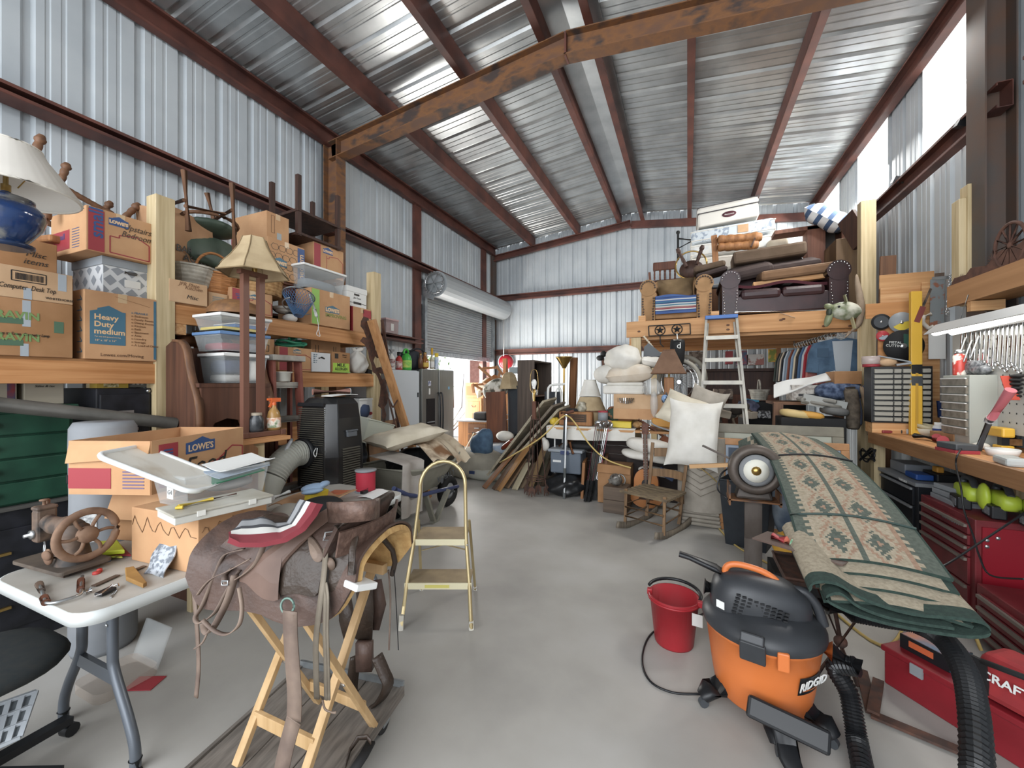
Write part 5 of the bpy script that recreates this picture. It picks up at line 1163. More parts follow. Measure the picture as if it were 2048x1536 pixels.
# seat, cantle, fork and horn
def seat(a,b):
    x = -.20 +.44*a; q = 2*b -1; w = .10 +.07*a
    z = .205 +.10*max(0,a -.45) ** 1.6*2.2 +.05*max(0,.35 - a) +.015*math.cos(q*PI) -.05*abs(q) ** 2
    return V((x,q*w,z))
t.part('seat',MB().sheet(seat,16,14,.012),LEAD)
cant = lambda a,b: V((.20 +.05*b +.06*(1 - (2*a -1) ** 2),(2*a -1)*.19,.185 + (.15 -.05*abs(2*a -1) ** 2.5)*b))
o = t.part('cantle',MB().sheet(cant,20,6,.016),LEA)
t.part('cantle_roll',MB().tube([cant(k/20,1) for k in range(21)],.013,8),LEAD,o)
band = lambda a,b: V((.255 +.06*(1 - (2*a -1) ** 2) +.015*b,(2*a -1)*.2,.19 +.085*b))
TOOL = mat('tooled_leather','#6f5447','#574036',.5,scale=40,bump=.6); t.part('tooled_band',MB().sheet(band,20,4,.01),TOOL,o)
t.part('fork',MB().ell((-.20,0,.17),(.06,.13,.07),None,18,10),LEA)
t.part('horn',MB().lathe([(.02,0),(.017,.02),(.03,.03),(.03,.036),(0,.04)],(-.20,0,.20),14,R(0,-15,0)),LEAD)
t.world = True
YN = lambda z,x=-1.33: .94 + (x +1.33)*.2 + max(0,z -.78)*.35
def near(u,v,k=0):
    p = P(u,v,y=.93)
    for _ in range(4): p = P(u,v,y=YN(p.z,p.x) - k)
    return p
def flap(name,pts,k,m,th=.007,parent=None,label=None):
    q = [near(u,v,k) for u,v in pts]; c = sum(q,V())/len(q); n = len(q); d = V((0,th,0)); mid = [c.lerp(p,.6) + V((0,-.008,0)) for p in q]
    vs = q + mid + [c + V((0,-.012,0))] + [p + d for p in q]
    fs = [(i,(i +1) % n,n + (i +1) % n,n + i) for i in range(n)] + [(n + i,n + (i +1) % n,2*n) for i in range(n)] + [((i +1) % n,i,2*n +1 + i,2*n +1 + (i +1) % n) for i in range(n)] + [tuple(2*n +1 + i for i in range(n))[::-1]]
    return t.part(name,MB().add(vs,fs,sm=False),m,parent,bevel=.002,label=label)
def smooth(pts): 
    q = spline([(u,v,0) for u,v in pts] + [(pts[0][0],pts[0][1],0)],3); return [(p.x,p.y) for p in q[:-1]]
flap('skirt_panel',smooth([(388,1195),(402,1140),(440,1092),(480,1065),(540,1072),(560,1120),(555,1180),(600,1195),(660,1180),(700,1120),(706,1150),(688,1210),(650,1240),(600,1254),(545,1242),(495,1216),(440,1212),(400,1214)]),.0,LEA)
flap('seat_jockey',smooth([(552,1193),(549,1150),(566,1100),(596,1078),(628,1080),(652,1120),(640,1165),(630,1193),(590,1188)]),.02,LEAD,label='dark worn seat jockey')
flap('fender',smooth([(658,1014),(676,1026),(640,1054),(604,1088),(568,1128),(550,1168),(556,1200),(524,1197),(492,1168),(478,1160),(500,1128),(560,1082),(606,1046)]),.035,mat('fender_leather','#6e5346','#5a4338',.5,scale=6,bump=.15))
flap('rear_jockey',smooth([(655,1105),(680,1098),(700,1110),(702,1140),(690,1165),(662,1185),(650,1170)]),.018,LEAD)
flap('side_panel',smooth([(612,1072),(640,1040),(690,1034),(704,1060),(690,1096),(655,1106),(640,1125),(626,1122)]),.012,LEA)
flap('buckskin_tie',smooth([(614,1070),(628,1080),(645,1108),(640,1124),(628,1122),(620,1105)]),.03,LEAL)
t.part('tooled_band',MB().strap(spline([P(u,v,y=y) for u,v,y in ((657,1024,1.0),(680,1025,.99),(710,1023,1.0),(742,1020,1.04),(757,1015,1.12))],4),.066,.010,(0,0,1)),TOOL,label='tooled leather band'); c = near(661,1128,.03); t.part('concho',MB().lathe([(.022,0),(.022,.003),(.012,.006),(.006,.01),(0,.01)],c,14,R(90,0,0)),OLD)
t.part('rigging_ring',MB().tube([near(575 +13*math.cos(a),1212 +16*math.sin(a),.03) for a in [k*PI/8 for k in range(16)]],.004,6,closed=True),mat('verdigris','#6b857a',rough=.6,metal=.4))
def hang(name,pts,w,m=LEAL,k=.04,side=(1,.15,0),yv=None,th=.0035,label=None):
    q = [P(u,v,y=yv) if yv else near(u,v,k) for u,v in pts]
    return t.part(name,MB().strap(spline(q,5),w,th,side),m,label=label)
o = hang('cinch_strap',[(580,1222),(581,1270),(585,1330),(589,1390),(588,1440)],.052,yv=.87,label='wide pale latigo strap')
q = [P(588,1440,y=.87),P(584,1452,y=.87),P(574,1490,y=.86),P(564,1536,y=.85),P(560,1580,y=.85)]
t.part('cinch_strap',MB().strap(spline(q,5),.052,.0035,(1,.15,0)),LEAL)
hang('latigo',[(652,1096),(648,1150),(640,1210),(632,1280),(632,1340),(634,1398)],.02,mat('grey_strap','#7d7262','#685d4e',.7,scale=12))
t.part('buckle',MB().tube([near(656 + a*9,1072 + b*9,.045) for a,b in ((-1,1),(1,.8),(1,-1),(-.6,-.8))],.003,6,closed=True,sm=False).tube([near(652,1072,.045),near(664,1070,.045)],.002,5),STEEL)
for a,w in (((650,1200),.012),((656,1195),.009)):
    hang('thong',[(a[0] -4,1165),a,(a[0] -1,1260),(a[0] +1,1330),(a[0] +2,1400)],w,mat('grey_strap','#7d7262','#685d4e',.7,scale=12))
hang('thong',[(645,1400),(650,1418),(662,1424),(672,1425)],.006)
loops = [[(488,1098),(450,1110),(430,1150),(405,1210),(390,1235),(400,1245),(430,1225),(455,1180),(480,1140)],[(530,1082),(510,1130),(470,1160),(452,1165),(450,1150),(466,1135)],[(470,1150),(455,1200),(425,1258),(412,1262),(408,1245)],[(405,1240),(430,1262),(455,1268),(478,1250),(484,1215),(478,1175)],[(395,1190),(420,1160),(460,1140),(500,1118)]]
for i,l in enumerate(loops): hang('rein',l,[.014,.02,.024,.013,.01][i],LEAL,.03 +.012*i,(.3,1,.2))
t.part('buckle',MB().tube([near(450 + a*6,1166 + b*4,.075) for a,b in ((-1,1),(1,1),(1,-1),(-1,-1))],.003,6,closed=True,sm=False),STEEL)
hang('hanging_strap',[(388,1180),(392,1230),(396,1290),(397,1340),(392,1395)],.017,k=.0)
hang('thong',[(416,1262),(405,1285),(388,1298)],.006,k=.02)
for u in (781,792): t.part('thong',MB().tube(spline([P(u -4,1140,y=1.33),P(u,1200,y=1.34),P(u -3 + (u > 785)*8,1300,y=1.34)],4),.004 if u < 785 else .002,5),LEAL if u < 785 else BLKM)
t.part('rear_roll',MB().tube([P(702,1150,y=1.0),P(705,1100,y=1.02),P(712,1072,y=1.08),P(735,1064,y=1.18),P(765,1076,y=1.28),P(785,1100,y=1.34),P(790,1125,y=1.36),P(784,1150,y=1.36)],.011,8),LEAD)
# far stirrup
YF_ = 1.42
t.part('stirrup_leather',MB().strap([P(728,1165,y=YF_),P(731,1220,y=YF_),P(728,1280,y=YF_ +.02)],.075,.006,(1,.4,0)),LEAD); t.part('fender',MB().strap([P(752,1160,y=YF_ +.05),P(757,1210,y=YF_ +.06),P(752,1260,y=YF_ +.05)],[.05,.07,.03],.006,(1,.6,0)),LEA)
t.part('fender',MB().strap([P(690,1190,y=YF_ +.06),P(694,1240,y=YF_ +.06),P(700,1278,y=YF_ +.06)],[.06,.08,.06],.006,(1,.3,0)),LEAD)
t.part('stirrup_sleeve',MB().strap([P(729,1283,y=YF_),P(729,1310,y=YF_),P(730,1340,y=YF_)],.072,.03,(1,.4,0)),LEA)
sp = [P(u,v,y=YF_) for u,v in ((712,1312),(707,1345),(704,1385),(712,1406),(735,1411),(758,1404),(776,1370),(768,1345),(754,1312))]
t.part('stirrup',MB().strap(spline(sp,4),.05,.012,(.35,.9,.1)),LEAD)
# striped saddle blanket
BR,BG,BK,BW = plain('#7c262f',.95),plain('#858789',.95),plain('#38393d',.95),plain('#c2c0ba',.95)
lo = [(640,1008),(628,1030),(606,1058),(570,1080),(525,1090),(480,1090),(457,1080)]; hi = [(604,1000),(592,1022),(576,1044),(548,1052),(522,1038),(488,1040),(460,1062)]
def blk(a,b):
    k = a*6; i = min(5,int(k)); f = k - i
    u0,v0 = lo[i][0] + (lo[i +1][0] - lo[i][0])*f,lo[i][1] + (lo[i +1][1] - lo[i][1])*f; u1,v1 = hi[i][0] + (hi[i +1][0] - hi[i][0])*f,hi[i][1] + (hi[i +1][1] - hi[i][1])*f
    return P(u0,v0,y=.86 +.05*a).lerp(P(u1,v1,y=1.02 +.06*a),b) + V((0,0,.006*math.sin(14*a)*b))
bm = MB().sheet(blk,30,16,.018,mi=lambda i,j: 0 if (j < 5 or i > 28) else 3 if j < 9 else 2 if j < 11 else 1 if j < 15 else 2)
solo('saddle_blanket','red, white and grey striped woven blanket folded over the saddle horn','blanket',bm,[BR,BG,BK,BW])
t2 = T('white_block','small white plastic wedge beneath the rear of the saddle','block',P(718,1172,y=1.0)); t2.world = True; t2.part('wedge',MB().bar(P(700,1172,y=1.0),P(742,1166,y=1.08),.07,.022),WHT,bevel=.004)
t2 = T('leather_strap','dark leather strap and braided lead lying on the dolly corner','strap',P(705,1500,z=DT)); t2.world = True
t2.part('loop',MB().strap([P(u,v,z=DT +.012 + (.03 if v < 1500 else 0)) for u,v in ((690,1536),(700,1500),(716,1476),(734,1474),(742,1484))],.02,.004,(0,0,1)),LEAD); t2.part('lead',MB().strap([P(u,v,z=DT +.012) for u,v in ((742,1484),(728,1510),(708,1540))],.035,.01,(1,.3,0)),BLKM)

# gold step stool
GOLD = mat('champagne_tube','#b8a374',rough=.32,metal=.55); TREAD = mat('worn_tread','#a58f6d','#8d7a5f',.7,scale=8); CRM = mat('cream_trim','#d5cba6',rough=.4)
t = T('step_stool','champagne gold two-step stool with rounded handle hoop on open concrete floor','step stool',(-1.473,2.18,0),math.degrees(YAW))
fr = [(-.225,0,.0),(-.205,.07,.26),(-.175,.15,.52),(-.158,.25,.82)] + [(.158*math.cos(math.radians(a)),.25 +.05*math.sin(math.radians(a)),.86 +.16*math.sin(math.radians(a))) for a in range(180,-1,-15)] + [(.158,.25,.82),(.175,.15,.52),(.205,.07,.26),(.225,0,0)]
t.part('front_frame',MB().tube(fr,.013,10),GOLD)
for s in (-1,1):
    t.part('rear_leg',MB().tube([(s*.205,.50,.0),(s*.18,.30,.60)],.010,8),GOLD); t.part('rubber_foot',MB().tube([(s*.205,.50,0),(s*.2035,.487,.03)],.014,8),WHT)
    t.part('rubber_foot',MB().tube([(s*.225,.0,0),(s*.223,.012,.05 if s > 0 else .09)],.0175,10),plain('#c4beb0',.6)); t.part('rivet',MB().ell((s*.187,.105,.50),(.006,.006,.006)),STEEL)
for z,y,w,d in ((.26,.07,.42,.20),(.515,.15,.345,.24)):
    o = t.part('step',MB().box((0,y + d/2,z),(w,d,.012)),TREAD); t.part('step_edge',MB().box((0,y -.006,z -.012),(w +.02,.008,.04)),CRM,o)
t.part('caution_sticker',MB().box((-.005,.058,.248),(.16,.002,.018)),plain('#c9bd5a'))
for s in (-1,1): t.part('brace',MB().bar((-.17*s,.36,.36),(.17*s,.30,.47),.016,.004),GOLD)
# ================================================================ furniture in the far left corner
def px(u,v,d): return P(u,v,d=d)
def rbox(name,label,cat,u,vb,d,w,dep,z0,z1,m,rz=0,group=None,bevel=.004,solo_=False):
    """upright box standing with the middle of its front at photo column u, depth d"""
    p = P(u,768,d=d)
    t = T(name,label,cat,(p.x,p.y,z0),rz,group); t.w,t.dep,t.h = w,dep,z1 - z0
    t.part('body',MB().box((0,dep/2,t.h/2),(w,dep,t.h)),m,bevel=bevel); return t
t = rbox('desk','light wooden desk pedestal with three drawers near the roller door','desk',945,900,8.3,.62,.5,0,.80,OAK,10)
for k in range(3):
    d = t.part('drawer',MB().box((.1,-.008,.66 -.22*k),(.38,.02,.19)),BRNX,bevel=.004); t.part('handle',MB().box((.1,-.03,.67 -.22*k),(.1,.025,.022)),STEEL,d)
t.part('top',MB().box((0,.24,.81),(.68,.56,.025)),plain('#8b8d90',.4))
t = rbox('oak_cabinet','oak cabinet with an open top shelf and a panelled door behind the desk','cabinet',948,840,9.0,.44,.4,0,1.6,OAK,6)
t.part('open_shelf',MB().box((0,-.004,1.42),(.36,.01,.2)),plain('#6e5334',.9)); d = t.part('door',MB().box((.0,-.012,.98),(.38,.022,.55)).box((0,-.026,.98),(.28,.008,.42)),OAK,bevel=.004); t.part('handle',MB().tube(spline([(-.05,-.035,1.1),(-.03,-.04,1.07),(0,-.04,1.06),(.03,-.04,1.07),(.05,-.035,1.1)]),.006,6),OLD,d)
p = px(955,836,8.25); t = T('hard_case','black rounded hard case lying on the desk','case',(p.x,p.y +.2,.825),8); t.part('shell',MB().box((0,0,.085),(.3,.3,.16)),BLKM,bevel=.04); t.part('trim',MB().tube([(-.15,-.15,.02),(-.152,-.152,.15)],.006,6),STEEL)
# two upended wooden chairs
XC_ = 8.0
t = T('wooden_chair','upturned light wooden chair with crossing legs by the roller door jamb','chair',px(985,800,XC_)); t.world = True
for a,b,dd in (((957,733),(985,757),0),((985,757),(1003,775),0),((965,737),(992,735),.2),((992,732),(1008,752),.2),((1000,745),(985,790),.1),((1012,717),(1008,762),.3)): t.part('leg',MB().bar(px(*a,XC_ + dd),px(*b,XC_ + dd),.05,.05),OAK)
t.part('seat',MB().box(px(994,765,XC_),(.4,.4,.04),R(25,20,0)),OAK)
t = T('wooden_chair','second light wooden chair lying on its side above the desk','chair',px(962,790,8.2)); t.world = True
for a,b in (((945,768),(975,785)),((975,785),(985,780)),((945,768),(948,786)),((950,770),(968,768)),((962,788),(985,786))): t.part('leg',MB().bar(px(*a,8.2),px(*b,8.2),.045,.045),OAK)
p = px(966,775,8.3); solo('cushion','pale cushion squeezed between the upended chairs','cushion',MB().pillow(p,(.42,.3,.16),R(60,-35,10),seed=2),CREAM)
p = px(992,778,7.7); solo('camouflage_bag','white and dark camouflage patterned bag on the orange-brown board','bag',MB().ell(p,(.26,.2,.18),R(0,-25,0),18,10,e=.8),mat('camo','#c4c0b4','#4b4b44',.9,scale=9,c3='#8c8674',lo=.45,hi=.6))
t = T('enamel_bowl','large red enamel bowl hung on the back wall girt','bowl',px(1012,724,9.6)); t.world = True; c_ = P(1012,724,y=9.86); t.part('bowl',MB().lathe([(.2,0),(.19,.03),(.12,.07),(.04,.085),(0,.085)],c_,24,R(90,0,20),cap=False),plain('#a3222c',.25)); t.part('rim',MB().tube([c_ + R(0,0,20) @ V((.2*math.cos(a),0,.2*math.sin(a))) for a in [k*PI/14 for k in range(28)]],.012,6,closed=True),plain('#c9cfd2',.3))
solo('wooden_post','short wooden post standing before the red bowl','post',MB().bar(px(1010,717,8.4),px(1019,800,8.4) + V((0,0,-1.2)),.08,.08),OAK)
t = T('floor_lamp','white metal floor lamp with a flat tan shade beside the orange-brown board','lamp',px(1018,868,7.6)); t.world = True; p = px(1018,868,7.6)
t.part('pole',MB().tube([(p.x,p.y,.66),(p.x,p.y,1.62)],.012,8),WHT); t.part('foot',MB().bar((p.x -.15,p.y,.67),(p.x +.15,p.y -.03,.66),.02,.02).bar((p.x,p.y -.12,.66),(p.x,p.y +.12,.68),.02,.02),WHT); t.part('hook',MB().tube(arc((p.x -.04,p.y -.02,.95),.05,60,300,8),.008,6),WHT)
t.part('shade',MB().lathe([(.22,1.48),(.13,1.74),(.06,1.79),(0,1.79)],(p.x,p.y,0),6,cap=False,sm=False),SHADE); t.part('shade_cap',MB().box((p.x +.03,p.y +.2,1.83),(.18,.12,.12)),mat('silver_tin','#a9b5ba',rough=.3,metal=.5))
solo('support_crate','dark crate under the white floor lamp','crate',MB().box((p.x,p.y +.05,.325),(.36,.36,.65)),BLKM)
p = px(994,868,7.3); solo('orange_board','glossy orange-brown wooden panel standing on end','board',MB().box((p.x,p.y,.72),(.36,.06,1.42),R(-4,-3,14)),wood('redbrown_panel','#7a3f1c','#4f2812','z',s=.35))
p = px(977,850,7.5); solo('oak_plank','narrow oak plank edge behind the orange-brown panel','plank',MB().box((p.x -.02,p.y +.15,.72),(.07,.05,1.42)),OAK)
p = px(1028,880,7.5); solo('footlocker','dark blue-black trunk standing on end beside the bookcase','trunk',MB().box((p.x,p.y +.2,.77),(.25,.4,1.54)),mat('dark_trunk','#1f2830','#262f35',.6,scale=5),bevel=.01)
t = T('bookcase','tall dark bookcase with woodgrain side and open shelves facing right','bookcase',(-2.66,7.26,0)); GW = wood('grey_walnut','#5f5044','#473b33','z',s=.7); DK = plain('#2b2420',.7)
for y in (-.49,.49): t.part('side_panel',MB().box((0,y,1.0),(.32,.025,2.0)),GW)
t.part('back_panel',MB().box((-.15,0,1.0),(.015,.98,1.98)),DK)
for z in (.06,.55,1.0,1.35,1.985): t.part('shelf',MB().box((0,0,z),(.31,.96,.025)),GW if z > 1.9 else BRNX)
solo('white_mug','white mug standing at the end of the top bookcase shelf','mug',MB().lathe([(0,0),(.04,0),(.045,.1),(.04,.1),(.036,.01),(0,.01)],(-2.54,6.95,1.365),14).tube(arc((-2.54,6.9,1.415),.03,90,270,8,V((0,1,0)),V((0,0,1))),.007,6),PAPER)
# arrow floor lamp with bare bulb
t = T('arrow_floor_lamp','rusted iron floor lamp of welded arrows with a bare bulb and wire harp','lamp',(-1.96,5.30,0))
for k,(a,b) in enumerate((((-.10,-.02,.02),(-.04,0,1.12)),((.0,-.1,.02),(.0,0,1.3)),((.04,.06,.02),(.03,.02,1.1)),((.17,.04,.02),(.06,0,1.32)))):
    s = t.part('arrow',MB().tube([a,b],.008,6),IRON); q = V(a); w_ = .045; X = R(0,0,20*k)
    t.part('fletching',MB().add([q + X @ V(z) for z in ((-w_,0,.0),(-w_*.3,0,.05),(w_*.3,0,.05),(w_,0,.0),(w_,0,.10),(0,0,.16),(-w_,0,.10))] + [q + X @ (V(z) + V((0,.008,0))) for z in ((-w_,0,.0),(-w_*.3,0,.05),(w_*.3,0,.05),(w_,0,.0),(w_,0,.10),(0,0,.16),(-w_,0,.10))],[(0,1,2,3,4,5,6),(13,12,11,10,9,8,7)] + [(i,(i +1) % 7,7 + (i +1) % 7,7 + i) for i in range(7)]),IRON,s)
for z,r in ((.27,.14),(.24,.13),(1.08,.05)): t.part('ring',MB().tube([V((.02 + r*math.cos(a),r*.8*math.sin(a),z)) for a in [k*PI/10 for k in range(20)]],.006,6,closed=True),IRON)
t.part('wood_grip',MB().box((.0,0,1.2),(.05,.04,.26)),REDW); t.part('socket',MB().lathe([(.012,1.3),(.02,1.42),(.022,1.5),(0,1.5)],n=12),BRASS)
t.part('bulb',MB().lathe([(.016,1.5),(.02,1.53),(.035,1.57),(.035,1.6),(.02,1.63),(0,1.637)],n=14),plain('#e2e2de',.3)); t.part('harp',MB().tube(spline([(-.02,0,1.44),(-.055,0,1.5),(-.055,0,1.66),(-.03,0,1.76),(.03,0,1.76),(.055,0,1.66),(.055,0,1.5),(.02,0,1.44)]),.0035,6),BRASS)
# torchiere, slab, bed frame
p = px(1126,785,7.0); t = T('torchiere_lamp','brass torchiere floor lamp with flared bowl before the back wall','lamp',(p.x,p.y,0)); t.part('pole',MB().tube([(0,0,.03),(.02,0,1.85)],.018,10),BRASS); t.part('bowl',MB().lathe([(.03,1.84),(.06,1.9),(.14,2.02),(.15,2.04),(.13,2.03),(.05,1.93),(0,1.92)],(.02,0,0),20),BRASS); t.part('base',MB().lathe([(.14,0),(.14,.02),(.03,.04)],n=20),BRASS)
p = px(1144,785,7.2); solo('wooden_slab','live edge wooden slab standing upright beside the brass lamp','board',MB().box((p.x,p.y,1.02),(.13,.05,2.04),R(0,2.5,-20)),wood('slab','#8a5934','#5a3820','z',s=.4))
t = T('bed_frame','white tubular metal bed frame end behind the leaning panels','bed frame',px(1110,800,6.7)); t.world = True
t.part('outer_tube',MB().tube(spline([px(1096,850,6.7),px(1096,785,6.7),px(1099,773,6.7),px(1105,770,6.7),px(1130,768,6.7)],4),.02,8),WHT); t.part('inner_tube',MB().tube(spline([px(1112,820,6.75),px(1112,785,6.75),px(1118,776,6.75),px(1122,785,6.75),px(1123,820,6.75)],4),.014,8),WHT)
solo('dark_board','dark board leaning inside the white bed frame','board',MB().box(px(1106,795,6.9) + V((0,.02,-.75)),(.3,.04,1.7)),plain('#30343a',.6))
t = T('wall_hook','black iron wall hook with a finial on the girt above the white bundle','hook',px(1206,712,8.9)); t.world = True; t.part('post',MB().bar(px(1205,706,8.9),px(1207,735,8.9),.05,.05),IRON); t.part('finial',MB().ell(px(1200,716,8.85),(.08,.05,.06)).ell(px(1207,708,8.85),(.07,.05,.07)),BLKM)
# blanket, jeans, violin, white mattress bag on the floor
p = P(975,960,z=0)
solo('bedding_bundle','large heap of pale grey-green bedding spread on the floor behind the stool','bedding',MB().ell((p.x -.36,p.y +.35,.2),(.55,.5,.26),R(0,4,0),30,14,fn=lambda q: q*(1 +.06*math.sin(5*q.x +4*q.y) +.05*math.sin(9*q.y +2) +.03*math.sin(14*q.x +5*q.z)),e=.8),mat('grey_green_bedding','#a39c8c','#8f897b',.95,scale=4,bump=.2,bscale=12))
solo('plastic_bag','white plastic bedding bag with blue strip at the foot of the heap','bag',MB().ell((p.x -.02,p.y +.02,.09),(.38,.16,.1),None,22,10,e=.75),clear('bag_film','#d5d5c8',.6))
solo('blue_strip','short blue strap on the plastic bedding bag','strap',MB().box((p.x -.22,p.y -.13,.13),(.1,.012,.05)),plain('#2f3f6a'))
solo('mattress_ticking','striped white and blue mattress cloth beneath the jeans','cloth',MB().ell((p.x -.1,p.y +.62,.42),(.42,.26,.1),None,20,8,fn=lambda q: q + V((0,0,.15*math.sin(7*q.x))),e=.8),mat('ticking','#c2bdb5','#8fa0b4',.9,scale=5))
q = px(966,890,6.9); mb = MB().ell(q + V((0,0,.05)),(.2,.15,.26),R(0,25,0),20,12,fn=lambda z: V((z.x*(1 -.35*z.z),z.y*(1 -.3*z.z),z.z))*(1 +.06*math.sin(6*z.z +4*z.x))); solo('blue_jeans','crumpled blue jeans standing in a cone on the bedding','jeans',mb.ell(q + V((-.1,-.02,-.18)),(.24,.15,.1),None,16,8),mat('denim','#4a6580','#3a5068',.9,scale=10,bump=.15))
q = px(1010,872,7.0); solo('white_cloth','white cloth bundle between the jeans and the violin','cloth',MB().ell(q,(.16,.12,.09),None,16,8),LINEN)
q = px(1017,888,6.6); t = T('violin','reddish brown violin body lying against the leaning panels','violin',q); t.world = True; t.part('body',MB().ell(q,(.15,.10,.045),R(0,-38,0),22,8,fn=lambda z: V((z.x,z.y*(1 -.22*math.exp(-9*z.x*z.x)),z.z)),e=.8),plain('#6e2c1c',.2))
t = T('garden_tool','long thin yellow handled tool leaning over the cowhide','tool',px(915,915,6.0)); t.world = True; t.part('shaft',MB().tube([px(913,930,5.2),px(948,866,7.4)],.012,6),plain('#b8a06a',.5)); t.part('head',MB().tube([px(945,866,7.4),px(957,866,7.4)],.03,8),STEEL)
# leaning boards and panels
PALE = wood('pale_paint_wood','#b3a88f','#93876f','y',s=.8)
LB = 'boards leaning in a sheaf against the cloth covered table'
for k,(a,b,w,m) in enumerate((((985,950),(1100,799),.55,PALE),((993,955),(1118,808),.55,GREYW),((1000,958),(1128,815),.5,PALE))):
    solo('leaning_door',['wide pale painted panel, uppermost of three leaning over the board sheaf','weathered middle panel of the three leaning over the board sheaf','pale lowest panel of the three leaning over the board sheaf'][k],'panel',MB().bar(px(*a,6.75),px(*b,6.2 -.05*k),.035,w,(1,0,.8)),m)
bl = (((968,976),(1031,900),'#8a5a38'),((988,979),(1050,893),'#6a5240'),((996,981),(1068,876),'#a47443'),((1012,976),(1050,918),'#7d6249'),((1024,975),(1062,910),'#75685a'),((1029,979),(1056,926),'#c4b796'),((1040,976),(1066,930),'#86725a'),((1047,976),(1070,926),'#6f5a47'),((1060,975),(1090,892),'#9a7b55'),((1074,972),(1100,898),'#56503f'),((1082,972),(1104,905),'#5c4a3b'))
nm = ('reddish leftmost board','dark second board','long honey third board','short brown fourth board','grey fifth board','cream board with split foot','tan board beside the cream one','narrow dark brown board','tall tan board with knots','olive dark board','last dark board beside the arrow lamp')
for k,(a,b,c_) in enumerate(bl):
    p0 = P(*a,z=.005); p1 = P(*b,d=(p0.y*CS - p0.x*SN) +.25)
    solo('leaning_board',nm[k] + ' of the sheaf leaning by the table','board',MB().bar(p0,p1,.03,.11,(1,-.6,.2)),wood('board_%d' % k,c_,c_,'z'),LB)
# ================================================================ cloth covered table in the middle
TZ2 = .955
t = T('long_table','table under a hanging cream cloth with thin white tube legs, heaped with bedding and boxes','table',(-.9,5.95,0)); t.world = True
t.part('top',MB().box((-.93,5.97,TZ2 -.02),(1.86,.75,.03)),PLY)
for x in (-1.78,-1.66,-.1): t.part('leg',MB().tube([(x,5.68,0),(x,5.68,TZ2 -.03)],.012,8),WHT)
t.part('leg',MB().tube([(-1.78,6.28,0),(-1.78,6.28,TZ2 -.03)],.012,8),WHT)
solo('table_cloth','cream cloth hanging over the front edge of the middle table','tablecloth',MB().sheet(lambda a,b: V((-1.88 +1.24*a,(5.60 -.012*math.sin(26*a)) if b < .5 else 5.60 + (b -.5)*1.45,(TZ2 +.006) if b >= .5 else TZ2 +.006 - (.5 - b)*.34*(1 +.08*math.sin(5*a)))),30,8,.006),LINEN)
zt = TZ2 +.014
def ontab(u,v,y): p = P(u,v,y=y); return V((p.x,p.y,zt))
YT = 5.72
for k,u in enumerate((1106,1112)): p = ontab(u,850,YT +.05*k); solo('yellow_ball',['yellow ball at the left end of the cloth covered table','second yellow ball touching the old radio'][k],'ball',MB().ell(p + V((0,0,.055)),(.055,.055,.055),None,14,10),plain('#cfae2a',.4))
p = ontab(1150,855,YT); t = T('radio','old orange-brown wooden table radio with a slotted speaker grille','radio',p,0); t.part('case',MB().box((0,.08,.1),(.49,.16,.2)),OAK,bevel=.02); t.part('grille',MB().box((0,-.003,.11),(.33,.01,.11)),mat('grille_dark','#4a3a2c',rough=.7))
for k in range(3): t.part('slat',MB().box((0,-.01,.08 +.03*k),(.27,.008,.008)),BRNX)
p = P(1164,830,y=YT +.08); solo('ceramic_pot','small white ceramic pot with leafy lid on the wooden radio','pot',MB().lathe([(0,0),(.06,0),(.075,.04),(.05,.1),(.06,.12),(.03,.14),(0,.14)],(p.x,p.y,zt +.202),14),mat('cream_ceramic','#c4bda8','#7c7460',.4,scale=20))
solo('wire_tray','dark tray of small hardware on top of the radio','tray',MB().box((p.x -.14,p.y +.02,zt +.222),(.18,.12,.035)),BLKM)
p = P(1180,800,y=6.02)
t = T('lamp_shades','two stacked tan lamp shades behind the radio','lamp shade',(p.x,p.y,zt)); t.o.name = 'lamp_shade'
t.o['label'] = 'wide tan lamp shade at the bottom of the stack behind the radio'; t.part('shade',MB().lathe([(.16,0),(.22,.18),(.23,.2)],n=20,cap=False),SHADE); t.part('frame_ring',MB().tube(arc((0,0,.2),.228,0,360,24,V((1,0,0)),V((0,1,0)))[:-1],.008,6,closed=True),BRNW)
t = T('lamp_shade','tapered tan lamp shade in the middle of the stack behind the radio','lamp shade',(p.x,p.y,zt +.21)); t.part('shade',MB().lathe([(.235,0),(.15,.2)],n=20,cap=False),SHADE); t.part('rim',MB().tube(arc((0,0,0),.236,0,360,24,V((1,0,0)),V((0,1,0)))[:-1],.008,6,closed=True),BRNW)
t = T('lamp_shade','white conical lamp shade on top of the tan shades','lamp shade',(p.x,p.y,zt +.42)); t.part('shade',MB().lathe([(.16,0),(.085,.24)],n=20,cap=False),LINEN); t.part('rim',MB().tube(arc((0,0,.24),.086,0,360,20,V((1,0,0)),V((0,1,0)))[:-1],.005,6,closed=True),LINEN)
p = ontab(1206,845,YT); bottle('tin_can','grey and red topped tin among the golf club heads',(p.x,p.y,zt +.085),[(0,0),(.07,0),(.07,.12),(0,.12)],GREY,[(.072,.12),(.07,.14),(0,.145)],plain('#a3303a'),'tin'); solo('flag_tin','red and white striped pot beneath the red topped tin','pot',MB().lathe([(.06,0),(.08,.04),(.075,.08),(0,.08)],p,16),mat('flag_stripe','#a83a44','#c9c3bb',.6,scale=16))
p = ontab(1218,852,YT +.02); solo('kraft_box','small rounded kraft box on the cloth beside the flag pot','box',MB().ell(p + V((0,0,.05)),(.07,.07,.05)),CARD)
p = ontab(1243,856,YT -.02); solo('tackle_box','yellow plastic tackle box on the cloth covered table','box',MB().box(p + V((0,.04,.04)),(.26,.12,.075)).box(p + V((0,.04,.082)),(.27,.13,.012)),plain('#d3b72b',.45),bevel=.008)
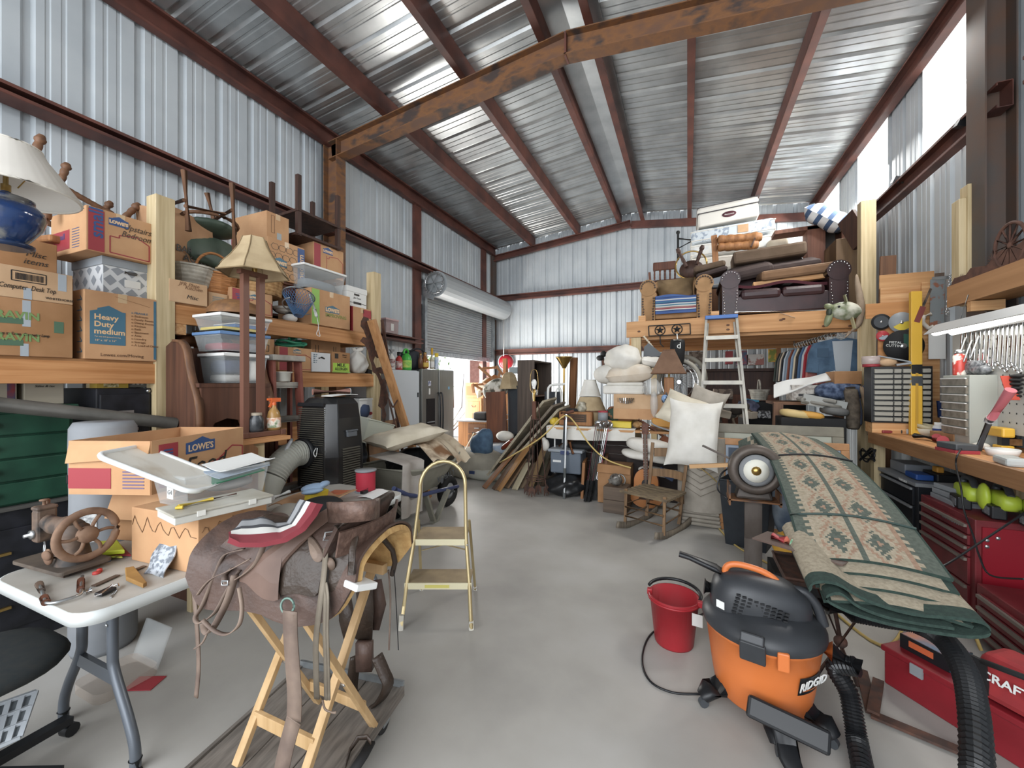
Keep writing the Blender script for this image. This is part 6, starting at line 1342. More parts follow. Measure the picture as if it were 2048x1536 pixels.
p = ontab(1238,832,YT +.1); solo('patchwork_pillow','dark green patchwork pillow crushed under the big carton','pillow',MB().pillow(p + V((0,.06,.17)),(.42,.26,.18),R(15,6,0),seed=6),mat('green_patchwork','#2f4638','#8c5a3c',.9,scale=7,lo=.52,hi=.56)); solo('wicker_scrap','tan woven lid beside the yellow tackle box','lid',MB().ell(ontab(1276,850,YT) + V((0,0,.05)),(.07,.07,.045)),TANW)
p = ontab(1282,830,YT +.25); p.y -= .2; c = Carton('large pale brown double walled carton under the bedding pile',0,0,.44,zt +.10,zt +.44,.66,CARD2,tape=False); c.X = Matrix.Translation((p.x,p.y -.15,zt +.12)) @ R(0,0,-90).to_4x4(); c.o.matrix_basis = Matrix.Translation((p.x -.36,p.y -.05,zt +.12)) @ R(0,0,0).to_4x4() @ Matrix.Translation((.68,0,0)); c.o.name = 'cardboard_box'
c.rect('lower_tier',-.0,1,.0,.42,CARD,'N',.012)
SIL = mat('cutlery_roll','#22242a',rough=.5); t = T('cutlery_roll','black roll of silver cutlery hanging over the carton','cutlery',P(1252,800,y=5.70)); t.world = True; t.part('roll',MB().box(P(1252,800,y=5.735),(.24,.03,.06)),SIL)
for k in range(8): t.part('handle',MB().tube([P(1239 +4*k,796,y=5.70),P(1241 +3.2*k,808 - abs(k -4)*.6,y=5.68)],.007,6),CHROME)
# bedding pile on the carton
zc = zt +.46
p = P(1250,780,y=5.95)
solo('folded_quilt','white folded quilt with seams, lowest in the bedding pile on the carton','quilt',MB().box((p.x,5.98,zc +.06),(.56,.44,.12)).box((p.x +.02,5.98,zc +.14),(.5,.42,.05)),LINEN,bevel=.04)
solo('pillow','cream floral pillow with a pointed corner in the bedding pile','pillow',MB().pillow((p.x +.07,5.95,zc +.28),(.68,.46,.24),R(4,-5,6),seed=3),mat('floral_cream','#cfc4b4','#c3b29c',.95,scale=6))
solo('comforter','rolled white comforter on top of the bedding pile','bedding',MB().ell((p.x -.03,6.0,zc +.50),(.26,.3,.20),None,26,16,fn=lambda q: q*(1 +.05*math.sin(7*q.z +3*q.x) +.03*math.sin(11*q.x))).ell((p.x -.25,5.95,zc +.28),(.2,.2,.14),None,16,10),LINEN)
solo('pillow','small white pillow sticking out behind the comforter','pillow',MB().pillow((p.x +.33,6.1,zc +.45),(.34,.36,.14),R(0,8,20),seed=8),LINEN)
solo('clear_bag','crumpled clear plastic bag hanging over the carton corner','bag',MB().ell(P(1305,775,y=5.65),(.13,.1,.12),None,18,10,fn=lambda q: q*(1 +.12*math.sin(9*q.x +6*q.z))).ell(P(1308,808,y=5.6),(.05,.05,.17),None,14,8),clear('film','#d8d8d4',.3))
# right half: orange case, guitar, blankets, leather lamp
p = P(1325,846,y=5.66); solo('orange_case','orange plastic case lying near the cream pillow','case',MB().box(p + V((0,.06,.0)),(.27,.16,.10),R(0,4,4)),mat('orange_plastic','#c9892c',rough=.45),bevel=.01); solo('metal_tray','pale grey curved tray under the orange case','tray',MB().sheet(lambda a,b: P(1300 +48*a,840 +20*a ** .6,y=5.6) + V((0,.2*b,-.02 -.03*b)),8,4,.02),GREY)
def guitar(name,label,base,top,face,w,m,back):
    """base: end of the body, top: head end, face: direction the soundboard looks"""
    base,top = V(base),V(top); d = (top - base); L = d.length; d.normalize(); f = V(face); f = (f - d*f.dot(d)).normalized(); s = d.cross(f)
    X = Matrix((s,d,f)).transposed().to_4x4(); X.translation = base; t = T(name,label,'guitar',base,rot=X.to_3x3()); B = .47*L
    def wid(q): return w*(.5*math.sqrt(max(0,1 - ((q -.30)/.30) ** 2)) if q < .30 else .5 -.13*math.sin((q -.30)/.32*PI/2) if q < .62 else .37*math.sqrt(max(0,1 - ((q -.66)/.34) ** 2)) if q > .66 else .37)
    qs = [k/28 for k in range(29)]; ol = [(wid(q),q*B) for q in qs] + [(-wid(q),q*B) for q in qs[::-1][1:-1]]
    t.part('body',MB().prism(ol,w*.24,Matrix.Translation((0,0,-w*.24))),back,bevel=.006); o = t.part('soundboard',MB().prism([(x*.97,y*.985 +.003) for x,y in ol],.003),m)
    t.part('sound_hole',MB().lathe([(.0,.0035),(w*.13,.0035),(w*.13,.004)],(0,B*.62,0),20),BLK,o); t.part('bridge',MB().box((0,B*.25,.008),(w*.42,.025,.012)),DARKW,o)
    t.part('pickguard',MB().ell((w*.2,B*.50,.004),(w*.13,B*.13,.003),R(0,0,20)),BLK,o)
    nk = t.part('neck',MB().box((0,(B*.82 + L*.86)/2,.006),(.05,L*.86 - B*.82 +.1,.022)),REDW)
    for k in range(12): t.part('fret',MB().box((0,L*.86 - (L*.86 - B*.75)*(1 -.93 ** (k +1))*1.6,.018),(.048,.002,.002)),STEEL,nk)
    t.part('headstock',MB().box((0,L*.93,.0),(.075,L*.13,.016)),REDW,bevel=.004)
    for s_ in (-1,1):
        for k in range(3): t.part('tuner',MB().ell((s_*.05,L*(.89 +.035*k),0),(.012,.007,.006)),CHROME)
    t.part('strings',MB().bar((0,B*.25,.02),(0,L*.87,.022),.026,.0006),plain('#5a4636',.4))
    return t
guitar('acoustic_guitar','natural orange acoustic guitar standing behind the rocking chair',P(1292,1020,z=.03) + V((0,.05,0)),P(1290,846,y=5.30),(-.05,-1,.2),.40,mat('spruce_top','#b9733a','#a9652f',.25,scale=2),REDW)
g = guitar('acoustic_guitar','dark brown guitar lying on its edge on white blankets',P(1372,905,y=5.55),P(1275,838,y=5.75),(.2,.5,1),.32,plain('#7a4a2c',.3),plain('#6e3f2a',.25))
for k,(u,v,r,l) in enumerate(((1305,893,(.33,.2,.09),'rumpled white blanket under the dark guitar'),(1300,912,(.36,.2,.06),'flat pale blanket lowest under the dark guitar'),(1325,945,(.30,.12,.05),'white cloth with blue band behind the rocking chair'))):
    solo('white_blanket',l,'blanket',MB().ell(P(u,v,y=5.5),r,R(0,6,0),24,10,fn=lambda q: q + V((0,0,.18*math.sin(6*q.x +2*k)*(1 - q.z*q.z))),e=.75),LINEN)
solo('blue_band','navy cloth band on the white cloth behind the rocking chair','cloth',MB().bar(P(1318,940,y=5.30),P(1348,957,y=5.30),.012,.09),plain('#243a5e'))
solo('low_cabinet','dark low cabinet holding up the white blankets','cabinet',MB().box((-.32,5.93,.32),(.9,.36,.64)),mat('dark_cabinet','#2f2422',rough=.6))
p = P(1338,792,y=5.78); t = T('table_lamp','tall wooden lamp with a laced brown leather shade in front of the spoked wheel','lamp',(p.x,p.y,zt +.12)); z0 = p.z - zt -.12; BL = mat('brown_leather_shade','#7c5c45','#6b4d39',.8,scale=6)
t.part('base',MB().box((0,0,.02),(.2,.16,.04)),REDW); t.part('column',MB().box((0,0,z0 +.0),(.12,.08,.5)),OAK,bevel=.01); t.part('neck',MB().tube([(0,0,z0 +.24),(0,0,z0 +.34)],.012,8),BRASS)
o = t.part('shade',MB().lathe([(.30,z0 +.30),(.10,z0 +.61)],n=4,rot=R(0,0,45),cap=False,sm=False),BL)
t.part('lacing',MB().tube([R(0,0,45) @ V((.3*math.cos(k*PI/2),.3*math.sin(k*PI/2),z0 +.30)) for k in range(4)],.008,5,closed=True,sm=False).tube([R(0,0,45) @ V((.1*math.cos(k*PI/2),.1*math.sin(k*PI/2),z0 +.61)) for k in range(4)],.008,5,closed=True,sm=False),BRNW,o)
t = T('glass_ornament','pair of blue and black faceted ornaments hanging by the leather lamp','ornament',P(1338,797,y=5.5)); t.world = True
for u,v in ((1330,798),(1344,796)): t.part('facet_ball',MB().ell(P(u,v,y=5.5),(.05,.05,.06),None,6,4),mat('blue_facet','#7ea0cc','#15181f',.1,scale=14,lo=.45,hi=.55))
t.part('hanger',MB().bar(P(1332,785,y=5.5),P(1336,795,y=5.5),.03,.02),BLK)
# under the table
p = P(1200,900,y=6.05); t = T('headboard','dark brown planked wooden headboard behind the golf clubs','headboard',(p.x,6.1,0)); HB = wood('headboard_wood','#3f2a22','#2c1e19','x',s=.8)
for k in range(6): t.part('plank',MB().box((0,0,.1 +.125*k),(.85,.03,.12)),HB,bevel=.003)
p = P(1130,945,y=5.5); t = T('storage_tote','grey-blue plastic tote with a lid and blue latch on a black bag','storage tub',(p.x,5.68,p.z -.02)); TOT = mat('smoky_tote','#66707c','#5a6470',.35,scale=3)
t.part('body',MB().box((0,0,.15),(.44,.34,.30),tp=1.0),TOT,bevel=.02); t.part('lid',MB().box((0,0,.32),(.5,.40,.04)),mat('pale_tote_lid','#8c9298',rough=.5),bevel=.01); t.part('latch',MB().box((0,-.2,.30),(.12,.012,.05)),plain('#34406a')); t.part('printed_label',MB().box((-.12,-.172,.17),(.12,.002,.03)),PAPER)
zb = p.z -.02
sack('rubbish_bag','black plastic rubbish bag squashed under the grey-blue tote','bag',V((p.x,5.62,0)),.25,zb +.02,mat('black_bag','#1d1e20',rough=.3,bump=.4,scale=9),12,False)
p = P(1150,893,y=5.6); solo('dark_cloth','dark cloth bag lying on the tote lid','bag',MB().ell((p.x +.08,5.72,zb +.38),(.22,.14,.05),e=.7),BLKM); solo('copper_pipe','short pipe with bright copper end lying on the tote lid','pipe',MB().tube([P(1118,892,y=5.62),P(1128,884,y=5.7)],.015,8).tube([P(1139,885,y=5.52),P(1146,908,y=5.46)],.02,8),COPPER)
solo('paper_bundle','crumpled pale paper bundle on the boards under the table','paper',MB().ell(P(1091,890,y=5.62),(.06,.06,.09)).ell(P(1088,880,y=5.62),(.035,.035,.04)),LINEN)
for k,(u0,u1,v0,v1,m,l,n_) in enumerate(((1160,1170,925,996,OAK,'oak picture frame standing edge-on beside the black bag','framed_picture'),(1204,1209,916,1003,BRNW,'dark picture frame standing edge-on by the wooden crate','framed_picture'))):
    a,b = P(u0,v1,z=.0),P(u1,v0,d=P(u0,v1,z=0).y/(((u1 - CU)/FPX)*SN + CS)); 
    solo(n_,l,'picture frame',MB().box((a.x +.015,a.y +.18,b.z/2),(.035,.42,b.z),R(0,3,8)),m)
p = P(1188,990,z=0); solo('suitcase','grey-green soft suitcase standing between the two frames','suitcase',MB().box((p.x,p.y +.28,.30),(.17,.46,.6),R(0,2,6)),mat('suitcase_grey','#5a5850','#4b4942',.85,scale=8),bevel=.05)
# golf clubs
t0 = None
gl = 'golf clubs leaning head up on the table edge'
rd = random.Random(4)
for k in range(9):
    b = P(1168 +2.4*k,1004,z=.01) + V((0,rd.uniform(0,.12),0)); h = P(1192 +3.2*k,848 +3*(k % 3),y=5.52)
    t = T('golf_club',('%s shafted golf club, %s of the sheaf leaning on the table' % (('steel','chrome','silver')[k % 3],('first','second','third','fourth','fifth','sixth','seventh','eighth','last')[k])),'golf club',b,0,gl); t.world = True
    t.part('shaft',MB().tube([b.lerp(h,.25),h],.005,6),CHROME if k % 4 else mat('red_shaft','#8a4a55',rough=.3,metal=.5)); t.part('grip',MB().tube([b,b.lerp(h,.27)],.013,8),BLKM); q = h + V((.03,-.02,.02)); t.part('head',MB().ell(q,(.045,.02,.03),R(0,30*(k % 3),20*k)),OLD if k % 2 else STEEL)
for k,(a,b,l) in enumerate((((1128,997),(1133,826),'tall grey steel shafted stick leaning at the radio'),((1122,985),(1130,838),'dark second stick beside the tall grey one'))):
    p0 = P(*a,z=.005); p1 = P(*b,y=5.48); t = T('walking_stick',l,'stick',p0); t.world = True; t.part('shaft',MB().tube([p0,p1],.016 if k else .014,8),STEEL if k == 0 else DGREY); t.part('grip',MB().tube([p0,p0.lerp(p1,.35)],.02,8),plain('#4c4f4e',.6)); t.part('handle',MB().tube([p1 + V((-.08,0,.0)),p1,p1 + V((.1,.02,.03))],.022,8),REDW)
CORDY = plain('#c0a35a',.6)
q = [P(1000,925,y=5.3),P(1060,890,y=5.2),P(1090,868,y=5.2),P(1122,836,y=5.35),P(1135,832,y=5.4),P(1150,846,y=5.3),P(1180,890,y=5.3),P(1215,920,y=5.3),P(1262,936,y=5.25)]
solo('extension_cord','yellow extension cord swagged from the board sheaf past the radio to the guitar','cord',MB().tube(spline(q,6),.010,6),CORDY)
# crate, carton and brass mask by the rocking chair
t = T('wooden_crate','weathered small wooden crate with plank sides beside the rocking chair','crate',(-.80,5.12,0),-6); CW = wood('crate_wood','#6a5848','#54463a','x',s=.6)
for k in range(2): t.part('side_board',MB().box((0,0,.08 +.16*k),(.27,.27,.155)),CW,bevel=.003)
p = P(1232,972,y=5.05); solo('metal_mask','silvery battered metal ornament sitting on the wooden crate','ornament',MB().ell((p.x,p.y,.40),(.08,.06,.075),R(0,25,0),12,8).bar((p.x -.08,p.y -.03,.38),(p.x +.05,p.y -.07,.42),.02,.05).tube(arc((p.x +.04,p.y,.40),.07,-60,90,8),.01,6),mat('old_silver','#9c9a94','#4b4038',.35,.6,scale=16))
solo('cardboard_box','open brown carton behind the crate and metal ornament','box',MB().box((-.88,5.52,.26),(.42,.30,.50)).sheet(lambda a,b: V((-1.09 +.42*a,5.36 -.02*b,.51 -.1*b)),1,1,.006),CARD3)
# ================================================================ loft at the back right, what stands on it and under it
LZ = 2.535
t = T('storage_loft','pine timber loft with doubled front beam, posts and plank deck at the back right','loft',(.6,6.42,0)); t.world = True
BEAM = wood('beam_pine','#c9935c','#ab7440','x',s=.5)
t.part('front_beam',MB().box((.585,6.42,2.40),(2.89,.045,.235)),BEAM,bevel=.003); t.part('front_beam',MB().box((.62,6.50,2.36),(2.8,.045,.235)),BEAM)
for k in range(6): t.part('joist',MB().box((.6,6.85 +.5*k,2.37),(2.8,.045,.2)),BEAM)
for k in range(12): t.part('deck_plank',MB().box((.6,6.6 +.28*k,LZ -.02),(2.85,.27,.03)),BEAM)
t.part('post',MB().box((-.72,6.47,1.14),(.14,.10,2.28)),PINE_Z); t.part('post',MB().box((-.80,6.52,1.14),(.05,.12,2.28)),PINE_X); t.part('post',MB().box((2.02,6.30,1.9),(.15,.12,3.82)),PINE_Z,bevel=.005); t.part('post',MB().box((-.7,9.8,1.2),(.12,.12,2.4)),PINE_Z)
for u in (1284,1430): p = P(u,632,y=6.44); t.part('block',MB().box((p.x,6.46,2.56),(.1,.09,.09)),PINE_X)
KN = plain('#5c3418')
for u,v in ((1278,663),(1456,650),(1456,659),(1562,640),(1567,638),(1648,652),(1700,652)): t.part('knot',MB().ell(P(u,v,y=6.396),(.022,.003,.014)),KN)
t = T('star_hook_rack','black iron sign frame with two ringed stars and hooks on the loft beam','hook rack',P(1334,682,y=6.39)); t.world = True; yb = 6.385
cn = [P(u,v,y=yb) for u,v in ((1297,652),(1380,647),(1381,668),(1298,672))]
fr = MB()
for k in range(4): fr.bar(cn[k],cn[(k +1) % 4],.014,.012)
t.part('frame',fr,BLKM)
for u,v in ((1320,660.5),(1354,658.5)):
    c_ = P(u,v,y=yb -.006); o = t.part('ring',MB().tube([c_ + V((.07*math.cos(a),0,.07*math.sin(a))) for a in [k*PI/10 for k in range(20)]],.007,6,closed=True),BLKM)
    st = [c_ + V(((.064 if k % 2 == 0 else .026)*math.sin(k*PI/5),0,(.064 if k % 2 == 0 else .026)*math.cos(k*PI/5))) for k in range(10)]
    t.part('star',MB().add(st + [c_ + V((0,-.018,0))],[(k,(k +1) % 10,10) for k in range(10)]),BLKM,o); t.part('hook',MB().tube([c_ + V((0,0,-.07)),c_ + V((.005,0,-.2)),c_ + V((.05,-.02,-.25))],.008,6),BLKM,o)
# aluminium ladder
t = T('aluminium_ladder','aluminium stepladder with blue top cap leaning on the loft beam','ladder',(.43,5.9,0)); t.world = True; AL = mat('ladder_aluminium','#a8a396','#98938a',.45,.45,scale=8)
at_,ab = V((.425,6.27,2.47)),V((.43,5.72,0))
for s in (-1,1): t.part('rail',MB().bar(ab + V((s*.34,0,0)),at_ + V((s*.185,0,0)),.075,.03,(1,0,0)),AL); t.part('rear_rail',MB().bar(ab + V((s*.32,.10,0)),at_ + V((s*.16,.05,-.05)),.03,.02,(1,0,0)),AL)
t.part('top_cap',MB().box(at_ + V((0,0,.02)),(.40,.13,.05)),plain('#3f6db5',.45),bevel=.006)
for k in range(7):
    f = (k +.85)*.305/2.47; p = at_.lerp(ab,f); t.part('step',MB().box(p + V((0,-.03,0)),(.36 +.31*f,.08,.03)).box(p + V((0,-.07,-.012)),(.36 +.31*f,.006,.05)),AL)
# sofa and armchair
def sofa(name,label,cat,x0,x1,yf,z0,m,nseat,aw,hs,ha,nail,dep=.85):
    t = T(name,label,cat,((x0 + x1)/2,yf,z0)); w = x1 - x0
    t.part('base',MB().box((0,dep/2 +.02,hs*.42 +.03),(w - aw,dep -.06,hs*.7)),m,bevel=.02)
    sw = (w -2*aw)/nseat
    for k in range(nseat): t.part('seat_cushion',MB().box((-w/2 + aw + sw*(k +.5),dep*.42,hs*.88),(sw -.006,dep*.8,.15)),m,bevel=.05)
    t.part('back',MB().box((0,dep -.1,hs +.14),(w - aw,.24,.62),R(-8,0,0)),m,bevel=.08)
    for s in (-1,1):
        c_ = s*(w/2 - aw/2); o = t.part('arm',MB().box((c_,dep/2,ha*.45),(aw*.78,dep -.02,ha*.8)).tube([(c_,.0,ha - aw*.42),(c_,dep,ha - aw*.40)],aw*.5,18),m)
        nb = [V((c_ - s*0 + aw*.40*math.cos(a),-.006,ha - aw*.42 + aw*.40*math.sin(a))) for a in [k*PI/9 for k in range(10)]]
        nb += [V((c_ + q*aw*(.32 if z > .25 else .28),-.004,z)) for q in (-1,1) for z in [ha*.08 + ha*.5*i/8 for i in range(9)]]
        nm_ = MB()
        for p in nb: nm_.ell(p,(nail,nail,nail),None,6,4)
        t.part('nailhead_trim',nm_,OLD if nail > .012 else CHROME,o)
    return t
MAR = mat('maroon_leather','#3c2426','#2e1c1f',.38,scale=4,bump=.08,bscale=30); TAN = mat('tan_suede','#a87f54','#957048',.85,scale=5)
sofa('sofa','dark maroon leather loveseat with rolled nailhead arms on the loft','sofa',.44,2.0,6.72,LZ,MAR,2,.27,.38,.68,.010)
t = sofa('armchair','tan suede armchair with rolled nailhead arms on the loft','armchair',-.70,.36,6.72,LZ,TAN,1,.26,.36,.66,.016); t.part('back_cushion',MB().pillow((-.02,.62,.62),(.6,.4,.24),R(78,0,0),seed=5),mat('olive_suede','#7a6242','#6a5438',.9,scale=5))
SER = [plain(h,.95) for h in ('#3f5a92','#8e3f4a','#b4b7b4','#3c6f86','#8a6a62','#2f4574')]
pat = [0,0,5,2,1,4,2,3,2,5,3,0,2,0,5,0,4,0,2,0]
def ser(a,b):
    x = -.46 +.58*a; k = b*.9
    return V((x,6.70 -.02 +.012*math.sin(9*a),LZ +.12 + k*.38)) if k < .72 else V((x,6.69 + (k -.72)*1.9,LZ +.12 +.274 +.17*(k -.72)*2 +.02*math.sin(5*a)))
solo('serape_blanket','blue and multicoloured striped serape blanket over the tan armchair seat','blanket',MB().sheet(ser,16,20,.012,mi=lambda i,j: pat[min(j,19)]),SER)
BC = mat('brown_cushion','#5f4c3c','#53412f',.85,scale=5); DC = mat('dark_cushion','#41332f','#362a28',.8,scale=5)
def cush(l,u,v,y,sx,th,dep,m,rx=0,ry=0,rz=0,bev=.04,name='cushion',cat='cushion'):
    p = P(u,v,y=y); return solo(name,l,cat,MB().box(p,(sx,dep,th),R(rx,ry,rz)),m,bevel=bev)
cush('tan zipped seat cushion tilted across the maroon loveseat',1598,545,7.05,1.02,.14,.5,mat('tan_cushion','#7d5c3f','#6c4e35',.85,scale=5),8,-3); cush('long pine board under the tan cushion',1590,560,6.95,1.05,.07,.12,PINE_X,0,-3,0,.003,'pine_board','board')
cush('thick brown cushion high behind the loveseat',1533,514,7.55,.98,.2,.5,BC,0,-3); cush('dark puffed cushion on the loveseat back',1500,543,7.35,.6,.18,.4,DC,25,-8,0,.07); cush('second dark cushion behind the tan one',1585,530,7.4,.65,.12,.4,DC,20,-4,0,.05)
cush('brown leather cushion on the armchair arm',1418,538,7.25,.46,.1,.4,BC,0,-8); cush('second brown leather cushion on the armchair arm',1422,549,7.2,.46,.08,.38,DC,0,-12)
mb = MB()
solo('patterned_blanket','maroon and white patterned blanket under the tan cushion','blanket',MB().sheet(lambda a,b: P(1470 +200*a,572 -10*a +4*math.sin(9*a),y=6.82) + V((0,.25*b,.02*b)),24,4,.04,mi=lambda i,j: 1 if i % 5 in (2,3) else 0),[plain('#4a1e26',.95),plain('#b3ada6',.95)])
solo('chrome_tube','long chrome tube lying along the foot of the loveseat','tube',MB().tube([P(1470,625,y=6.60),P(1664,621,y=6.58)],.018,10).lathe([(.03,0),(.03,.04)],P(1469,625,y=6.6),12,R(0,90,0)),STEEL)
solo('paper_tag','clear plastic tag hanging over the loft beam','tag',MB().bar(P(1560,626,y=6.39),P(1590,636,y=6.38),.05,.004),clear('tagfilm','#b0a69a',.5))
# mattresses
solo('crate_support','wooden crate base carrying the mattresses','crate',MB().box((.78,9.0,LZ +.4),(1.3,1.2,.8)),BRNW)
TICK = mat('white_ticking','#cfcdc6','#bfc3c4',.9,scale=10); FLOR = mat('blue_floral','#b9c2c8','#8793a3',.9,scale=14,lo=.55,hi=.62)
for k,(z0,h,x0,x1,m,l,ry) in enumerate(((3.36,.3,.0,1.4,mat('grey_blue_ticking','#8d97a3',rough=.9),'grey-blue mattress at the bottom of the stack on the loft',0),(3.67,.28,.02,1.34,LINEN,'cream mattress second from the bottom of the stack on the loft',0),(3.96,.26,.06,1.38,TICK,'white quilted mattress in the middle of the stack on the loft',-1),(4.24,.26,.06,1.42,FLOR,'pale blue floral mattress with a torn tan patch on the loft',-2))):
    t = T('mattress',l,'mattress',((x0 + x1)/2,9.0,z0)); t.part('body',MB().box((0,0,h/2),(x1 - x0,1.25,h),R(0,ry,0)),m,bevel=.06); t.part('piping',MB().box((0,0,h*.82),(x1 - x0 +.012,1.262,.012),R(0,ry,0)).box((0,0,h*.18),(x1 - x0 +.012,1.262,.012),R(0,ry,0)),LINEN)
    if k == 3: t.part('tan_patch',MB().box((.18,-.632,h*.55),(.17,.006,.14)),CARD2)
p = P(1457,424,y=8.3); t = T('mattress','white pillow-top mattress with dark piping and oval label, topmost on the loft','mattress',(p.x,8.85,4.53),rot=R(0,-3.5,0)); t.part('body',MB().box((0,0,.12),(.98,1.05,.24)),plain('#cfccc4',.8),bevel=.03); t.part('pillow_top',MB().box((0,0,.30),(1.0,1.06,.12)),plain('#cfccc4',.8),bevel=.05)
t.part('piping',MB().box((0,0,.24),(1.0,1.07,.012)).box((0,0,.35),(1.0,1.06,.01)),plain('#4a4648')); o = t.part('oval_label',MB().lathe([(0,0),(.115,0),(.115,.008),(0,.01)],(.02,-.525,.13),24,R(90,0,0),sx=1,sy=.45),plain('#5a2f38')); t.text('Beautysleep',.032,PAPER,(.02,-.536,.13),(1,0,0),(0,0,1),o,shear=.2)
p = P(1558,490,y=8.2); solo('bolster','cream rolled bolster beside the mattresses','bolster',MB().ell((p.x,8.5,p.z),(.17,.4,.17),None,18,10,e=.7),CREAM); solo('storage_box','dark box under the cream bolster','box',MB().box((p.x +.05,8.6,(LZ + p.z)/2 -.08),(.32,.5,p.z - LZ -.16)),BLKM)
# bed rail, stools, chair
t = T('turned_bed_post','oak bed end with a square post and two turned spindles lying across the mattresses','bed part',P(1440,520,y=7.7)); t.world = True; YB_ = 7.75
t.part('post',MB().bar(P(1432,540,y=YB_),P(1428,472,y=YB_),.09,.09),OAK)
for v0,v1,u1 in ((480,474,1524),(495,489,1517)): t.part('spindle',turned(MB(),P(1433,v0,y=YB_ -.05),P(u1,v1,y=YB_ -.05),.075,5),OAK)
t.part('strap',MB().bar(P(1510,476,y=YB_ -.14),P(1502,494,y=YB_ -.14),.04,.02),DARKW)
t = T('bar_stool','upturned dark bar stool with a brass foot ring above the armchair','stool',P(1382,545,y=7.6)); t.world = True; c_ = P(1382,530,y=7.6)
t.part('foot_ring',MB().tube([c_ + V((.245*math.cos(a),.05*math.sin(a),.25*math.sin(a))) for a in [k*PI/16 for k in range(32)]],.014,8,closed=True),BRASS); t.part('seat',MB().ell(P(1383,540,y=7.75),(.2,.1,.17),None,16,10),DARKW)
for a,b in (((1374,535),(1354,497)),((1392,530),(1406,490))): t.part('leg',turned(MB(),P(*a,y=7.6),P(*b,y=7.5),.032,4),DARKW)
t = T('press_back_chair','wooden press back chair partly hidden behind the tan armchair','chair',P(1325,545,y=7.8)); t.world = True
t.part('top_rail',MB().bar(P(1306,534,y=7.8),P(1352,530,y=7.8),.05,.15),REDW,bevel=.02)
for u in (1309,1320,1330,1340,1350): t.part('spindle',turned(MB(),P(u,560,y=7.8),P(u,538,y=7.8),.016,3),REDW)
t.part('seat',MB().box(P(1328,575,y=7.9),(.44,.42,.04)),REDW); t.part('leg',MB().bar(P(1300,560,y=7.8),P(1299,545,y=7.8),.04,.04),REDW)
t = T('iron_bed_end','black iron bed end post with a ball finial before the mattresses','bed part',P(1357,500,y=8.0)); t.world = True; t.part('post',MB().tube([P(1356,520,y=8.0),P(1356,468,y=8.0)],.02,8).ell(P(1356,465,y=8.0),(.035,.035,.035)),BLKM); t.part('rail',MB().tube([P(1356,477,y=8.0),P(1382,480,y=8.0)],.015,6).tube([P(1358,496,y=8.0),P(1382,483,y=8.0)],.012,6),BLKM)
# cabinets and striped cushion at the right
t = T('entertainment_cabinet','reddish wooden cabinet frame with open bays behind the loveseat','cabinet',P(1620,600,y=7.9)); t.world = True; EW = wood('mahogany','#7d4c36','#653b2a','z',s=.7)
a,b = P(1610,460,y=7.9),P(1645,600,y=7.9); t.part('stile',MB().box(((a.x + b.x)/2,7.9,(a.z + LZ)/2),(b.x - a.x,.3,a.z - LZ)),EW)
t.part('top_rail',MB().bar(P(1546,471,y=7.9),P(1680,453,y=7.9),.3,.06),EW); t.part('stile',MB().bar(P(1679,454,y=7.9),P(1682,560,y=7.9),.04,.3,(0,1,0)),EW); t.part('back_panel',MB().box(P(1662,480,y=8.05) + V((0,0,-.3)),(.4,.02,1.1)),mat('grey_glass','#5a5450',rough=.3))
p = P(1700,475,y=7.2); solo('oak_cabinet','tall plain brown cabinet side between the loveseat and the post','cabinet',MB().box((p.x +.10,7.5,(LZ + p.z)/2),(.52,.6,p.z - LZ)),wood('olive_oak','#6f5436','#5d452c','z',s=.6),bevel=.004)
p = P(1650,432,y=7.7); solo('striped_cushion','white and navy striped cushion with fringed grey underside on the cabinet','cushion',MB().pillow(p + V((.02,0,-.05)),(.66,.7,.28),R(15,38,-8),seed=2,n=20,mi=lambda i,j: 1 if i % 5 in (1,2) else 0),[plain('#c4c5c4',.9),plain('#3c5272',.9)])
t = T('framed_mirror','dark framed mirror leaning in the loft corner behind the post','mirror',P(1700,470,y=6.9)); t.world = True; t.part('frame',MB().bar(P(1693,474,y=7.1),P(1724,444,y=6.9),.05,.5),DARKW)
# fish and driftwood
t = T('mounted_bass','mounted green and white largemouth bass hung at the end of the loft beam','mounted fish',P(1690,625,y=6.3)); t.world = True; c_ = P(1694,622,y=6.22)
FISH = mat('bass_skin','#6d7552','#c9c6b4',.35,scale=5,lo=.45,hi=.6)
t.part('body',MB().ell(c_,(.19,.08,.115),R(0,8,0),20,12,fn=lambda q: V((q.x,q.y,q.z*(1 -.3*max(0,q.x))))),FISH); t.part('jaw',MB().ell(c_ + V((-.18,-.01,.06)),(.06,.055,.04),R(0,30,0),12,8).ell(c_ + V((-.19,-.01,-.09)),(.04,.05,.10),R(0,15,0),12,8),plain('#7d8460',.4)); t.part('mouth',MB().ell(c_ + V((-.185,-.02,-.01)),(.03,.045,.06)),plain('#3d4436')); t.part('eye',MB().ell(c_ + V((-.10,-.075,.05)),(.014,.01,.014)),BLK)
t.part('fin',MB().bar(c_ + V((-.02,-.05,.1)),c_ + V((-.04,-.05,.19)),.07,.012),plain('#8a8866')); t.part('fin',MB().bar(c_ + V((.03,-.05,-.09)),c_ + V((.06,-.05,-.23)),.08,.012),plain('#a59d74'))
solo('driftwood','pale bare driftwood branch hung on the loft post below the bass','branch',MB().tube(spline([P(u,v,y=6.2) for u,v in ((1713,548),(1715,568),(1719,590),(1722,618),(1718,645),(1708,658),(1695,666),(1684,668))],4),[.004 +.034*math.sin(PI*min(1,k/22)) ** .6 for k in range(29)],8).tube([P(1700,664,y=6.2),P(1690,676,y=6.18)],[.02,.006],6),mat('driftwood','#a8927a','#8a745e',.9,scale=8,bump=.3))
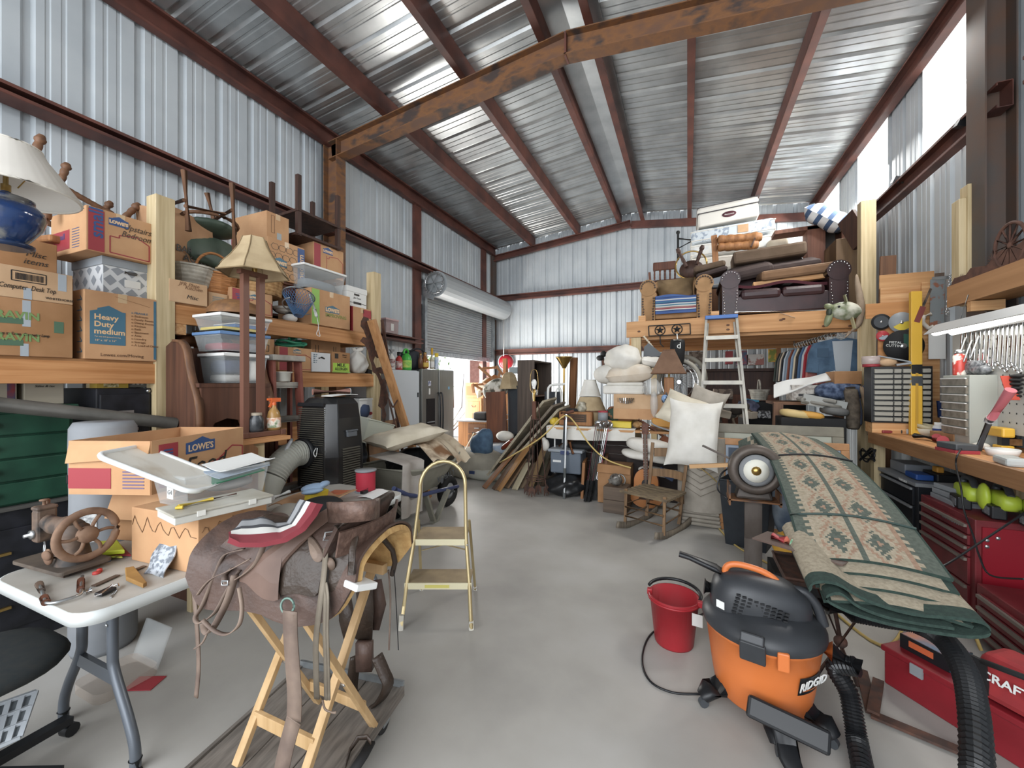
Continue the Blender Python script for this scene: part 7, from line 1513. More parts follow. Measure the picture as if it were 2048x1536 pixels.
# clothes rail
t = T('clothes_rail','steel clothes rail hung under the loft','rail',(1.77,7.4,2.24)); t.world = True; r0,r1 = V((1.68,8.3,2.24)),V((1.87,6.62,2.27)); t.part('rail',MB().tube([r0,r1],.016,8),STEEL)
for p in (r0,r1): t.part('bracket',MB().tube([p,p + V((0,0,.16))],.01,6),STEEL)
cl = (('#2f3a36','dark green coat at the far end'),('#4a4a48','charcoal shirt'),('#a89c8a','beige shirt'),('#26282f','black jacket'),('#9aa7b4','pale blue shirt'),('#6a7f92','blue-grey shirt'),('#7a3f30','rust plaid shirt'),('#6f8aa6','light denim shirt'),('#b8ad94','cream shirt'),('#3a3330','dark brown shirt'),('#3f5f86','mid blue shirt'),('#a3aab0','grey striped shirt'),('#9c2630','bright red shirt'),('#b06a62','salmon shirt'))
def garment(name,label,p,m,w=.25,L=.72,th=.055,rz=0,mats=None):
    t = T(name,label,'clothing',p,rz,'clothes hanging on the rail under the loft')
    t.part('hanger',MB().tube(arc((0,0,-.03),.03,-60,200,8) + [V((0,0,-.09))],.004,5).tube([(-w*.9,0,-.17),(0,0,-.10),(w*.9,0,-.17)],.006,5),WHT)
    ol = [(-.06,-.11),(-w,-.17),(-w -.05,-.3),(-w -.08,-L*.9),(-w +.05,-L*.92),(-w +.06,-.4),(-w +.05,-L),(w -.05,-L),(w -.06,-.4),(w -.05,-L*.92),(w +.08,-L*.9),(w +.05,-.3),(w,-.17),(.06,-.11),(0,-.14)]
    t.part('cloth',MB().prism(ol,th,Matrix(((1,0,0,0),(0,0,-1,th/2),(0,1,0,0),(0,0,0,1)))),m,bevel=.015); return t
for k,(h,l) in enumerate(cl):
    f = .04 + k*.062; p = r0.lerp(r1,f); garment('hanging_shirt',l + ' on the rail under the loft',(p.x,p.y,p.z +.02),mat('cloth_' + h[1:],h,h,.95,scale=20,bump=.2,bscale=12),rz=8 +3*(k % 3))
p = r0.lerp(r1,.97); t = garment('denim_jacket','open denim jacket with pale lining, nearest on the clothes rail',(p.x,p.y,p.z +.02),mat('jacket_denim','#4d6780','#3b5269',.9,scale=9,bump=.2),.30,.62,.07,0); t.part('lining',MB().prism([(-.10,-.15),(.12,-.15),(.09,-.58),(-.06,-.58)],.006,Matrix(((1,0,0,0),(0,0,-1,-.036),(0,1,0,0),(0,0,0,1)))),plain('#a9b0b5',.9)); t.part('pocket',MB().box((-.2,-.04,-.30),(.12,.01,.12)),mat('pocket_denim','#3f566c',rough=.9))
for k in range(22): p = r0.lerp(r1,.35 +.026*k) ; 
# things under the loft
def box_(name,label,cat,u0,u1,v0,v1,y,dep,m,rz=0,bev=.004):
    a,b = P(u0,v1,y=y),P(u1,v0,y=y); return solo(name,label,cat,MB().box(((a.x + b.x)/2,y + dep/2,(a.z + b.z)/2),(b.x - a.x,dep,b.z - a.z),R(0,0,rz)),m,bevel=bev)
t = T('dark_dresser','dark old dresser against the back wall under the loft','dresser',(.75,8.5,0)); t.part('case',MB().box((0,.25,.75),(1.5,.5,1.5)),DARKW); t.part('top',MB().box((0,.25,1.83),(1.55,.5,.05)),DARKW); t.part('upper_case',MB().box((.1,.3,1.65),(1.2,.4,.3)),DARKW)
for k in range(2):
    for j in range(3): d = t.part('drawer',MB().box((-.4 +.75*k,-.008,.45 +.38*j),(.68,.02,.33)),REDW,bevel=.005); t.part('handle',MB().box((-.4 +.75*k,-.03,.48 +.38*j),(.1,.02,.05)),OLD,d)
PRT = lambda n,a,b,s=16: mat(n,a,b,.7,scale=s,lo=.48,hi=.54)
box_('printed_crate','greyish printed wooden crate on the dark dresser left of the ladder','crate',1378,1408,703,726,8.4,.3,PRT('grey_print','#8e857a','#6a5f55'))
box_('printed_crate','wooden printed crate seen through the lower ladder rungs','crate',1428,1466,778,798,7.9,.3,PRT('brown_print','#8a7868','#5f5046'))
box_('gift_box','white box with blue picture on the dark dresser','box',1474,1494,701,730,8.35,.2,PRT('blue_print','#aab4bf','#4a5a72')); box_('gift_tin','white boxed tin with a small red print on the dark dresser','box',1496,1528,708,730,8.35,.2,PRT('red_print','#c9c8c4','#a36a62',7)); box_('red_box','dark red box on the dark dresser behind the ladder','box',1452,1466,702,728,8.4,.2,RED)
box_('picture_board','green and yellow picture propped on the dresser end','picture',1537,1553,698,724,8.2,.03,PRT('green_picture','#7f8a3a','#c9973a',9)); box_('wooden_box_frame','pale wooden crate beside the green picture','crate',1554,1562,696,730,8.2,.25,OAK)
p = P(1518,800,y=7.3); basket('small whitewashed basket with a bail handle in the dark under the loft',(p.x,p.y,p.z),.1,.13,.15,WASH,handles=False,hoop=True); solo('blue_box','bright blue plastic box tucked under the basket','box',MB().box(P(1504,806,y=7.15),(.16,.12,.11),R(0,8,0)),plain('#1f7fa3',.5)); 
solo('plinth_table','dark low table carrying the basket and books under the loft','table',MB().box((p.x +.15,7.35,(p.z -.02)/2),(.8,.6,p.z -.03)),BLKM)
box_('stacked_books','stack of dark books lying under the basket','book stack',1510,1542,822,836,6.98,.12,PRT('book_print','#3c3a3c','#a8a8a8',30)); bpy.context.scene.objects[-1]
sack('bundled_cloth','dark blue bundled cloth beside the ladder under the loft','cloth',P(1494,830,y=6.9),.13,.24,mat('navy_print','#2e3245','#53546a',.9,scale=12),21,False)
rd = random.Random(11)
jm = ('#5a5148','#8a7d6c','#3d3630','#6d5f4e','#a39684','#4b4640')
for k in range(11):
    u,v = 1412 +8.5*k,838 -9*(k % 3) + rd.uniform(-4,4); p = P(u,v,y=6.3 +.08*(k % 4))
    if k % 3 == 0: mb = MB().tube(arc(p,.14,rd.uniform(0,90),rd.uniform(180,300),10,V((1,.2,0)),V((0,.3,1))),.016,6)
    elif k % 3 == 1: mb = MB().box(p,(.18,.16,.09),R(rd.uniform(-20,20),rd.uniform(-30,30),rd.uniform(0,90)))
    else: mb = MB().ell(p,(.13,.1,.07),R(0,rd.uniform(-30,30),0),12,8)
    solo(('coiled_hose','scrap_box','rag_bundle')[k % 3],('brownish curved hose','tilted small box','crumpled rag bundle')[k % 3] + ' in the junk heap behind the big frames, ' + ('first','second','third','fourth')[k // 3] + ' from the ladder foot',('hose','box','rag')[k % 3],mb,mat('junk_%d' % (k % 6),jm[k % 6],rough=.9))
solo('junk_chest','low dark chest under the junk heap behind the frames','chest',MB().box((.55,6.5,.47),(1.1,.5,.93)),mat('dim_chest','#2c2622',rough=.8))
# right: chair, trunk, file box and draped sheet
t = T('side_chair','brown wooden table with square legs right of the ladder','table',P(1555,850,y=6.0)); t.world = True; a,b = P(1546,803,y=6.05),P(1690,795,y=6.05)
t.part('leg',MB().bar(P(1550,870,y=6.0) + V((0,0,-.8)),P(1556,806,y=6.0),.10,.08),BRNW); t.part('top',MB().box(((a.x + b.x)/2,6.3,a.z -.02),(b.x - a.x,.55,.035)),BRNX); t.part('leg',MB().box((b.x -.05,6.1,a.z/2),(.09,.08,a.z -.04)),BRNW); zt = a.z
t.o.name = 'wooden_table'
box_('file_box','printed file box with a black label bar on the brown table','box',1584,1646,770,801,6.15,.35,PRT('file_print','#b3ada4','#948c84',22)); solo('label_bar','black label strip on the printed file box','label',MB().box(P(1616,790,y=6.145),(.2,.006,.03)),BLK)
solo('draped_sheet','white cloth draped over the boxes under the clothes rail','cloth',MB().sheet(lambda a,b: P(1548 +122*a,770 -26*a ** .8 +26*b*(1 -.55*a) ,y=6.35 -.22*b) + V((0,0,.012*math.sin(8*a +3*b))),14,8,.012),PAPER)
box_('cardboard_box','open brown carton beside the loft post under the denim jacket','box',1669,1724,742,768,6.0,.35,CARD3); solo('blue_bundle','dark blue patterned bundle below the brown carton','cloth',MB().ell(P(1680,782,y=6.1),(.26,.15,.11),e=.8),mat('navy_floral','#26344f','#5f6f8c',.9,scale=18))
box_('footlocker','long black trunk behind the picture frames','trunk',1562,1694,838,925,5.62,.45,BLKM,bev=.012)
for k,(u,v,w,h,c_,l,n_) in enumerate(((1592,828,.34,.05,'#c4a86a','cream and yellow folded tarpaulin on the black trunk','tarpaulin'),(1620,830,.26,.045,'#c98f35','orange-yellow plastic piece on the black trunk','plastic_piece'),(1640,806,.40,.045,'#77746c','grey tangled hose and straps on the black trunk','strap_bundle'),(1668,822,.26,.05,'#5a5a58','dark grey bag on the black trunk','bag'))):
    p = P(u,v,y=5.75); mb = MB().ell(p,(w/2,.15,h),R(0,8,0),18,8,e=.7)
    if k == 2: mb = MB().tube(spline([p + V((.2*math.cos(j*.9),.1*math.sin(j*1.3),.05*math.sin(j*.7))) for j in range(14)],4),.02,6)
    solo(n_,l,'cloth' if k in (0,3) else 'plastic',mb,plain(c_,.6))
solo('pale_board','pale flat board resting on the straps on the black trunk','board',MB().bar(P(1605,797,y=5.7),P(1692,815,y=5.75),.03,.12),plain('#9c9d98',.6))
# hanging straps and boots bag by the right post
for k,(u0,v0,u1,v1,w,m,l) in enumerate(((1700,775,1706,858,.13,mat('camo_rope','#6b5f50','#4a4036',.9,scale=16),'camouflage net bag hanging beside the loft post'),(1714,795,1719,850,.05,plain('#2c3446',.9),'navy strap hanging by the loft post'),(1722,770,1738,870,.045,mat('pale_branch','#9d866c','#7a644e',.9,scale=8),'pale knobby stick leaning on the loft post'))):
    solo(('net_bag','strap','walking_stick')[k],l,('bag','strap','stick')[k],MB().tube(spline([P(u0,v0,y=5.9),P((u0 + u1)/2 +3,(v0 + v1)/2,y=5.85),P(u1,v1,y=5.8)],5),[w*.4] + [w*.5]*9 + [w*.4],10),m)
# bicycle wheels and bags hung at the left loft post
t = T('spoked_wheel','large spoked wheel with pale tyre hung behind the leather lamp','wheel',P(1360,765,y=6.3)); t.world = True; c_ = P(1358,764,y=6.25); X = R(0,0,-24)
def circ(r,y=0,n=32): return [c_ + X @ V((r*math.cos(a),y,r*math.sin(a))) for a in [k*2*PI/n for k in range(n)]]
t.part('tyre',MB().tube(circ(.305),.028,8,closed=True),plain('#a8a294',.8)); t.part('rim',MB().tube(circ(.27),.010,6,closed=True),CHROME); t.part('hand_ring',MB().tube(circ(.235,-.05),.007,6,closed=True),CHROME)
sp = MB()
for k in range(28): a = k*PI/14; sp.tube([c_ + X @ V((.03*math.cos(a +.9),0.02*(-1) ** k,.03*math.sin(a +.9))),c_ + X @ V((.27*math.cos(a),0,.27*math.sin(a)))],.0025,4)
t.part('spokes',sp,CHROME); t.part('hub',MB().lathe([(.03,-.04),(.03,.04)],c_,12,R(90,0,0)),STEEL)
c_ = P(1366,757,y=6.62); solo('tyre_ring','second pale tyre behind the spoked wheel','tyre',MB().tube(circ(.33),.03,8,closed=True),plain('#8d8779',.85))
t = T('punching_bag','black hanging punching bag with a white mark under the star hooks','bag',P(1355,735,y=6.1)); t.world = True; p = P(1355,690,y=6.15)
t.part('bag',MB().lathe([(0,-.34),(.06,-.33),(.09,-.2),(.10,0),(.09,.07),(0,.08)],p,16),BLKM); t.part('cord',MB().tube([p + V((0,0,.08)),P(1354,668,y=6.35)],.008,6),PAPER); t.text('d',.12,PAPER,p + V((.02,-.105,-.02)),(1,0,0),(0,0,1)); t.part('white_lace',MB().tube([p + V((-.05,-.09,.06)),p + V((.05,-.09,.055))],.012,6),PAPER)
t = T('shovel','dark shovel head hung point out under the loft beam','shovel',P(1305,708,y=6.25)); t.world = True; a = [P(u,v,y=6.22) for u,v in ((1287,715),(1288,694),(1297,686),(1330,712))]; t.part('blade',MB().add(a + [p + V((0,.02,0)) for p in a],[(0,1,2,3),(7,6,5,4),(0,3,7,4),(3,2,6,7),(2,1,5,6),(1,0,4,5)]),DGREY); t.part('edge',MB().tube([P(1280,716,y=6.2),P(1330,713,y=6.2)],.008,6),BLK)
ch = MB()
for k in range(12): q = P(1288 +1.6*k,673 +1.9*k,y=6.3); ch.ell(q,(.018,.006,.010),R(0,40 if k % 2 else -30,0),8,5)
solo('hanging_chain','pale chain slung below the loft beam at the left post','chain',ch,CREAM)
# ================================================================ workbench along the right wall
BT_ = 1.075
t = T('workbench','long pine workbench with a thick front board along the right wall','workbench',(2.05,4.0,0)); t.world = True
t.part('top',MB().box((2.07,3.9,BT_ -.02),(.62,2.9,.04)),PINE_Y); t.part('front_board',MB().box((1.745,3.9,BT_ -.055),(.04,2.9,.115)),wood('bench_front','#9a6c42','#80552f','y',s=.7),bevel=.003)
for y in (5.33,4.38,2.5): t.part('leg',MB().box((1.80 if y > 5 else 2.33,y,.51),(.09,.09,1.02)),PINE_Z)
t.part('back_shelf',MB().box((2.33,4.9,BT_ +.04),(.1,.9,.05)),PINE_Y)
t = T('plywood_tool_board','plywood tool panel of pieced boards at the far end of the workbench','panel',(2.12,5.55,BT_)); t.world = True
PX_ = wood('panel_ply','#c4854a','#a96d38','x',s=.5)
for k,(x0,x1,z0,z1,y) in enumerate(((1.88,2.37,BT_,2.36,5.56),(1.90,2.37,2.37,2.60,5.57),(1.93,2.38,2.61,2.76,5.68),(1.76,2.18,2.27,2.43,5.52),(2.22,2.36,BT_,2.62,5.53))): t.part('board',MB().box(((x0 + x1)/2,y,(z0 + z1)/2),(x1 - x0,.02,z1 - z0)),(PX_,PINE_X,PLY)[k % 3],bevel=.002)
solo('dark_offcut','brown board standing between the loft post and the panel top','board',MB().bar(P(1762,590,y=5.9) + V((0,0,-2.55)),P(1776,512,y=5.9),.14,.03),BRNW)
yp_ = 5.505
for k,(u,v,r,ms,l) in enumerate(((1762,644,.085,(BLKM,DGREY),'plain black grinding disc with grey rim on the tool panel'),(1803,645,.108,(GREY,plain('#d1b52f')),'grey and yellow labelled cutting disc on the tool panel'),(1765,672,.055,(plain('#b3343a'),plain('#8f9aa3')),'small red and grey cutting disc on the tool panel'),(1807,692,.168,(BLKM,plain('#2f5a4a')),'largest black cutting disc with green label on the tool panel'))):
    p = P(u,v,y=yp_ -.004*k); t = T('cutting_disc',l,'disc',p,0,'cutting discs on the tool panel'); t.part('disc',MB().lathe([(0,0),(r,0),(r,.006),(0,.008)],n=26,rot=R(90,0,0)),ms[0]); o = t.part('label_face',MB().lathe([(r*.12,.009),(r*.75,.009)],n=26,rot=R(90,0,0),cap=False,arc=(0,6.28) if k < 1 else (-.3,1.6) if k == 3 else (-2.6,.2)),ms[1]); t.part('arbor',MB().lathe([(r*.16,.009),(r*.1,.016),(0,.016)],n=12,rot=R(90,0,0)),STEEL)
    if k == 3: t.text('METAL\nCUTTING',.035,PAPER,(-.07,-.012,.02),(1,0,-.1),(0,0,1))
a,b = P(1831,869,y=5.13),P(1831,584,y=5.34); t = T('spirit_level','long yellow spirit level standing on the bench against the panel','level',(a.x,a.y,BT_)); t.world = True; a.z = BT_
YEL = plain('#d9a62c',.4); t.part('body',MB().bar(a,b,.085,.05,(0,1,0)),YEL,bevel=.004)
for q,w_ in ((.44,.055),(.36,.055)): c_ = a.lerp(b,q); t.part('vial_window',MB().box(c_ + V((0,-.027,0)),(.08,.006,.12)),BLK if q > .4 else DGREY); 
t.part('groove',MB().bar(a + V((0,-.028,.05)),b + V((0,-.028,-.1)),.02,.002,(0,1,0)),plain('#b98a22')); t.part('top_badge',MB().lathe([(.022,0),(.022,.003)],b + V((0,-.026,-.09)),14,R(90,0,0)),STEEL)
t = T('hand_saw','worn grey saw blade with a white and orange grip on the tool panel','saw',P(1875,640,y=5.46)); t.world = True; q = [P(u,v,y=5.46) for u,v in ((1864,560),(1886,556),(1888,722),(1860,718))]; t.part('blade',MB().bar(q[0].lerp(q[1],.5),P(1874,650,y=5.46),.11,.004,(0,1,0)),mat('worn_blade','#8f9698','#a5674f',.5,.4,scale=10,lo=.55,hi=.6)); t.part('lower_blade',MB().bar(P(1874,652,y=5.45),P(1874,718,y=5.45),.13,.004,(0,1,0)),PAPER); t.part('angle_arm',MB().bar(P(1864,557,y=5.45),P(1905,554,y=5.45),.004,.03),STEEL)
t.part('grip',MB().tube([P(u,v,y=5.44) for u,v in ((1862,628),(1848,632),(1845,645),(1856,656),(1866,653))],.02,8),plain('#d0c8bc')); t.part('hanger_plate',MB().box(P(1879,551,y=5.47),(.07,.01,.05)),OLD)
t = T('drywall_knife','thin jab saw with a red handle hanging across the yellow level','saw',P(1845,610,y=5.2)); t.world = True; t.part('blade',MB().bar(P(1862,577,y=5.33),P(1845,615,y=5.3),.02,.003,(0,1,0)),OLD); t.part('handle',MB().bar(P(1845,614,y=5.3),P(1832,645,y=5.28),.045,.03,(0,1,0)),plain('#7d3a34'))
ch = MB()
for k in range(16): p = P(1901 -.5*k +2*(k % 2),553 +5*k,y=5.42 -.02*k); ch.tube([p + V((.010*math.cos(q),.004*(k % 2),.020*math.sin(q))) for q in [j*PI/4 for j in range(8)]],.003,5,closed=True)
solo('steel_chain','bright steel chain hanging at the end of the high shelf','chain',ch,CHROME)
# drawer organiser
t = T('drawer_organizer','black organizer with four columns of small clear drawers on the bench','organizer',P(1800,842,y=5.30) + V((0,0,-.0))); t.world = True
a,b = P(1747,842,y=5.2),P(1862,735,y=5.2); w,h = b.x - a.x,b.z - a.z
t.part('case',MB().box((a.x + w/2,5.3,a.z + h/2),(w +.03,.19,h +.03)),BLK,bevel=.003); DRW = mat('smoky_drawer','#9a988e',rough=.3)
cols = [(0,.34),(.35,.49),(.505,.66),(.84,.99)]
for c0,c1 in cols:
    for r in range(10): t.part('drawer',MB().box((a.x + w*(c0 + c1)/2,5.195,a.z + h*(r +.46)/10),(w*(c1 - c0) -.008,.03,h*.064),R(12,0,0)),DRW)
solo('wood_block','pine block under the drawer organizer','block',MB().box((a.x + w/2,5.32,(BT_ + a.z -.016)/2),(w,.17,a.z -.018 - BT_)),PINE_X)
zt = b.z +.016
p = P(1747,736,y=5.24); solo('plastic_jar','clear plastic jar with red base on the organizer','jar',MB().lathe([(0,.03),(.075,.03),(.075,.11),(0,.11)],(p.x,5.3,zt),16),clear('jarclear','#c9b8b4',.6)); solo('red_dish','red lid under the clear plastic jar','lid',MB().lathe([(0,0),(.07,0),(.07,.028),(0,.028)],(p.x,5.3,zt),16),RED)
p = P(1779,730,y=5.24); solo('wooden_scoop','pale wooden scoop head on the organizer','scoop',MB().ell((p.x,5.28,zt +.045),(.075,.05,.045)),CARD2); solo('metal_strip','bent grey metal strip across the organizer top','strip',MB().bar(P(1756,712,y=5.28),P(1822,724,y=5.24),.05,.012).bar(P(1792,730,y=5.24),P(1822,726,y=5.22),.05,.02),GREY)
# grey cabinet, can, wrenches, pegboard
t = T('parts_cabinet','pale grey metal parts cabinet with clear drawers on the bench','cabinet',(2.10,4.5,BT_ +.066)); CBG = plain('#9fa29a',.5); t.part('case',MB().box((0,0,.217),(.16,.36,.566)),CBG,bevel=.004)
for r in range(7): t.part('drawer',MB().box((-.086,0,.05 +.066*r),(.02,.33,.055)),mat('dim_drawer','#6d665a','#8d8577',.4,scale=18)); t.part('pull',MB().box((-.098,0,.078 +.066*r),(.012,.34,.008)),WHT)
p = P(1908,750,x=2.13); bottle('spray_can','red and white aerosol can with silver top on the grey cabinet',(2.09,4.60,BT_ +.567),[(0,0),(.04,0),(.042,.01),(.042,.16),(.03,.18)],mat('can_red','#b8382f','#d6cfc4',.3,scale=14,lo=.5,hi=.56),[(.03,.18),(.035,.185),(.035,.215),(0,.215)],STEEL,'can')
PEG = mat('pegboard_white','#b5b4ae',rough=.6); t = T('pegboard','white perforated tool board on the right wall above the bench','tool board',(2.195,3.9,1.5)); t.part('board',MB().box((-.01,0,.15),(.012,2.0,.9)),PEG)
t.part('holes',MB().add(*(lambda vs: (vs,[tuple(range(4*i,4*i +4)) for i in range(len(vs) // 4)]))([V((-.0175,y_*.07 -.9 + dy,z_*.07 -.22 + dz)) for y_ in range(26) for z_ in range(11) for dy,dz in ((0,0),(0,.012),(.012,.012),(.012,0))])),BLK,kind='stuff')
for k in range(14):
    u = 1925 +9.2*k; l = 70 +6*math.sin(k*2.1) +2.2*k; v0 = 652 -1.3*k; a,b = P(u,v0,x=2.165),P(u -5,v0 + l,x=2.155)
    t = T('wrench','chrome combination wrench, number %s from the far end of the hanging row' % ('one two three four five six seven eight nine ten eleven twelve thirteen fourteen'.split()[k]),'wrench',b,0,'wrenches hanging over the bench'); t.world = True
    t.part('shank',MB().bar(a,b,.018,.008,(1,0,0)),CHROME,bevel=.002); t.part('ring_end',MB().tube([a + V((0,.018*math.cos(q),.018*math.sin(q))) for q in [j*PI/5 for j in range(10)]],.007,6,closed=True),CHROME); t.part('open_end',MB().tube(arc(b + V((0,0,-.012)),.018,120,400,8,V((0,1,0))),.008,6),CHROME)
for k,(u,v,l) in enumerate(((1932,700,'far'),(1944,706,'middle'),(1958,698,'near'))): a = P(u,v,x=2.15); solo('screwdriver',l + ' steel tool jutting out under the shop light','tool',MB().tube([a,a + V((-.03,-.06,.10)),a + V((-.06,-.02,-.07))],.006,6),STEEL)
solo('tool_bundle','cluster of dark and blue small tools on the grey cabinet back','tools',MB().ell(P(1945,735,x=2.14),(.04,.13,.06)).ell(P(1962,740,x=2.14),(.04,.1,.04)),mat('tool_mix','#3a3d44','#8f9296',.4,.3,scale=30))
t = T('pipe_wrench','tool with a faded pink-red handle sticking up from the bench','tool',P(2000,830,x=2.0)); t.world = True; t.part('handle',MB().tube([P(1982,838,x=1.98),P(2000,812,x=1.99),P(2022,780,x=2.0)],[.026,.024,.03],10),plain('#b8606a',.6)); t.part('collar',MB().tube([P(1978,842,x=1.98),P(1983,836,x=1.98)],.03,10),STEEL); t.part('jaw',MB().tube([P(1980,840,x=1.98),V((1.97,P(1960,842,x=1.98).y,BT_ +.01))],.02,8),DGREY)
t = T('grip_pack','black ribbed grips with a red hang tag on the tool board','packet',P(2020,790,x=2.11)); t.world = True; t.part('tag',MB().bar(P(2012,752,x=2.11),P(2028,800,x=2.11),.006,.06,(1,0,0)),plain('#b33c2c'))
for k in range(6): t.part('coil',MB().ell(P(2034 -1*k,752 +8*k,x=2.14),(.03,.05,.016)),BLKM)
# shop light under the high shelf
t = T('shop_light','long white fluorescent shop light hung under the high shelf','lamp',(2.0,3.7,2.03)); rf = [(-.12,-.03),(-.04,.05),(.04,.05),(.12,-.03),(.115,-.035),(.035,.04),(-.035,.04),(-.115,-.035)]
t.part('reflector',MB().prism(rf,1.9,Matrix(((1,0,0,0),(0,0,-1,.95),(0,1,0,0),(0,0,0,1)))),plain('#b9bcbc',.4)); 
for s in (-1,1): t.part('tube',MB().tube([(s*.055,-.92,-.02),(s*.055,.92,-.02)],.028,10),mat('lit_tube','#fffdf6',emit=3.5))
for y in (-.6,.7): t.part('hanger',MB().tube([(0,y,.05),(.05,y,.25)],.005,6),STEEL)
area('shop_light_glow',(2.0,3.7,1.985),(0,0,0),.2,1.8,5,(1,.97,.9))
t = T('high_shelf','plywood shelf with a deep front board above the shop light','shelf',(2.1,3.6,2.24)); t.part('front_board',MB().box((0,-.05,.09),(.025,2.45,.18)),wood('shelf_front','#b98555','#9f6d40','y',s=.3)); t.part('deck',MB().box((.14,-.05,.02),(.28,2.45,.025)),PLYY); t.part('bracket',MB().box((.1,.9,-.04),(.2,.05,.08)),PINE_X)
solo('lumber_post','short pale lumber post standing on the high shelf against the steel column','post',MB().box((2.255,4.72,2.75),(.17,.11,1.02)).box((2.15,4.74,2.70),(.05,.11,.9)),PINE_Z,bevel=.004)
t = T('wagon_wheel_cutout','rusted metal scene with a wagon wheel and spiky plants on the high shelf','metal cutout',(2.11,4.1,2.42)); t.world = True; RC = mat('rust_cutout','#6b4738','#54382e',.8,scale=18); t.part('ground',MB().prism([(-.7,0),(.72,0),(.66,.06),(.5,.05),(.44,.09),(.25,.06),(.1,.13),(-.05,.11),(-.2,.16),(-.45,.2),(-.7,.2)],.006,Matrix(((0,0,1,2.105),(1,0,0,4.05),(0,1,0,2.42),(0,0,0,1)))),RC)
wc = P(2020,490,x=2.11); wr = .155; w = MB().tube([wc + V((0,wr*math.cos(q),wr*math.sin(q))) for q in [k*PI/14 for k in range(28)]],.012,6,closed=True)
for k in range(12): w.tube([wc,wc + V((0,wr*math.cos(k*PI/6),wr*math.sin(k*PI/6)))],.007,5)
t.part('wheel',w.ell(wc,(.012,.025,.025)),RC)
for y,z,r in ((4.22,2.53,.09),(4.47,2.50,.06),(4.62,2.48,.06)):
    pl = MB()
    for k in range(13): a_ = PI*k/12; pl.bar((2.11,y,z -.05),(2.11,y + r*math.cos(a_),z -.05 + r*1.1*math.sin(a_)),.012,.004,(1,0,0),tp=.1)
    t.part('plant',pl,RC)
for u,v,l in ((1922,246,'black security camera on the right wall girt by the steel column'),(1792,360,'black spring clamp on the right wall girt'),(1706,436,'small black bracket at the far end of the right wall girt')): p = P(u,v,x=2.27); solo('wall_camera' if u > 1900 else 'spring_clamp',l,'camera' if u > 1900 else 'clamp',MB().box(p,(.06,.09,.07),R(15,20,0)).tube([p,(2.36,p.y,p.z -.06)],.012,6),BLK)
# on the bench
def bn(u,v): p = P(u,v,z=BT_); return V((min(p.x,2.1),min(p.y,5.28),BT_))
p = bn(1909,878); bottle('glue_bottle','blue and white glue bottle standing on the bench',p,[(0,0),(.04,0),(.042,.01),(.042,.10),(.03,.12)],plain('#d0d2d4'),[(.032,.12),(.032,.145),(0,.145)],WHT,lab=[(.0425,.012),(.043,.02),(.043,.09)],labm=plain('#24408a'))
p = bn(1864,872); solo('bowl','pale bowl holding tape rolls beside the level','bowl',MB().lathe([(0,0),(.05,0),(.09,.07),(.085,.07),(.05,.01)],p,18),CREAM); solo('tape_roll','roll of tape lying in the pale bowl','tape',MB().lathe([(.05,0),(.085,0),(.085,.03),(.05,.03),(.05,0)],p + V((0,0,.075)),18,R(10,8,0),cap=False),plain('#b5a884'))
t = T('work_light','black and red battery work light lying on the bench edge','tool',bn(1880,885)); t.world = True; t.part('handle',MB().tube([bn(1830,878) + V((0,0,.03)),bn(1878,884) + V((0,0,.03))],.03,10,flat=.8),BLK); t.part('red_ring',MB().tube([bn(1874,883) + V((0,0,.03)),bn(1886,888) + V((0,0,.03))],.038,10),RED); t.part('neck',MB().tube([bn(1886,887) + V((0,0,.03)),bn(1935,884) + V((0,0,.035))],.018,8),DGREY); t.part('head',MB().ell(bn(1950,886) + V((0,0,.035)),(.05,.07,.035)),DGREY)
t = T('battery_charger','black and red battery charger at the front of the bench','charger',bn(1917,905)); t.part('base',MB().box((0,.02,.012),(.14,.20,.024),R(0,0,8)),RED,bevel=.003); t.part('body',MB().box((0,.02,.045),(.13,.19,.045),R(0,0,8)),DGREY,bevel=.008)
t = T('black_cable','black cable hanging from the battery charger over the bench front to the floor','cable',bn(1925,903)); t.world = True; t.part('cable',MB().tube(spline([bn(1930,903) + V((0,0,.05)),P(1916,908,x=1.70),P(1912,930,x=1.69),P(1922,975,x=1.66),P(1928,1020,x=1.65),P(1946,1070,x=1.64),P(1958,1110,x=1.63),P(1980,1150,x=1.62),P(2048,1158,x=1.6)],5),.005,6),BLK)
box9 = lambda n,l,c_,u,v,s,m,rz=0,bev=.004,dz=0: solo(n,l,c_,MB().box(bn(u,v) + V((0,.0,s[2]/2 + dz)),s,R(0,0,rz)),m,bevel=bev)
box9('cardboard_box','low brown box lying open on the bench under the yellow drill','box',2002,888,(.2,.3,.08),CARD3,5)
p = bn(2005,912); solo('slotted_disc','white round slotted plastic cap on the bench','cap',MB().lathe([(0,0),(.07,0),(.085,.045),(.08,.05),(.065,.02),(0,.018)],p,20),WHT); solo('white_rag','crumpled white rag beside the slotted cap','rag',MB().ell(bn(1962,898) + V((0,0,.025)),(.045,.06,.025),None,14,8),LINEN)
box9('grey_case','pale grey plastic case near the bench front edge','case',2022,930,(.1,.2,.05),plain('#a9adab',.5),-10,.015)
t = T('cordless_drill','yellow and black cordless drill on the bench at the frame edge','drill',bn(2042,905)); t.part('body',MB().box((.03,.05,.14),(.07,.18,.07)),YEL,bevel=.012); t.part('grip',MB().box((.03,.02,.08),(.04,.05,.1)),BLK); t.part('battery',MB().box((.03,.02,.02),(.07,.1,.05)),YEL,bevel=.006)
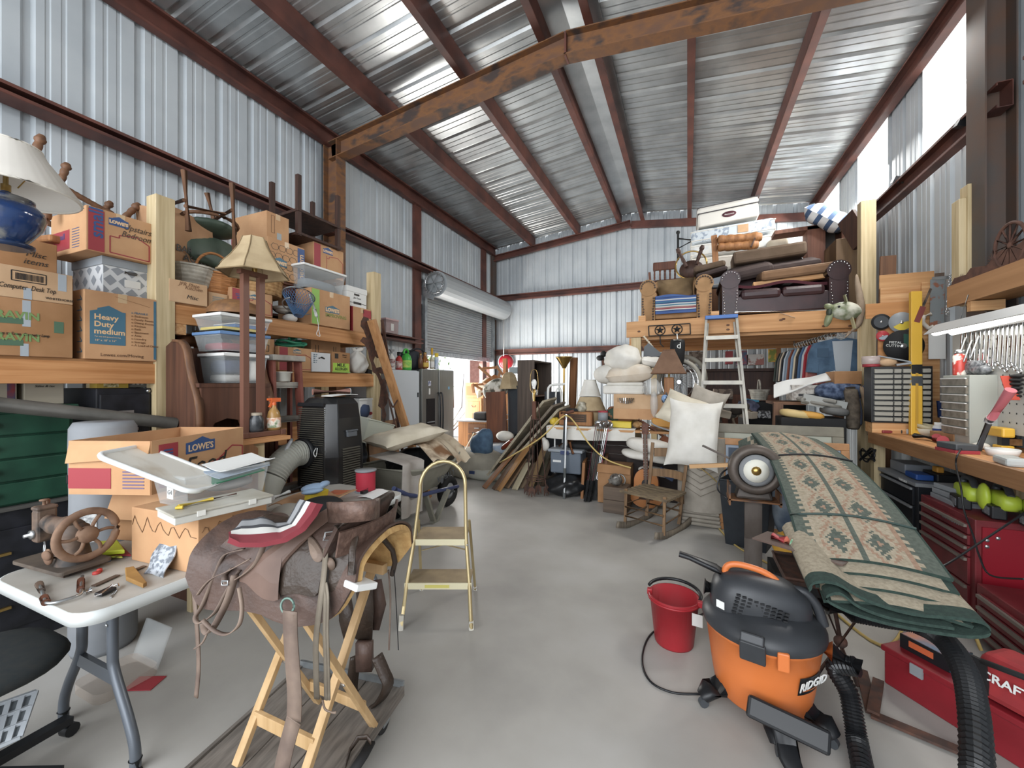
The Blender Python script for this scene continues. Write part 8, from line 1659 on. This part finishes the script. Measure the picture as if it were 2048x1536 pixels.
for k,(u,v,s,c_,l) in enumerate(((1757,862,(.05,.05,.05),'#d3bf2f','yellow plastic cube'),(1772,866,(.09,.06,.03),'#8a3434','red handled cutter'),(1795,864,(.11,.06,.04),'#33322f','black clamp'),(1815,868,(.02,.02,.05),'#b4b6b6','small steel socket'),(1932,862,(.14,.16,.035),'#3f4a3c','green file folder'),(1965,852,(.14,.14,.04),'#5a4a3c','brown tool heap'),(1990,862,(.12,.14,.04),'#4a4744','dark tool heap'),(1895,866,(.1,.05,.03),'#b5482f','orange-red clamp'))):
    box9('bench_tool',l + ' lying among the tools on the workbench','tool',u,v,s,plain(c_),12*k,.008)
solo('blue_tool','dark blue handle hanging below the saw beside the organizer','tool',MB().tube([P(1882,802,y=5.49),P(1881,835,y=5.49)],[.035,.022],10),plain('#22386e'))
# chests under the bench
def chest(name,label,x,y0,y1,z1,dep,m,nd,hz,hm):
    t = T(name,label,'tool chest',(x,(y0 + y1)/2,0)); w = y1 - y0; t.w = w
    t.part('case',MB().box((dep/2,0,z1/2 +.03),(dep,w,z1 -.06)),m,bevel=.006)
    for k in range(nd):
        z0_,z_ = hz[k],hz[k +1]; d = t.part('drawer',MB().box((-.006,0,(z0_ + z_)/2),(.016,w*.86,abs(z_ - z0_) -.008)),m,bevel=.003); t.part('handle',MB().box((-.02,0,max(z0_,z_) -.018),(.02,w*.84,.018)),hm,d)
    return t
t = chest('black_tool_chest','black metal tool chest with wide drawers under the far end of the bench',1.80,4.54,5.26,.72,.5,mat('black_chest','#23262b',rough=.35),3,(.68,.52,.30,.08),GREY); t.part('silver_top',MB().box((.24,0,.71),(.52,.74,.03)),plain('#83878a',.4)); t.text('TOOL BOX',.03,PAPER,(-.02,-.15,.70),(0,-1,0),(0,0,1))
t.o.name = 'tool_chest'
DR_ = mat('worn_red','#7a2228','#641b20',.45,scale=6); t = chest('tool_chest','worn dark red tool chest with dusty drawer handles under the bench',1.69,3.56,4.22,.70,.62,DR_,5,(.66,.585,.515,.44,.26,.07),mat('dusty_handle','#756a60',rough=.6)); t.part('side_panel',MB().box((.31,-.335,.36),(.56,.01,.6)),plain('#8a1220',.35)); t.text('CRAFTSMAN',.035,GREY,(-.016,-.1,.63),(0,-1,0),(0,0,1))
for y in (-.25,.25): t.part('caster',MB().lathe([(.03,-.015),(.03,.015)],(.08,y,.03),12,R(90,0,0)),BLK)
for k,(x_,z_) in enumerate(((.05,.58),(.05,.54),(.1,.60),(.30,.50))): t.part('rivet',MB().ell((x_,-.342,z_),(.012,.006,.012)),STEEL)
t = chest('tool_chest','small red tool chest with open top full of tools at the bottom right',1.63,2.75,3.42,.35,.45,DR_,4,(.31,.24,.17,.10,.04),mat('dusty_handle','#756a60',rough=.6))
for k in range(5): solo('hand_tool',('dark','steel','yellow handled','black','rusty')[k] + ' hand tool lying in the small open red chest','tool',MB().bar((1.72 +.06*k,2.85 +.1*k,.375 +.01*k),(1.9 +.04*k,3.2 +.02*k,.39),.03,.02),(BLK,STEEL,YEL,DGREY,IRON)[k])
c_ = .735
for k,(x_,y_,s,m,l,n_) in enumerate(((1.95,5.05,(.2,.3,.09),plain('#6f747b',.5),'grey-blue molded case on the black tool chest','tool_case'),(1.88,4.72,(.12,.2,.05),plain('#234b94',.4),'blue socket box at the corner of the black tool chest','socket_box'),(2.02,4.70,(.16,.24,.07),BLK,'black socket set on the black tool chest','socket_set'),(1.98,4.66,(.05,.08,.05),plain('#c98a2a'),'yellow tool end beside the black sockets','tool_end'))): solo(n_,l,'case',MB().box((x_,y_,c_ + s[2]/2 + (.075 if k == 3 else 0)),s),m,bevel=.01)
for k in range(3): solo('organizer_box',('lowest','middle','top')[k] + ' grey flat organizer box of three stacked on the red tool chest','organizer',MB().box((1.90,4.03,.715 +.04*k),(.34 -.03*k,.30,.036),R(0,0,4*k)),GREY,bevel=.004)
LIME = mat('lime_plastic','#a3b82a',rough=.4)
for k,(y,l) in enumerate(((3.90,'lime and black cordless saw with battery, furthest on the red chest'),(3.70,'lime and black cordless drill with round housing in the middle of the red chest'),(3.50,'lime and black cordless trimmer nearest on the red chest'))):
    t = T('cordless_saw',l,'power tool',(1.82 +.07*k,y,.70),-8); t.part('housing',MB().ell((0,0,.11),(.055,.13,.055),None,16,8,e=.5),LIME); t.part('battery',MB().box((-.05,-.03,.045),(.07,.15,.085)),BLK,bevel=.008); t.part('battery_label',MB().box((-.087,-.03,.045),(.003,.09,.05)),mat('label_grey','#7e8084','#4f5155',.6,scale=60)); t.part('handle',MB().tube(spline([(.0,.12,.10),(.02,.14,.18),(.02,.02,.2),(0,-.1,.15)]),.02,8),DGREY)
    if k == 1: t.part('round_cover',MB().ell((-.08,.02,.12),(.03,.06,.09)),LIME)
solo('bunched_cables','bunch of black cables and straps at the bench corner below the loft post','cables',MB().tube(spline([P(1735 +16*math.sin(k*1.7),910 +14*math.cos(k*2.3),x=1.76 -.02*(k % 3)) for k in range(16)],4),.008,6),BLK)
# ================================================================ rocking chair, quilt roll, frames, grinder, rug
OW = wood('old_oak','#8f6d4a','#6d5238','z',s=.8)
t = T('rocking_chair','small worn wooden ladder-back rocking chair with woven seat','rocking chair',(-.42,4.43,0),-24)
def lg(n,a,b,r=.018,m=OW): return t.part(n,MB().tube([a,b],[r,r*1.05],10),m)
for s in (-1,1):
    lg('front_leg',(s*.22,0,.05),(s*.22,.02,.43)); lg('back_post',(s*.19,.40,.06),(s*.21,.58,.88),.02)
    rk = [(s*.215,-.16 +.095*k,.018 +.013*((k -4.6)/4.6) ** 2*5) for k in range(10)]; t.part('rocker',MB().strap(spline(rk,3),.065,.022,(0,0,1)),GREYW)
    for z in (.15,.27): lg('side_rung',(s*.215,.01,z),(s*.195,.42,z +.01),.010)
for z in (.14,.24): lg('front_rung',(-.22,.005,z),(.22,.005,z),.011)
lg('rear_rung',(-.19,.42,.2),(.19,.42,.2),.011)
t.part('seat',MB().sheet(lambda a,b: V((-.25 +.5*a +.02*(1 - b)*(2*a -1),-.03 +.47*b,.40 -.02*math.sin(PI*a)*math.sin(PI*b) +.004*math.sin(40*b))),14,30,.02),mat('woven_seat','#857254','#5f5140',.9,scale=14,stretch=(1,6,1),bump=.4))
for f,h in ((.30,.09),(.58,.09),(.86,.10)):
    t.part('back_slat',MB().sheet(lambda a,b: V((-.2 +.4*a,.42 +.18*f +.02 +.03*math.sin(PI*a),.06 +.82*f + h*(b -.5) +.015*math.sin(PI*a))),10,3,.012),OW)
t = T('rolled_quilt','tall rolled grey quilted pad standing folded behind the rocking chair','quilt',(.14,5.0,0),-4)
t.part('roll',MB().sheet(lambda a,b: V((-.22 +.44*a,-.13*math.sin(PI*a) ** .6 +.03*b,.17 +.80*b)),18,12,.05),QUILT); 
for k in range(4): t.part('fold',MB().box((0,.02,.025 +.042*k),(.40 -.01*k,.24,.04)),QUILT,bevel=.018)
t.part('core',MB().box((0,.1,.5),(.42,.16,.96)),QUILT,bevel=.05)
qs = MB()
for k in range(9):
    for s in (-1,1): qs.bar((0,-.158,.35 +.07*k),(s*.17,-.115,.44 +.07*k),.008,.004)
t.part('stitched_chevrons',qs,plain('#7d7366',.9)); t.part('string',MB().tube(spline([(-.2,-.06,.72),(0,-.17,.66),(.17,-.1,.5),(.24,.02,.36)]),.006,6),plain('#9d844a'))
p = P(1386,868,y=4.84); solo('pillow','long cream feather pillow leaning upright over the quilt roll','pillow',MB().pillow(p,(.54,.76,.22),R(80,4,-3),seed=11),LINEN)
p = P(1366,822,y=5.0); solo('pillow','cream pillow with pointed corner drooping above the long pillow','pillow',MB().pillow(p,(.5,.42,.2),R(60,22,-10),seed=13),CREAM)
p = P(1400,830,y=5.2); solo('grey_quilt','grey quilt hanging behind the two cream pillows','quilt',MB().pillow(p + V((0,0,-.05)),(.4,.8,.16),R(78,20,0),seed=14),QUILT)
def frame(label,x0,x1,y,z1,w,m,mi,inner,mirror=False):
    t = T('framed_picture',label,'picture frame',((x0 + x1)/2,y,0),rot=R(-5,0,0)); W_ = x1 - x0
    for a,b in (((-W_/2,w/2),(W_/2,w/2)),((-W_/2,z1 - w/2),(W_/2,z1 - w/2))): t.part('rail',MB().box((0,0,a[1]),(W_,.035,w)),m,bevel=.006)
    for s in (-1,1): t.part('stile',MB().box((s*(W_/2 - w/2),0,z1/2),(w,.034,z1 -2*w)),m,bevel=.006)
    t.part('mat_board',MB().box((0,.006,z1/2),(W_ -2*w,.01,z1 -2*w)),mi); t.part('picture',MB().box((0,.0,z1/2),(W_ -2*w - inner,.006,z1 -2*w - inner)),mat('dim_glass','#4d5664','#5f6874',.12,scale=3)); return t
frame('large grey-green picture frame at the back of the two leaning frames',.28,1.46,5.04,1.13,.10,mat('grey_green_frame','#7b7564','#6a6454',.5,scale=6),plain('#a3a494',.6),.12)
frame('large golden oak picture frame at the front of the two leaning frames',.31,1.47,4.93,.98,.07,mat('gold_oak_frame','#b07a48','#9b683a',.35,scale=7),plain('#8c98a8',.3),.06)
t = T('waste_bin','black rectangular plastic bin in front of the oak frame','bin',(.55,4.56,0),-20); b = MB()
for s,sg in ((0,1),(0,-1),(1,1),(1,-1)):
    f = lambda a,q,s=s,sg=sg: V((sg*(.17 +.05*q),(2*a -1)*(.13 +.04*q),q*.63)) if s == 0 else V(((2*a -1)*(.17 +.05*q),sg*(.13 +.04*q),q*.63))
    b.sheet(f,2,2,.006,sm=False)
t.part('body',b.box((0,0,.01),(.34,.26,.02)),mat('bin_black','#1c2127','#23282e',.6,scale=12)); t.part('rim',MB().tube([(.22,.17,.63),(-.22,.17,.63),(-.22,-.17,.63),(.22,-.17,.63)],.01,6,closed=True,sm=False),plain('#20252b'))
# bench grinder on a steel pipe
GX,GY = .475,3.69
t = T('bench_grinder','old bench grinder with a white labelled wheel on a rusty steel pipe stand','grinder',(GX,GY,0)); PIPE = mat('bare_pipe','#6b625c','#4f443c',.55,.35,scale=6,stretch=(1,1,.4)); GC = mat('grinder_iron','#5d5148','#47403b',.5,.3,scale=8)
t.part('pipe',MB().tube([(0,0,.01),(0,0,.68)],.062,20),PIPE); t.part('base_plate',MB().lathe([(.2,0),(.2,.015),(0,.015)],n=24),PIPE)
t.part('bracket',MB().box((-.17,0,.70),(.012,.2,.16)).box((0,0,.665),(.36,.2,.012)).box((.17,0,.69),(.012,.2,.10)),RUSTB); t.part('base',MB().box((0,0,.72),(.26,.16,.09),tp=.8),GC,bevel=.02)
t.part('motor',MB().tube([(0,.26,.92),(0,-.04,.92)],.12,22),GC); t.part('wheel_guard',MB().lathe([(.02,0),(.17,0),(.19,.02),(.19,.08),(.17,.10),(.13,.10),(.125,.03),(0,.03)],(0,-.02,.91),28,R(90,0,6)),GC)
t.part('grinding_wheel',MB().lathe([(0,0),(.12,0),(.12,.035),(.10,.045),(0,.045)],(.005,-.09,.91),28,R(90,0,6)),plain('#77797b',.9)); o = t.part('paper_label',MB().lathe([(.03,.0),(.088,0),(.088,.002),(.03,.002)],(.004,-.1365,.91),26,R(90,0,6)),mat('wheel_label','#d0cdbf','#8fb4cc',.6,scale=9,lo=.6,hi=.64)); t.part('nut',MB().lathe([(.035,0),(.03,.012),(.012,.02),(0,.02)],(.004,-.139,.91),12,R(90,0,6)),BRASS)
t.part('tool_rest',MB().bar((-.13,-.05,.96),(-.36,.02,1.06),.03,.012),GC); t.part('wood_handle',MB().bar((-.17,-.06,.93),(-.46,-.04,.89),.035,.03),mat('raw_wood','#b08657',rough=.7)); t.part('power_cord',MB().tube(spline([(-.12,.1,.9),(-.22,.02,.84),(-.25,-.02,.72),(-.18,-.08,.66),(-.14,.1,.60)]),.007,6),BLK)
# kilim rug folded over the frames
RT,RB = V((.83,4.55,1.07)),V((.80,2.42,.70))
RUGC = [mat('kilim_' + n,a,b,.95,scale=60,bump=.3,bscale=220) for n,a,b in (('green','#596157','#4a5249'),('sand','#a89a84','#93866f'),('rust','#a08069','#8d6f5a'),('edge','#24352f','#2d4038'),('back','#9f937d','#8a7e69'))]
def pat_(i,j,nu=48,nv=150):
    a,b = i/nu,j/nv
    if i in (0,nu -1): return 3
    def zig(c0): return (j // 2) % 2
    if a < .10 or a > .80: return 0 if (a < .10 or a > .84) else (1 if (j // 2) % 2 else 0)
    if a < .13: return 1 if (j // 2) % 2 else 0
    if a < .18: return 1
    if .43 < a < .46 or .76 <= a: return 2 if a >= .76 else 0
    c0 = .305 if a < .45 else .61; r = (a - c0)/.13; k = (b*7.0) % 1 -.5; kk = k*2.0
    d = abs(r) + abs(kk)*.9
    jag = .12*((i + j) % 3)
    if d < .16: return 2
    if d < .62 + jag -.12: return 0
    if .95 < d < 1.05 + jag: return 2
    return 1
WR = .26
def rug(a,b):
    p = RT.lerp(RB,b); w = WR +.02*b
    return p + V(((2*a -1)*w +.05*b*(1 - b)*2,0,.14*math.sin(PI*min(1,b*1.0))*.55 +.03*math.sin(PI*a) -.03*(a -.5)*(1 - b)))
t = T('kilim_rug','heavy green and sand patterned kilim rug folded lengthwise from the frames to the tray table','rug',(.82,3.4,.6)); t.world = True
t.part('top_layer',MB().sheet(rug,48,150,.016,mi=pat_),RUGC)
for k in range(3):
    dz = -.022 -.021*k
    t.part('under_layer',MB().sheet(lambda a,b: rug(a,b*(1.0 +.0) ) + V((.012*(k +1)*(1 -2*a),-.07*(k +1)*b*b,dz -.012*(k +1)*b)),16,40,.014,mi=lambda i,j: 3 if i in (0,15) else 4),RUGC)
e_ = RB + V((.0,-.23,-.10)); fold = [e_ + V((x,.0,z)) for x,z in ((-.30,.045),(-.28,.085),(-.2,.095),(-.1,.045),(.05,.02),(.2,.035),(.27,.03),(.28,-.01),(.2,-.035),(0,-.04),(-.15,-.02),(-.24,.02),(-.19,.055),(-.12,.01),(0,-.015),(.18,-.01))]
fl = [fold[0]] + spline(fold,4); rd_ = lambda a,b: fl[min(len(fl) -1,int(a*(len(fl) -1)))] + V((0,.55*b,.09*b))
t.part('rolled_end',MB().sheet(rd_,60,8,.013,mi=lambda i,j: 3 if j == 0 else 4),RUGC)
t.part('binding_cord',MB().tube([rug(k/12,.42 -.03*k/12) + V((0,0,.016)) for k in range(13)],.007,6),BLK); t.part('binding_cord',MB().tube([rug(k/12,.83) + V((0,0,.014)) for k in range(13)],.007,6),plain('#2c3f3a'))
t.part('inner_fold',MB().sheet(lambda a,b: V((.47 +.22*a,4.42 +.16*b -.1*math.sin(PI*a),.80 +.30*b -.1*(1 - a) ** 2)),10,8,.02,mi=lambda i,j: 0 if (i + j) % 5 else 1),RUGC)
# tray table on crossed arrow legs
t = T('arrow_tray_table','rusted tray table on crossed arrow legs under the rug end','table',(.75,2.72,0)); t.world = True; TZ3 = .54
t.part('tray',MB().box((.75,2.68,TZ3),(.56,.36,.02)),IRON); t.part('rim',MB().tube([(.47,2.5,TZ3 +.02),(1.03,2.5,TZ3 +.02),(1.03,2.86,TZ3 +.02),(.47,2.86,TZ3 +.02)],.01,6,closed=True,sm=False),IRON)
for a,b in ((P(1625,1362,z=.01),P(1752,1185,y=2.62)),(P(1716,1372,z=.01),P(1612,1118,y=2.66)),(P(1690,1330,y=2.85),P(1655,1140,y=2.5))): t.part('arrow_leg',MB().tube([a,b],.010,8),IRON)
t.part('knot',MB().ell(P(1681,1283,y=2.62),(.03,.03,.03)),IRON); c_ = P(1655,1140,y=2.49); t.part('arrowhead',MB().add([c_ + V(q) for q in ((-.05,0,-.03),(0,0,.06),(.05,0,-.05),(0,0,-.02),(-.05,.006,-.03),(0,.006,.06),(.05,.006,-.05),(0,.006,-.02))],[(0,3,2,1),(4,5,6,7),(0,1,5,4),(1,2,6,5),(2,3,7,6),(3,0,4,7)]),RC)
z = TZ3 +.012
t = T('fishing_bobber','red and green float packed on a brown plastic tray','float',(.40,2.60,z)); t.world = True; a,b = P(1545,1072,y=2.62),P(1640,1108,y=2.5); t.part('tray',MB().bar(P(1520,1070,y=2.66),P(1700,1122,y=2.44),.18,.008,(0,0,1)),plain('#5d4a42',.4)); t.part('red_end',MB().tube([a,a.lerp(b,.3)],[.02,.026],10),plain('#b3343a',.3)); t.part('white_band',MB().tube([a.lerp(b,.3),a.lerp(b,.42)],.027,10),plain('#d87058',.3)); t.part('green_end',MB().tube([a.lerp(b,.42),b],[.026,.006],10),plain('#5f8a66',.3))
solo('brown_paper','crumpled tan wrapping paper between the tray and the rug end','paper',MB().ell((.66,2.60,z +.06),(.10,.10,.055),None,14,9,fn=lambda q: q*(1 +.12*math.sin(9*q.x +5*q.y))),mat('tan_paper','#c99a66','#b08452',.85,scale=8))
p = P(1552,1050,z=.30); solo('yellow_cloth','mustard yellow crumpled cloth behind the grinder pipe','cloth',MB().ell((.72,3.62,.33),(.12,.12,.15),None,18,12,fn=lambda q: q*(1 +.09*math.sin(8*q.z +5*q.x) +.05*math.sin(13*q.x))),plain('#c9932a',.85)); solo('storage_bin','dark bin holding the yellow cloth behind the pipe','bin',MB().box((.74,3.66,.09),(.3,.3,.18)),BLKM)
solo('blue_bag','shiny blue-grey bag against the frames behind the grinder','bag',MB().ell((.86,4.3,.52),(.16,.12,.34),None,16,12,e=.8),mat('blue_foil','#5d6f86','#93a3b4',.25,.3,scale=6)); solo('picture_book','dark picture book leaning under the left edge of the rug','book',MB().box((.87,3.5,.28),(.02,.26,.38),R(0,-14,20)),mat('book_cover','#2a2a30','#b5a3b0',.5,scale=9,lo=.52,hi=.56))
# ================================================================ wet and dry vacuum, bucket, toolbox
ORG = mat('vac_orange','#cf6a2c','#c7642a',.4,scale=3); VB = mat('vac_black','#2c2e31','#34363a',.42,scale=6); VX,VY = .33,2.30
t = T('shop_vacuum','orange and black wet and dry shop vacuum with two corrugated hoses','vacuum cleaner',(VX,VY,0)); 
o = t.part('drum',MB().lathe([(0,.065),(.185,.065),(.2,.08),(.212,.15),(.214,.16),(.225,.25),(.243,.38),(.25,.385),(.252,.425),(0,.425)],n=40),ORG)
t.part('lid',MB().lathe([(.258,.40),(.262,.415),(.26,.435),(.235,.465),(.19,.49),(.1,.505),(0,.51)],n=40),VB)
hd = MB().ell((-.01,0,.50),(.215,.135,.145),R(0,8,0),26,14,e=.75,fn=lambda q: V((q.x,q.y*(1 -.18*q.x),q.z))); t.part('motor_head',hd,VB)
gr = MB()
for i in range(9):
    for j in range(6): gr.box((-.13 +.024*i +.004*j,-.128 -.002*abs(i -4),.50 +.016*j -.006*i),(.017,.012,.009))
t.part('vent_grille',gr,BLK); t.part('latch',MB().box((-.07,-.262,.40),(.10,.02,.09),R(8,0,-14)).box((-.07,-.255,.455),(.09,.05,.04),R(-25,0,-14)),VB,bevel=.006); t.part('drum_lug',MB().box((.045,-.258,.385),(.045,.02,.08)),ORG,bevel=.006)
t.part('handle',MB().tube(spline([(-.16,-.01,.60),(-.15,-.01,.655),(-.10,-.01,.675),(0,-.01,.66),(.06,-.01,.625),(.075,-.01,.59),(.13,-.01,.575)],5),.016,8,flat=.8),ORG); t.part('rear_grip',MB().tube(spline([(.10,0,.585),(.17,0,.59),(.22,0,.54),(.25,0,.45)]),.022,8),VB)
t.part('blower_nozzle',MB().tube([(-.12,.0,.60),(-.20,.0,.635),(-.32,.01,.665),(-.37,.01,.675)],[.035,.03,.02,.022],10,flat=.7),BLK); t.part('blower_port',MB().tube([(-.2,.02,.52),(-.25,.02,.525)],.04,14),BLK); t.part('white_sticker',MB().box((-.185,-.115,.51),(.04,.003,.035),R(0,0,-38)),PAPER)
for a in (205,330,275,90):
    q = math.radians(a); c_,s_ = math.cos(q),math.sin(q); f = t.part('caster_foot',MB().tube([(.19*c_,.19*s_,.10),(.26*c_,.26*s_,.085),(.29*c_,.29*s_,.05)],[.055,.05,.035],10,flat=.8),BLK); t.part('wheel',MB().lathe([(.022,-.012),(.022,.012)],(.285*c_,.285*s_,.022),12,R(90,0,a)),DGREY,f)
t.part('floor_nozzle',MB().box((.05,-.295,.155),(.29,.05,.085),R(-35,8,-8)),BLK,bevel=.012); t.part('utility_nozzle',MB().tube([(.04,-.28,.12),(.05,-.35,.05),(.07,-.40,.02)],[.045,.04,.03],10,flat=.7),BLK)
pn = t.part('name_plate',MB().lathe([(.2215,.215),(.238,.30)],n=10,cap=False,arc=(-1.06,-.42)).move(Matrix()),BLK); q = -.76; n_ = V((math.cos(q),math.sin(q),-.15)); t.text('RIDGID',.055,PAPER,(.238*math.cos(q),.238*math.sin(q),.268),(-math.sin(q),math.cos(q),0),(.15*math.cos(q),.15*math.sin(q),1),pn,bold=.001,shear=.15); t.part('orange_line',MB().lathe([(.2285,.234),(.2295,.239)],n=8,cap=False,arc=(-.98,-.6)),ORG,pn)
def hose_(n,pts,r,k=7):
    q = spline(pts,1); L = sum((q[i +1] - q[i]).length for i in range(len(q) -1)); m_ = int(L/.0075/(len(q) -1)) +1; q = spline(pts,m_); return t.part(n,MB().tube(q,[r*(1 if i % 2 else .86) for i in range(len(q))],14,sm=False),mat('hose_black','#1a1b1d',rough=.35))
t.world = True
t.part('hose_port',MB().tube([(VX +.21,VY -.03,.365),(VX +.27,VY -.045,.362)],.042,16),ORG); t.part('hose_cuff',MB().tube([(VX +.265,VY -.045,.362),(VX +.36,VY -.08,.335)],.036,16),BLK)
hose_('lower_hose',[(VX +.35,VY -.08,.337),P(1672,1335,z=.29),P(1697,1385,z=.20),P(1708,1440,z=.12),P(1716,1490,z=.06),P(1730,1560,z=.045)],.040)
t.part('wand',MB().tube([P(1580,1178,z=.52),P(1660,1213,z=.47)],.03,14),BLK); t.part('hose_cuff',MB().tube([P(1655,1211,z=.475),P(1705,1226,z=.46)],.042,14),BLK)
hose_('upper_hose',[P(1700,1225,z=.46),P(1760,1236,z=.46),P(1830,1248,z=.46),P(1890,1282,z=.46),P(1930,1345,z=.45),P(1948,1430,z=.40),P(1955,1560,z=.32)],.043)
t.part('power_cord',MB().tube(spline([P(1410,1225,z=.3),P(1395,1232,z=.15),P(1330,1250,z=.008),P(1297,1275,z=.008),P(1284,1320,z=.008),P(1300,1362,z=.008),P(1345,1385,z=.008),P(1400,1388,z=.02)],6),.006,6),BLK)
t = T('bucket','red plastic bucket with a dark folded handle on the concrete floor','bucket',(-.076,2.66,0)); RP = mat('red_bucket','#9c1c24','#a8222a',.4,scale=4)
t.part('body',MB().lathe([(0,.004),(.108,0),(.112,.01),(.140,.27),(.152,.272),(.152,.262),(.143,.258),(.146,.285),(.138,.285),(.108,.014),(0,.012)],n=32),RP); t.part('handle',MB().tube([(.15*math.cos(a),.03 +.145*math.sin(a),.29 +.012*math.sin(a)) for a in [math.radians(-20 +10*k) for k in range(20)]],.010,8),BLK)
for s in (0,1): t.part('handle_lug',MB().box(((.145,-.045,.28),(-.14,-.0,.28))[s],(.03,.03,.035)),RP,bevel=.004)
t.part('white_tag',MB().sheet(lambda a,b: V((.10 +.055*a,-.125 +.03*a,.19 +.07*b -.02*a)),3,3,.002),PAPER)
t = T('red_toolbox','long red plastic toolbox on the floor beside the vacuum hose','toolbox',(.944,2.73,0),-53); RTB = mat('toolbox_red','#8e1c26','#7d1820',.4,scale=5); t.part('body',MB().box((.36,.13,.085),(.72,.25,.17)),RTB,bevel=.008); t.part('lid',MB().box((.36,.13,.185),(.74,.27,.03)),RTB,bevel=.006)
for x in (.15,.6): t.part('latch',MB().box((x,-.008,.165),(.05,.012,.05)),GREY)
t.o.name = 'toolbox'
t = T('tool_carton','black and orange power tool carton on the end of the red toolbox','box',(.985,2.72,.201),-53); t.part('body',MB().box((.10,.12,.035),(.2,.16,.07)),plain('#1c1d20',.35)); t.part('blue_end',MB().box((.201,.12,.035),(.003,.15,.065)),plain('#3f6f94')); t.part('top_print',MB().box((.10,.12,.071),(.19,.15,.002)),mat('carton_print','#4f7a9a','#c97a55',.4,scale=9)); t.part('orange_badge',MB().box((.09,.039,.04),(.1,.003,.03)),plain('#c85a30'))
t = T('tool_bag','red canvas tool bag with black straps lying on the red toolbox','bag',(1.13,2.49,.202),-53); RCV = mat('red_canvas','#a82a2c','#96262a',.8,scale=12); t.part('body',MB().box((.23,.11,.10),(.46,.22,.19),tp=.75),RCV,bevel=.03)
for x in (.07,.36): t.part('strap',MB().box((x,-.002,.10),(.05,.012,.15),R(8,0,0)),BLKM)
t.text('CRAFTSMAN.',.05,PAPER,(.22,-.004,.11),(1,0,0),(0,.12,1),t.o.children[0],bold=.001); t.part('handle',MB().tube(spline([(.07,.0,.16),(.15,-.04,.19),(.28,-.03,.2),(.36,.0,.16)]),.012,8),BLKM); t.part('blue_tool',MB().bar((.2,.12,.205),(.44,.14,.215),.05,.03),plain('#2c3f8c'))
for k,(a,b,w) in enumerate(((P(1723,1340,z=.02),P(1745,1428,z=.006),.05),(P(1742,1428,z=.012),P(1945,1512,z=.012),.05),(P(1757,1360,z=.02),P(1746,1425,z=.03),.045))): solo('steel_angle',('short','long','upright')[k] + ' rusty steel angle lying on the floor by the red toolbox','steel angle',MB().bar(a,b,w,.012),IRON)
solo('extension_cord','yellow extension cord trailing over the floor and looping up by the red chest','cord',MB().tube(spline([P(1425,1040,z=.01),P(1470,1090,z=.01),P(1560,1140,z=.01),P(1640,1200,z=.01),P(1760,1290,z=.01),P(1812,1245,z=.05),P(1826,1200,z=.25),P(1842,1165,z=.42),P(1880,1160,z=.45),P(1920,1195,z=.38),P(1942,1250,z=.25),P(1962,1300,z=.12)],6),.009,6),CORDY)
solo('black_cable','black cable running up from behind the rug end to the red chest','cable',MB().tube(spline([P(1826,1160,y=2.9),P(1890,1130,y=3.1),P(1960,1085,y=3.2),P(2050,1025,y=3.3)],6),.006,6),BLK)
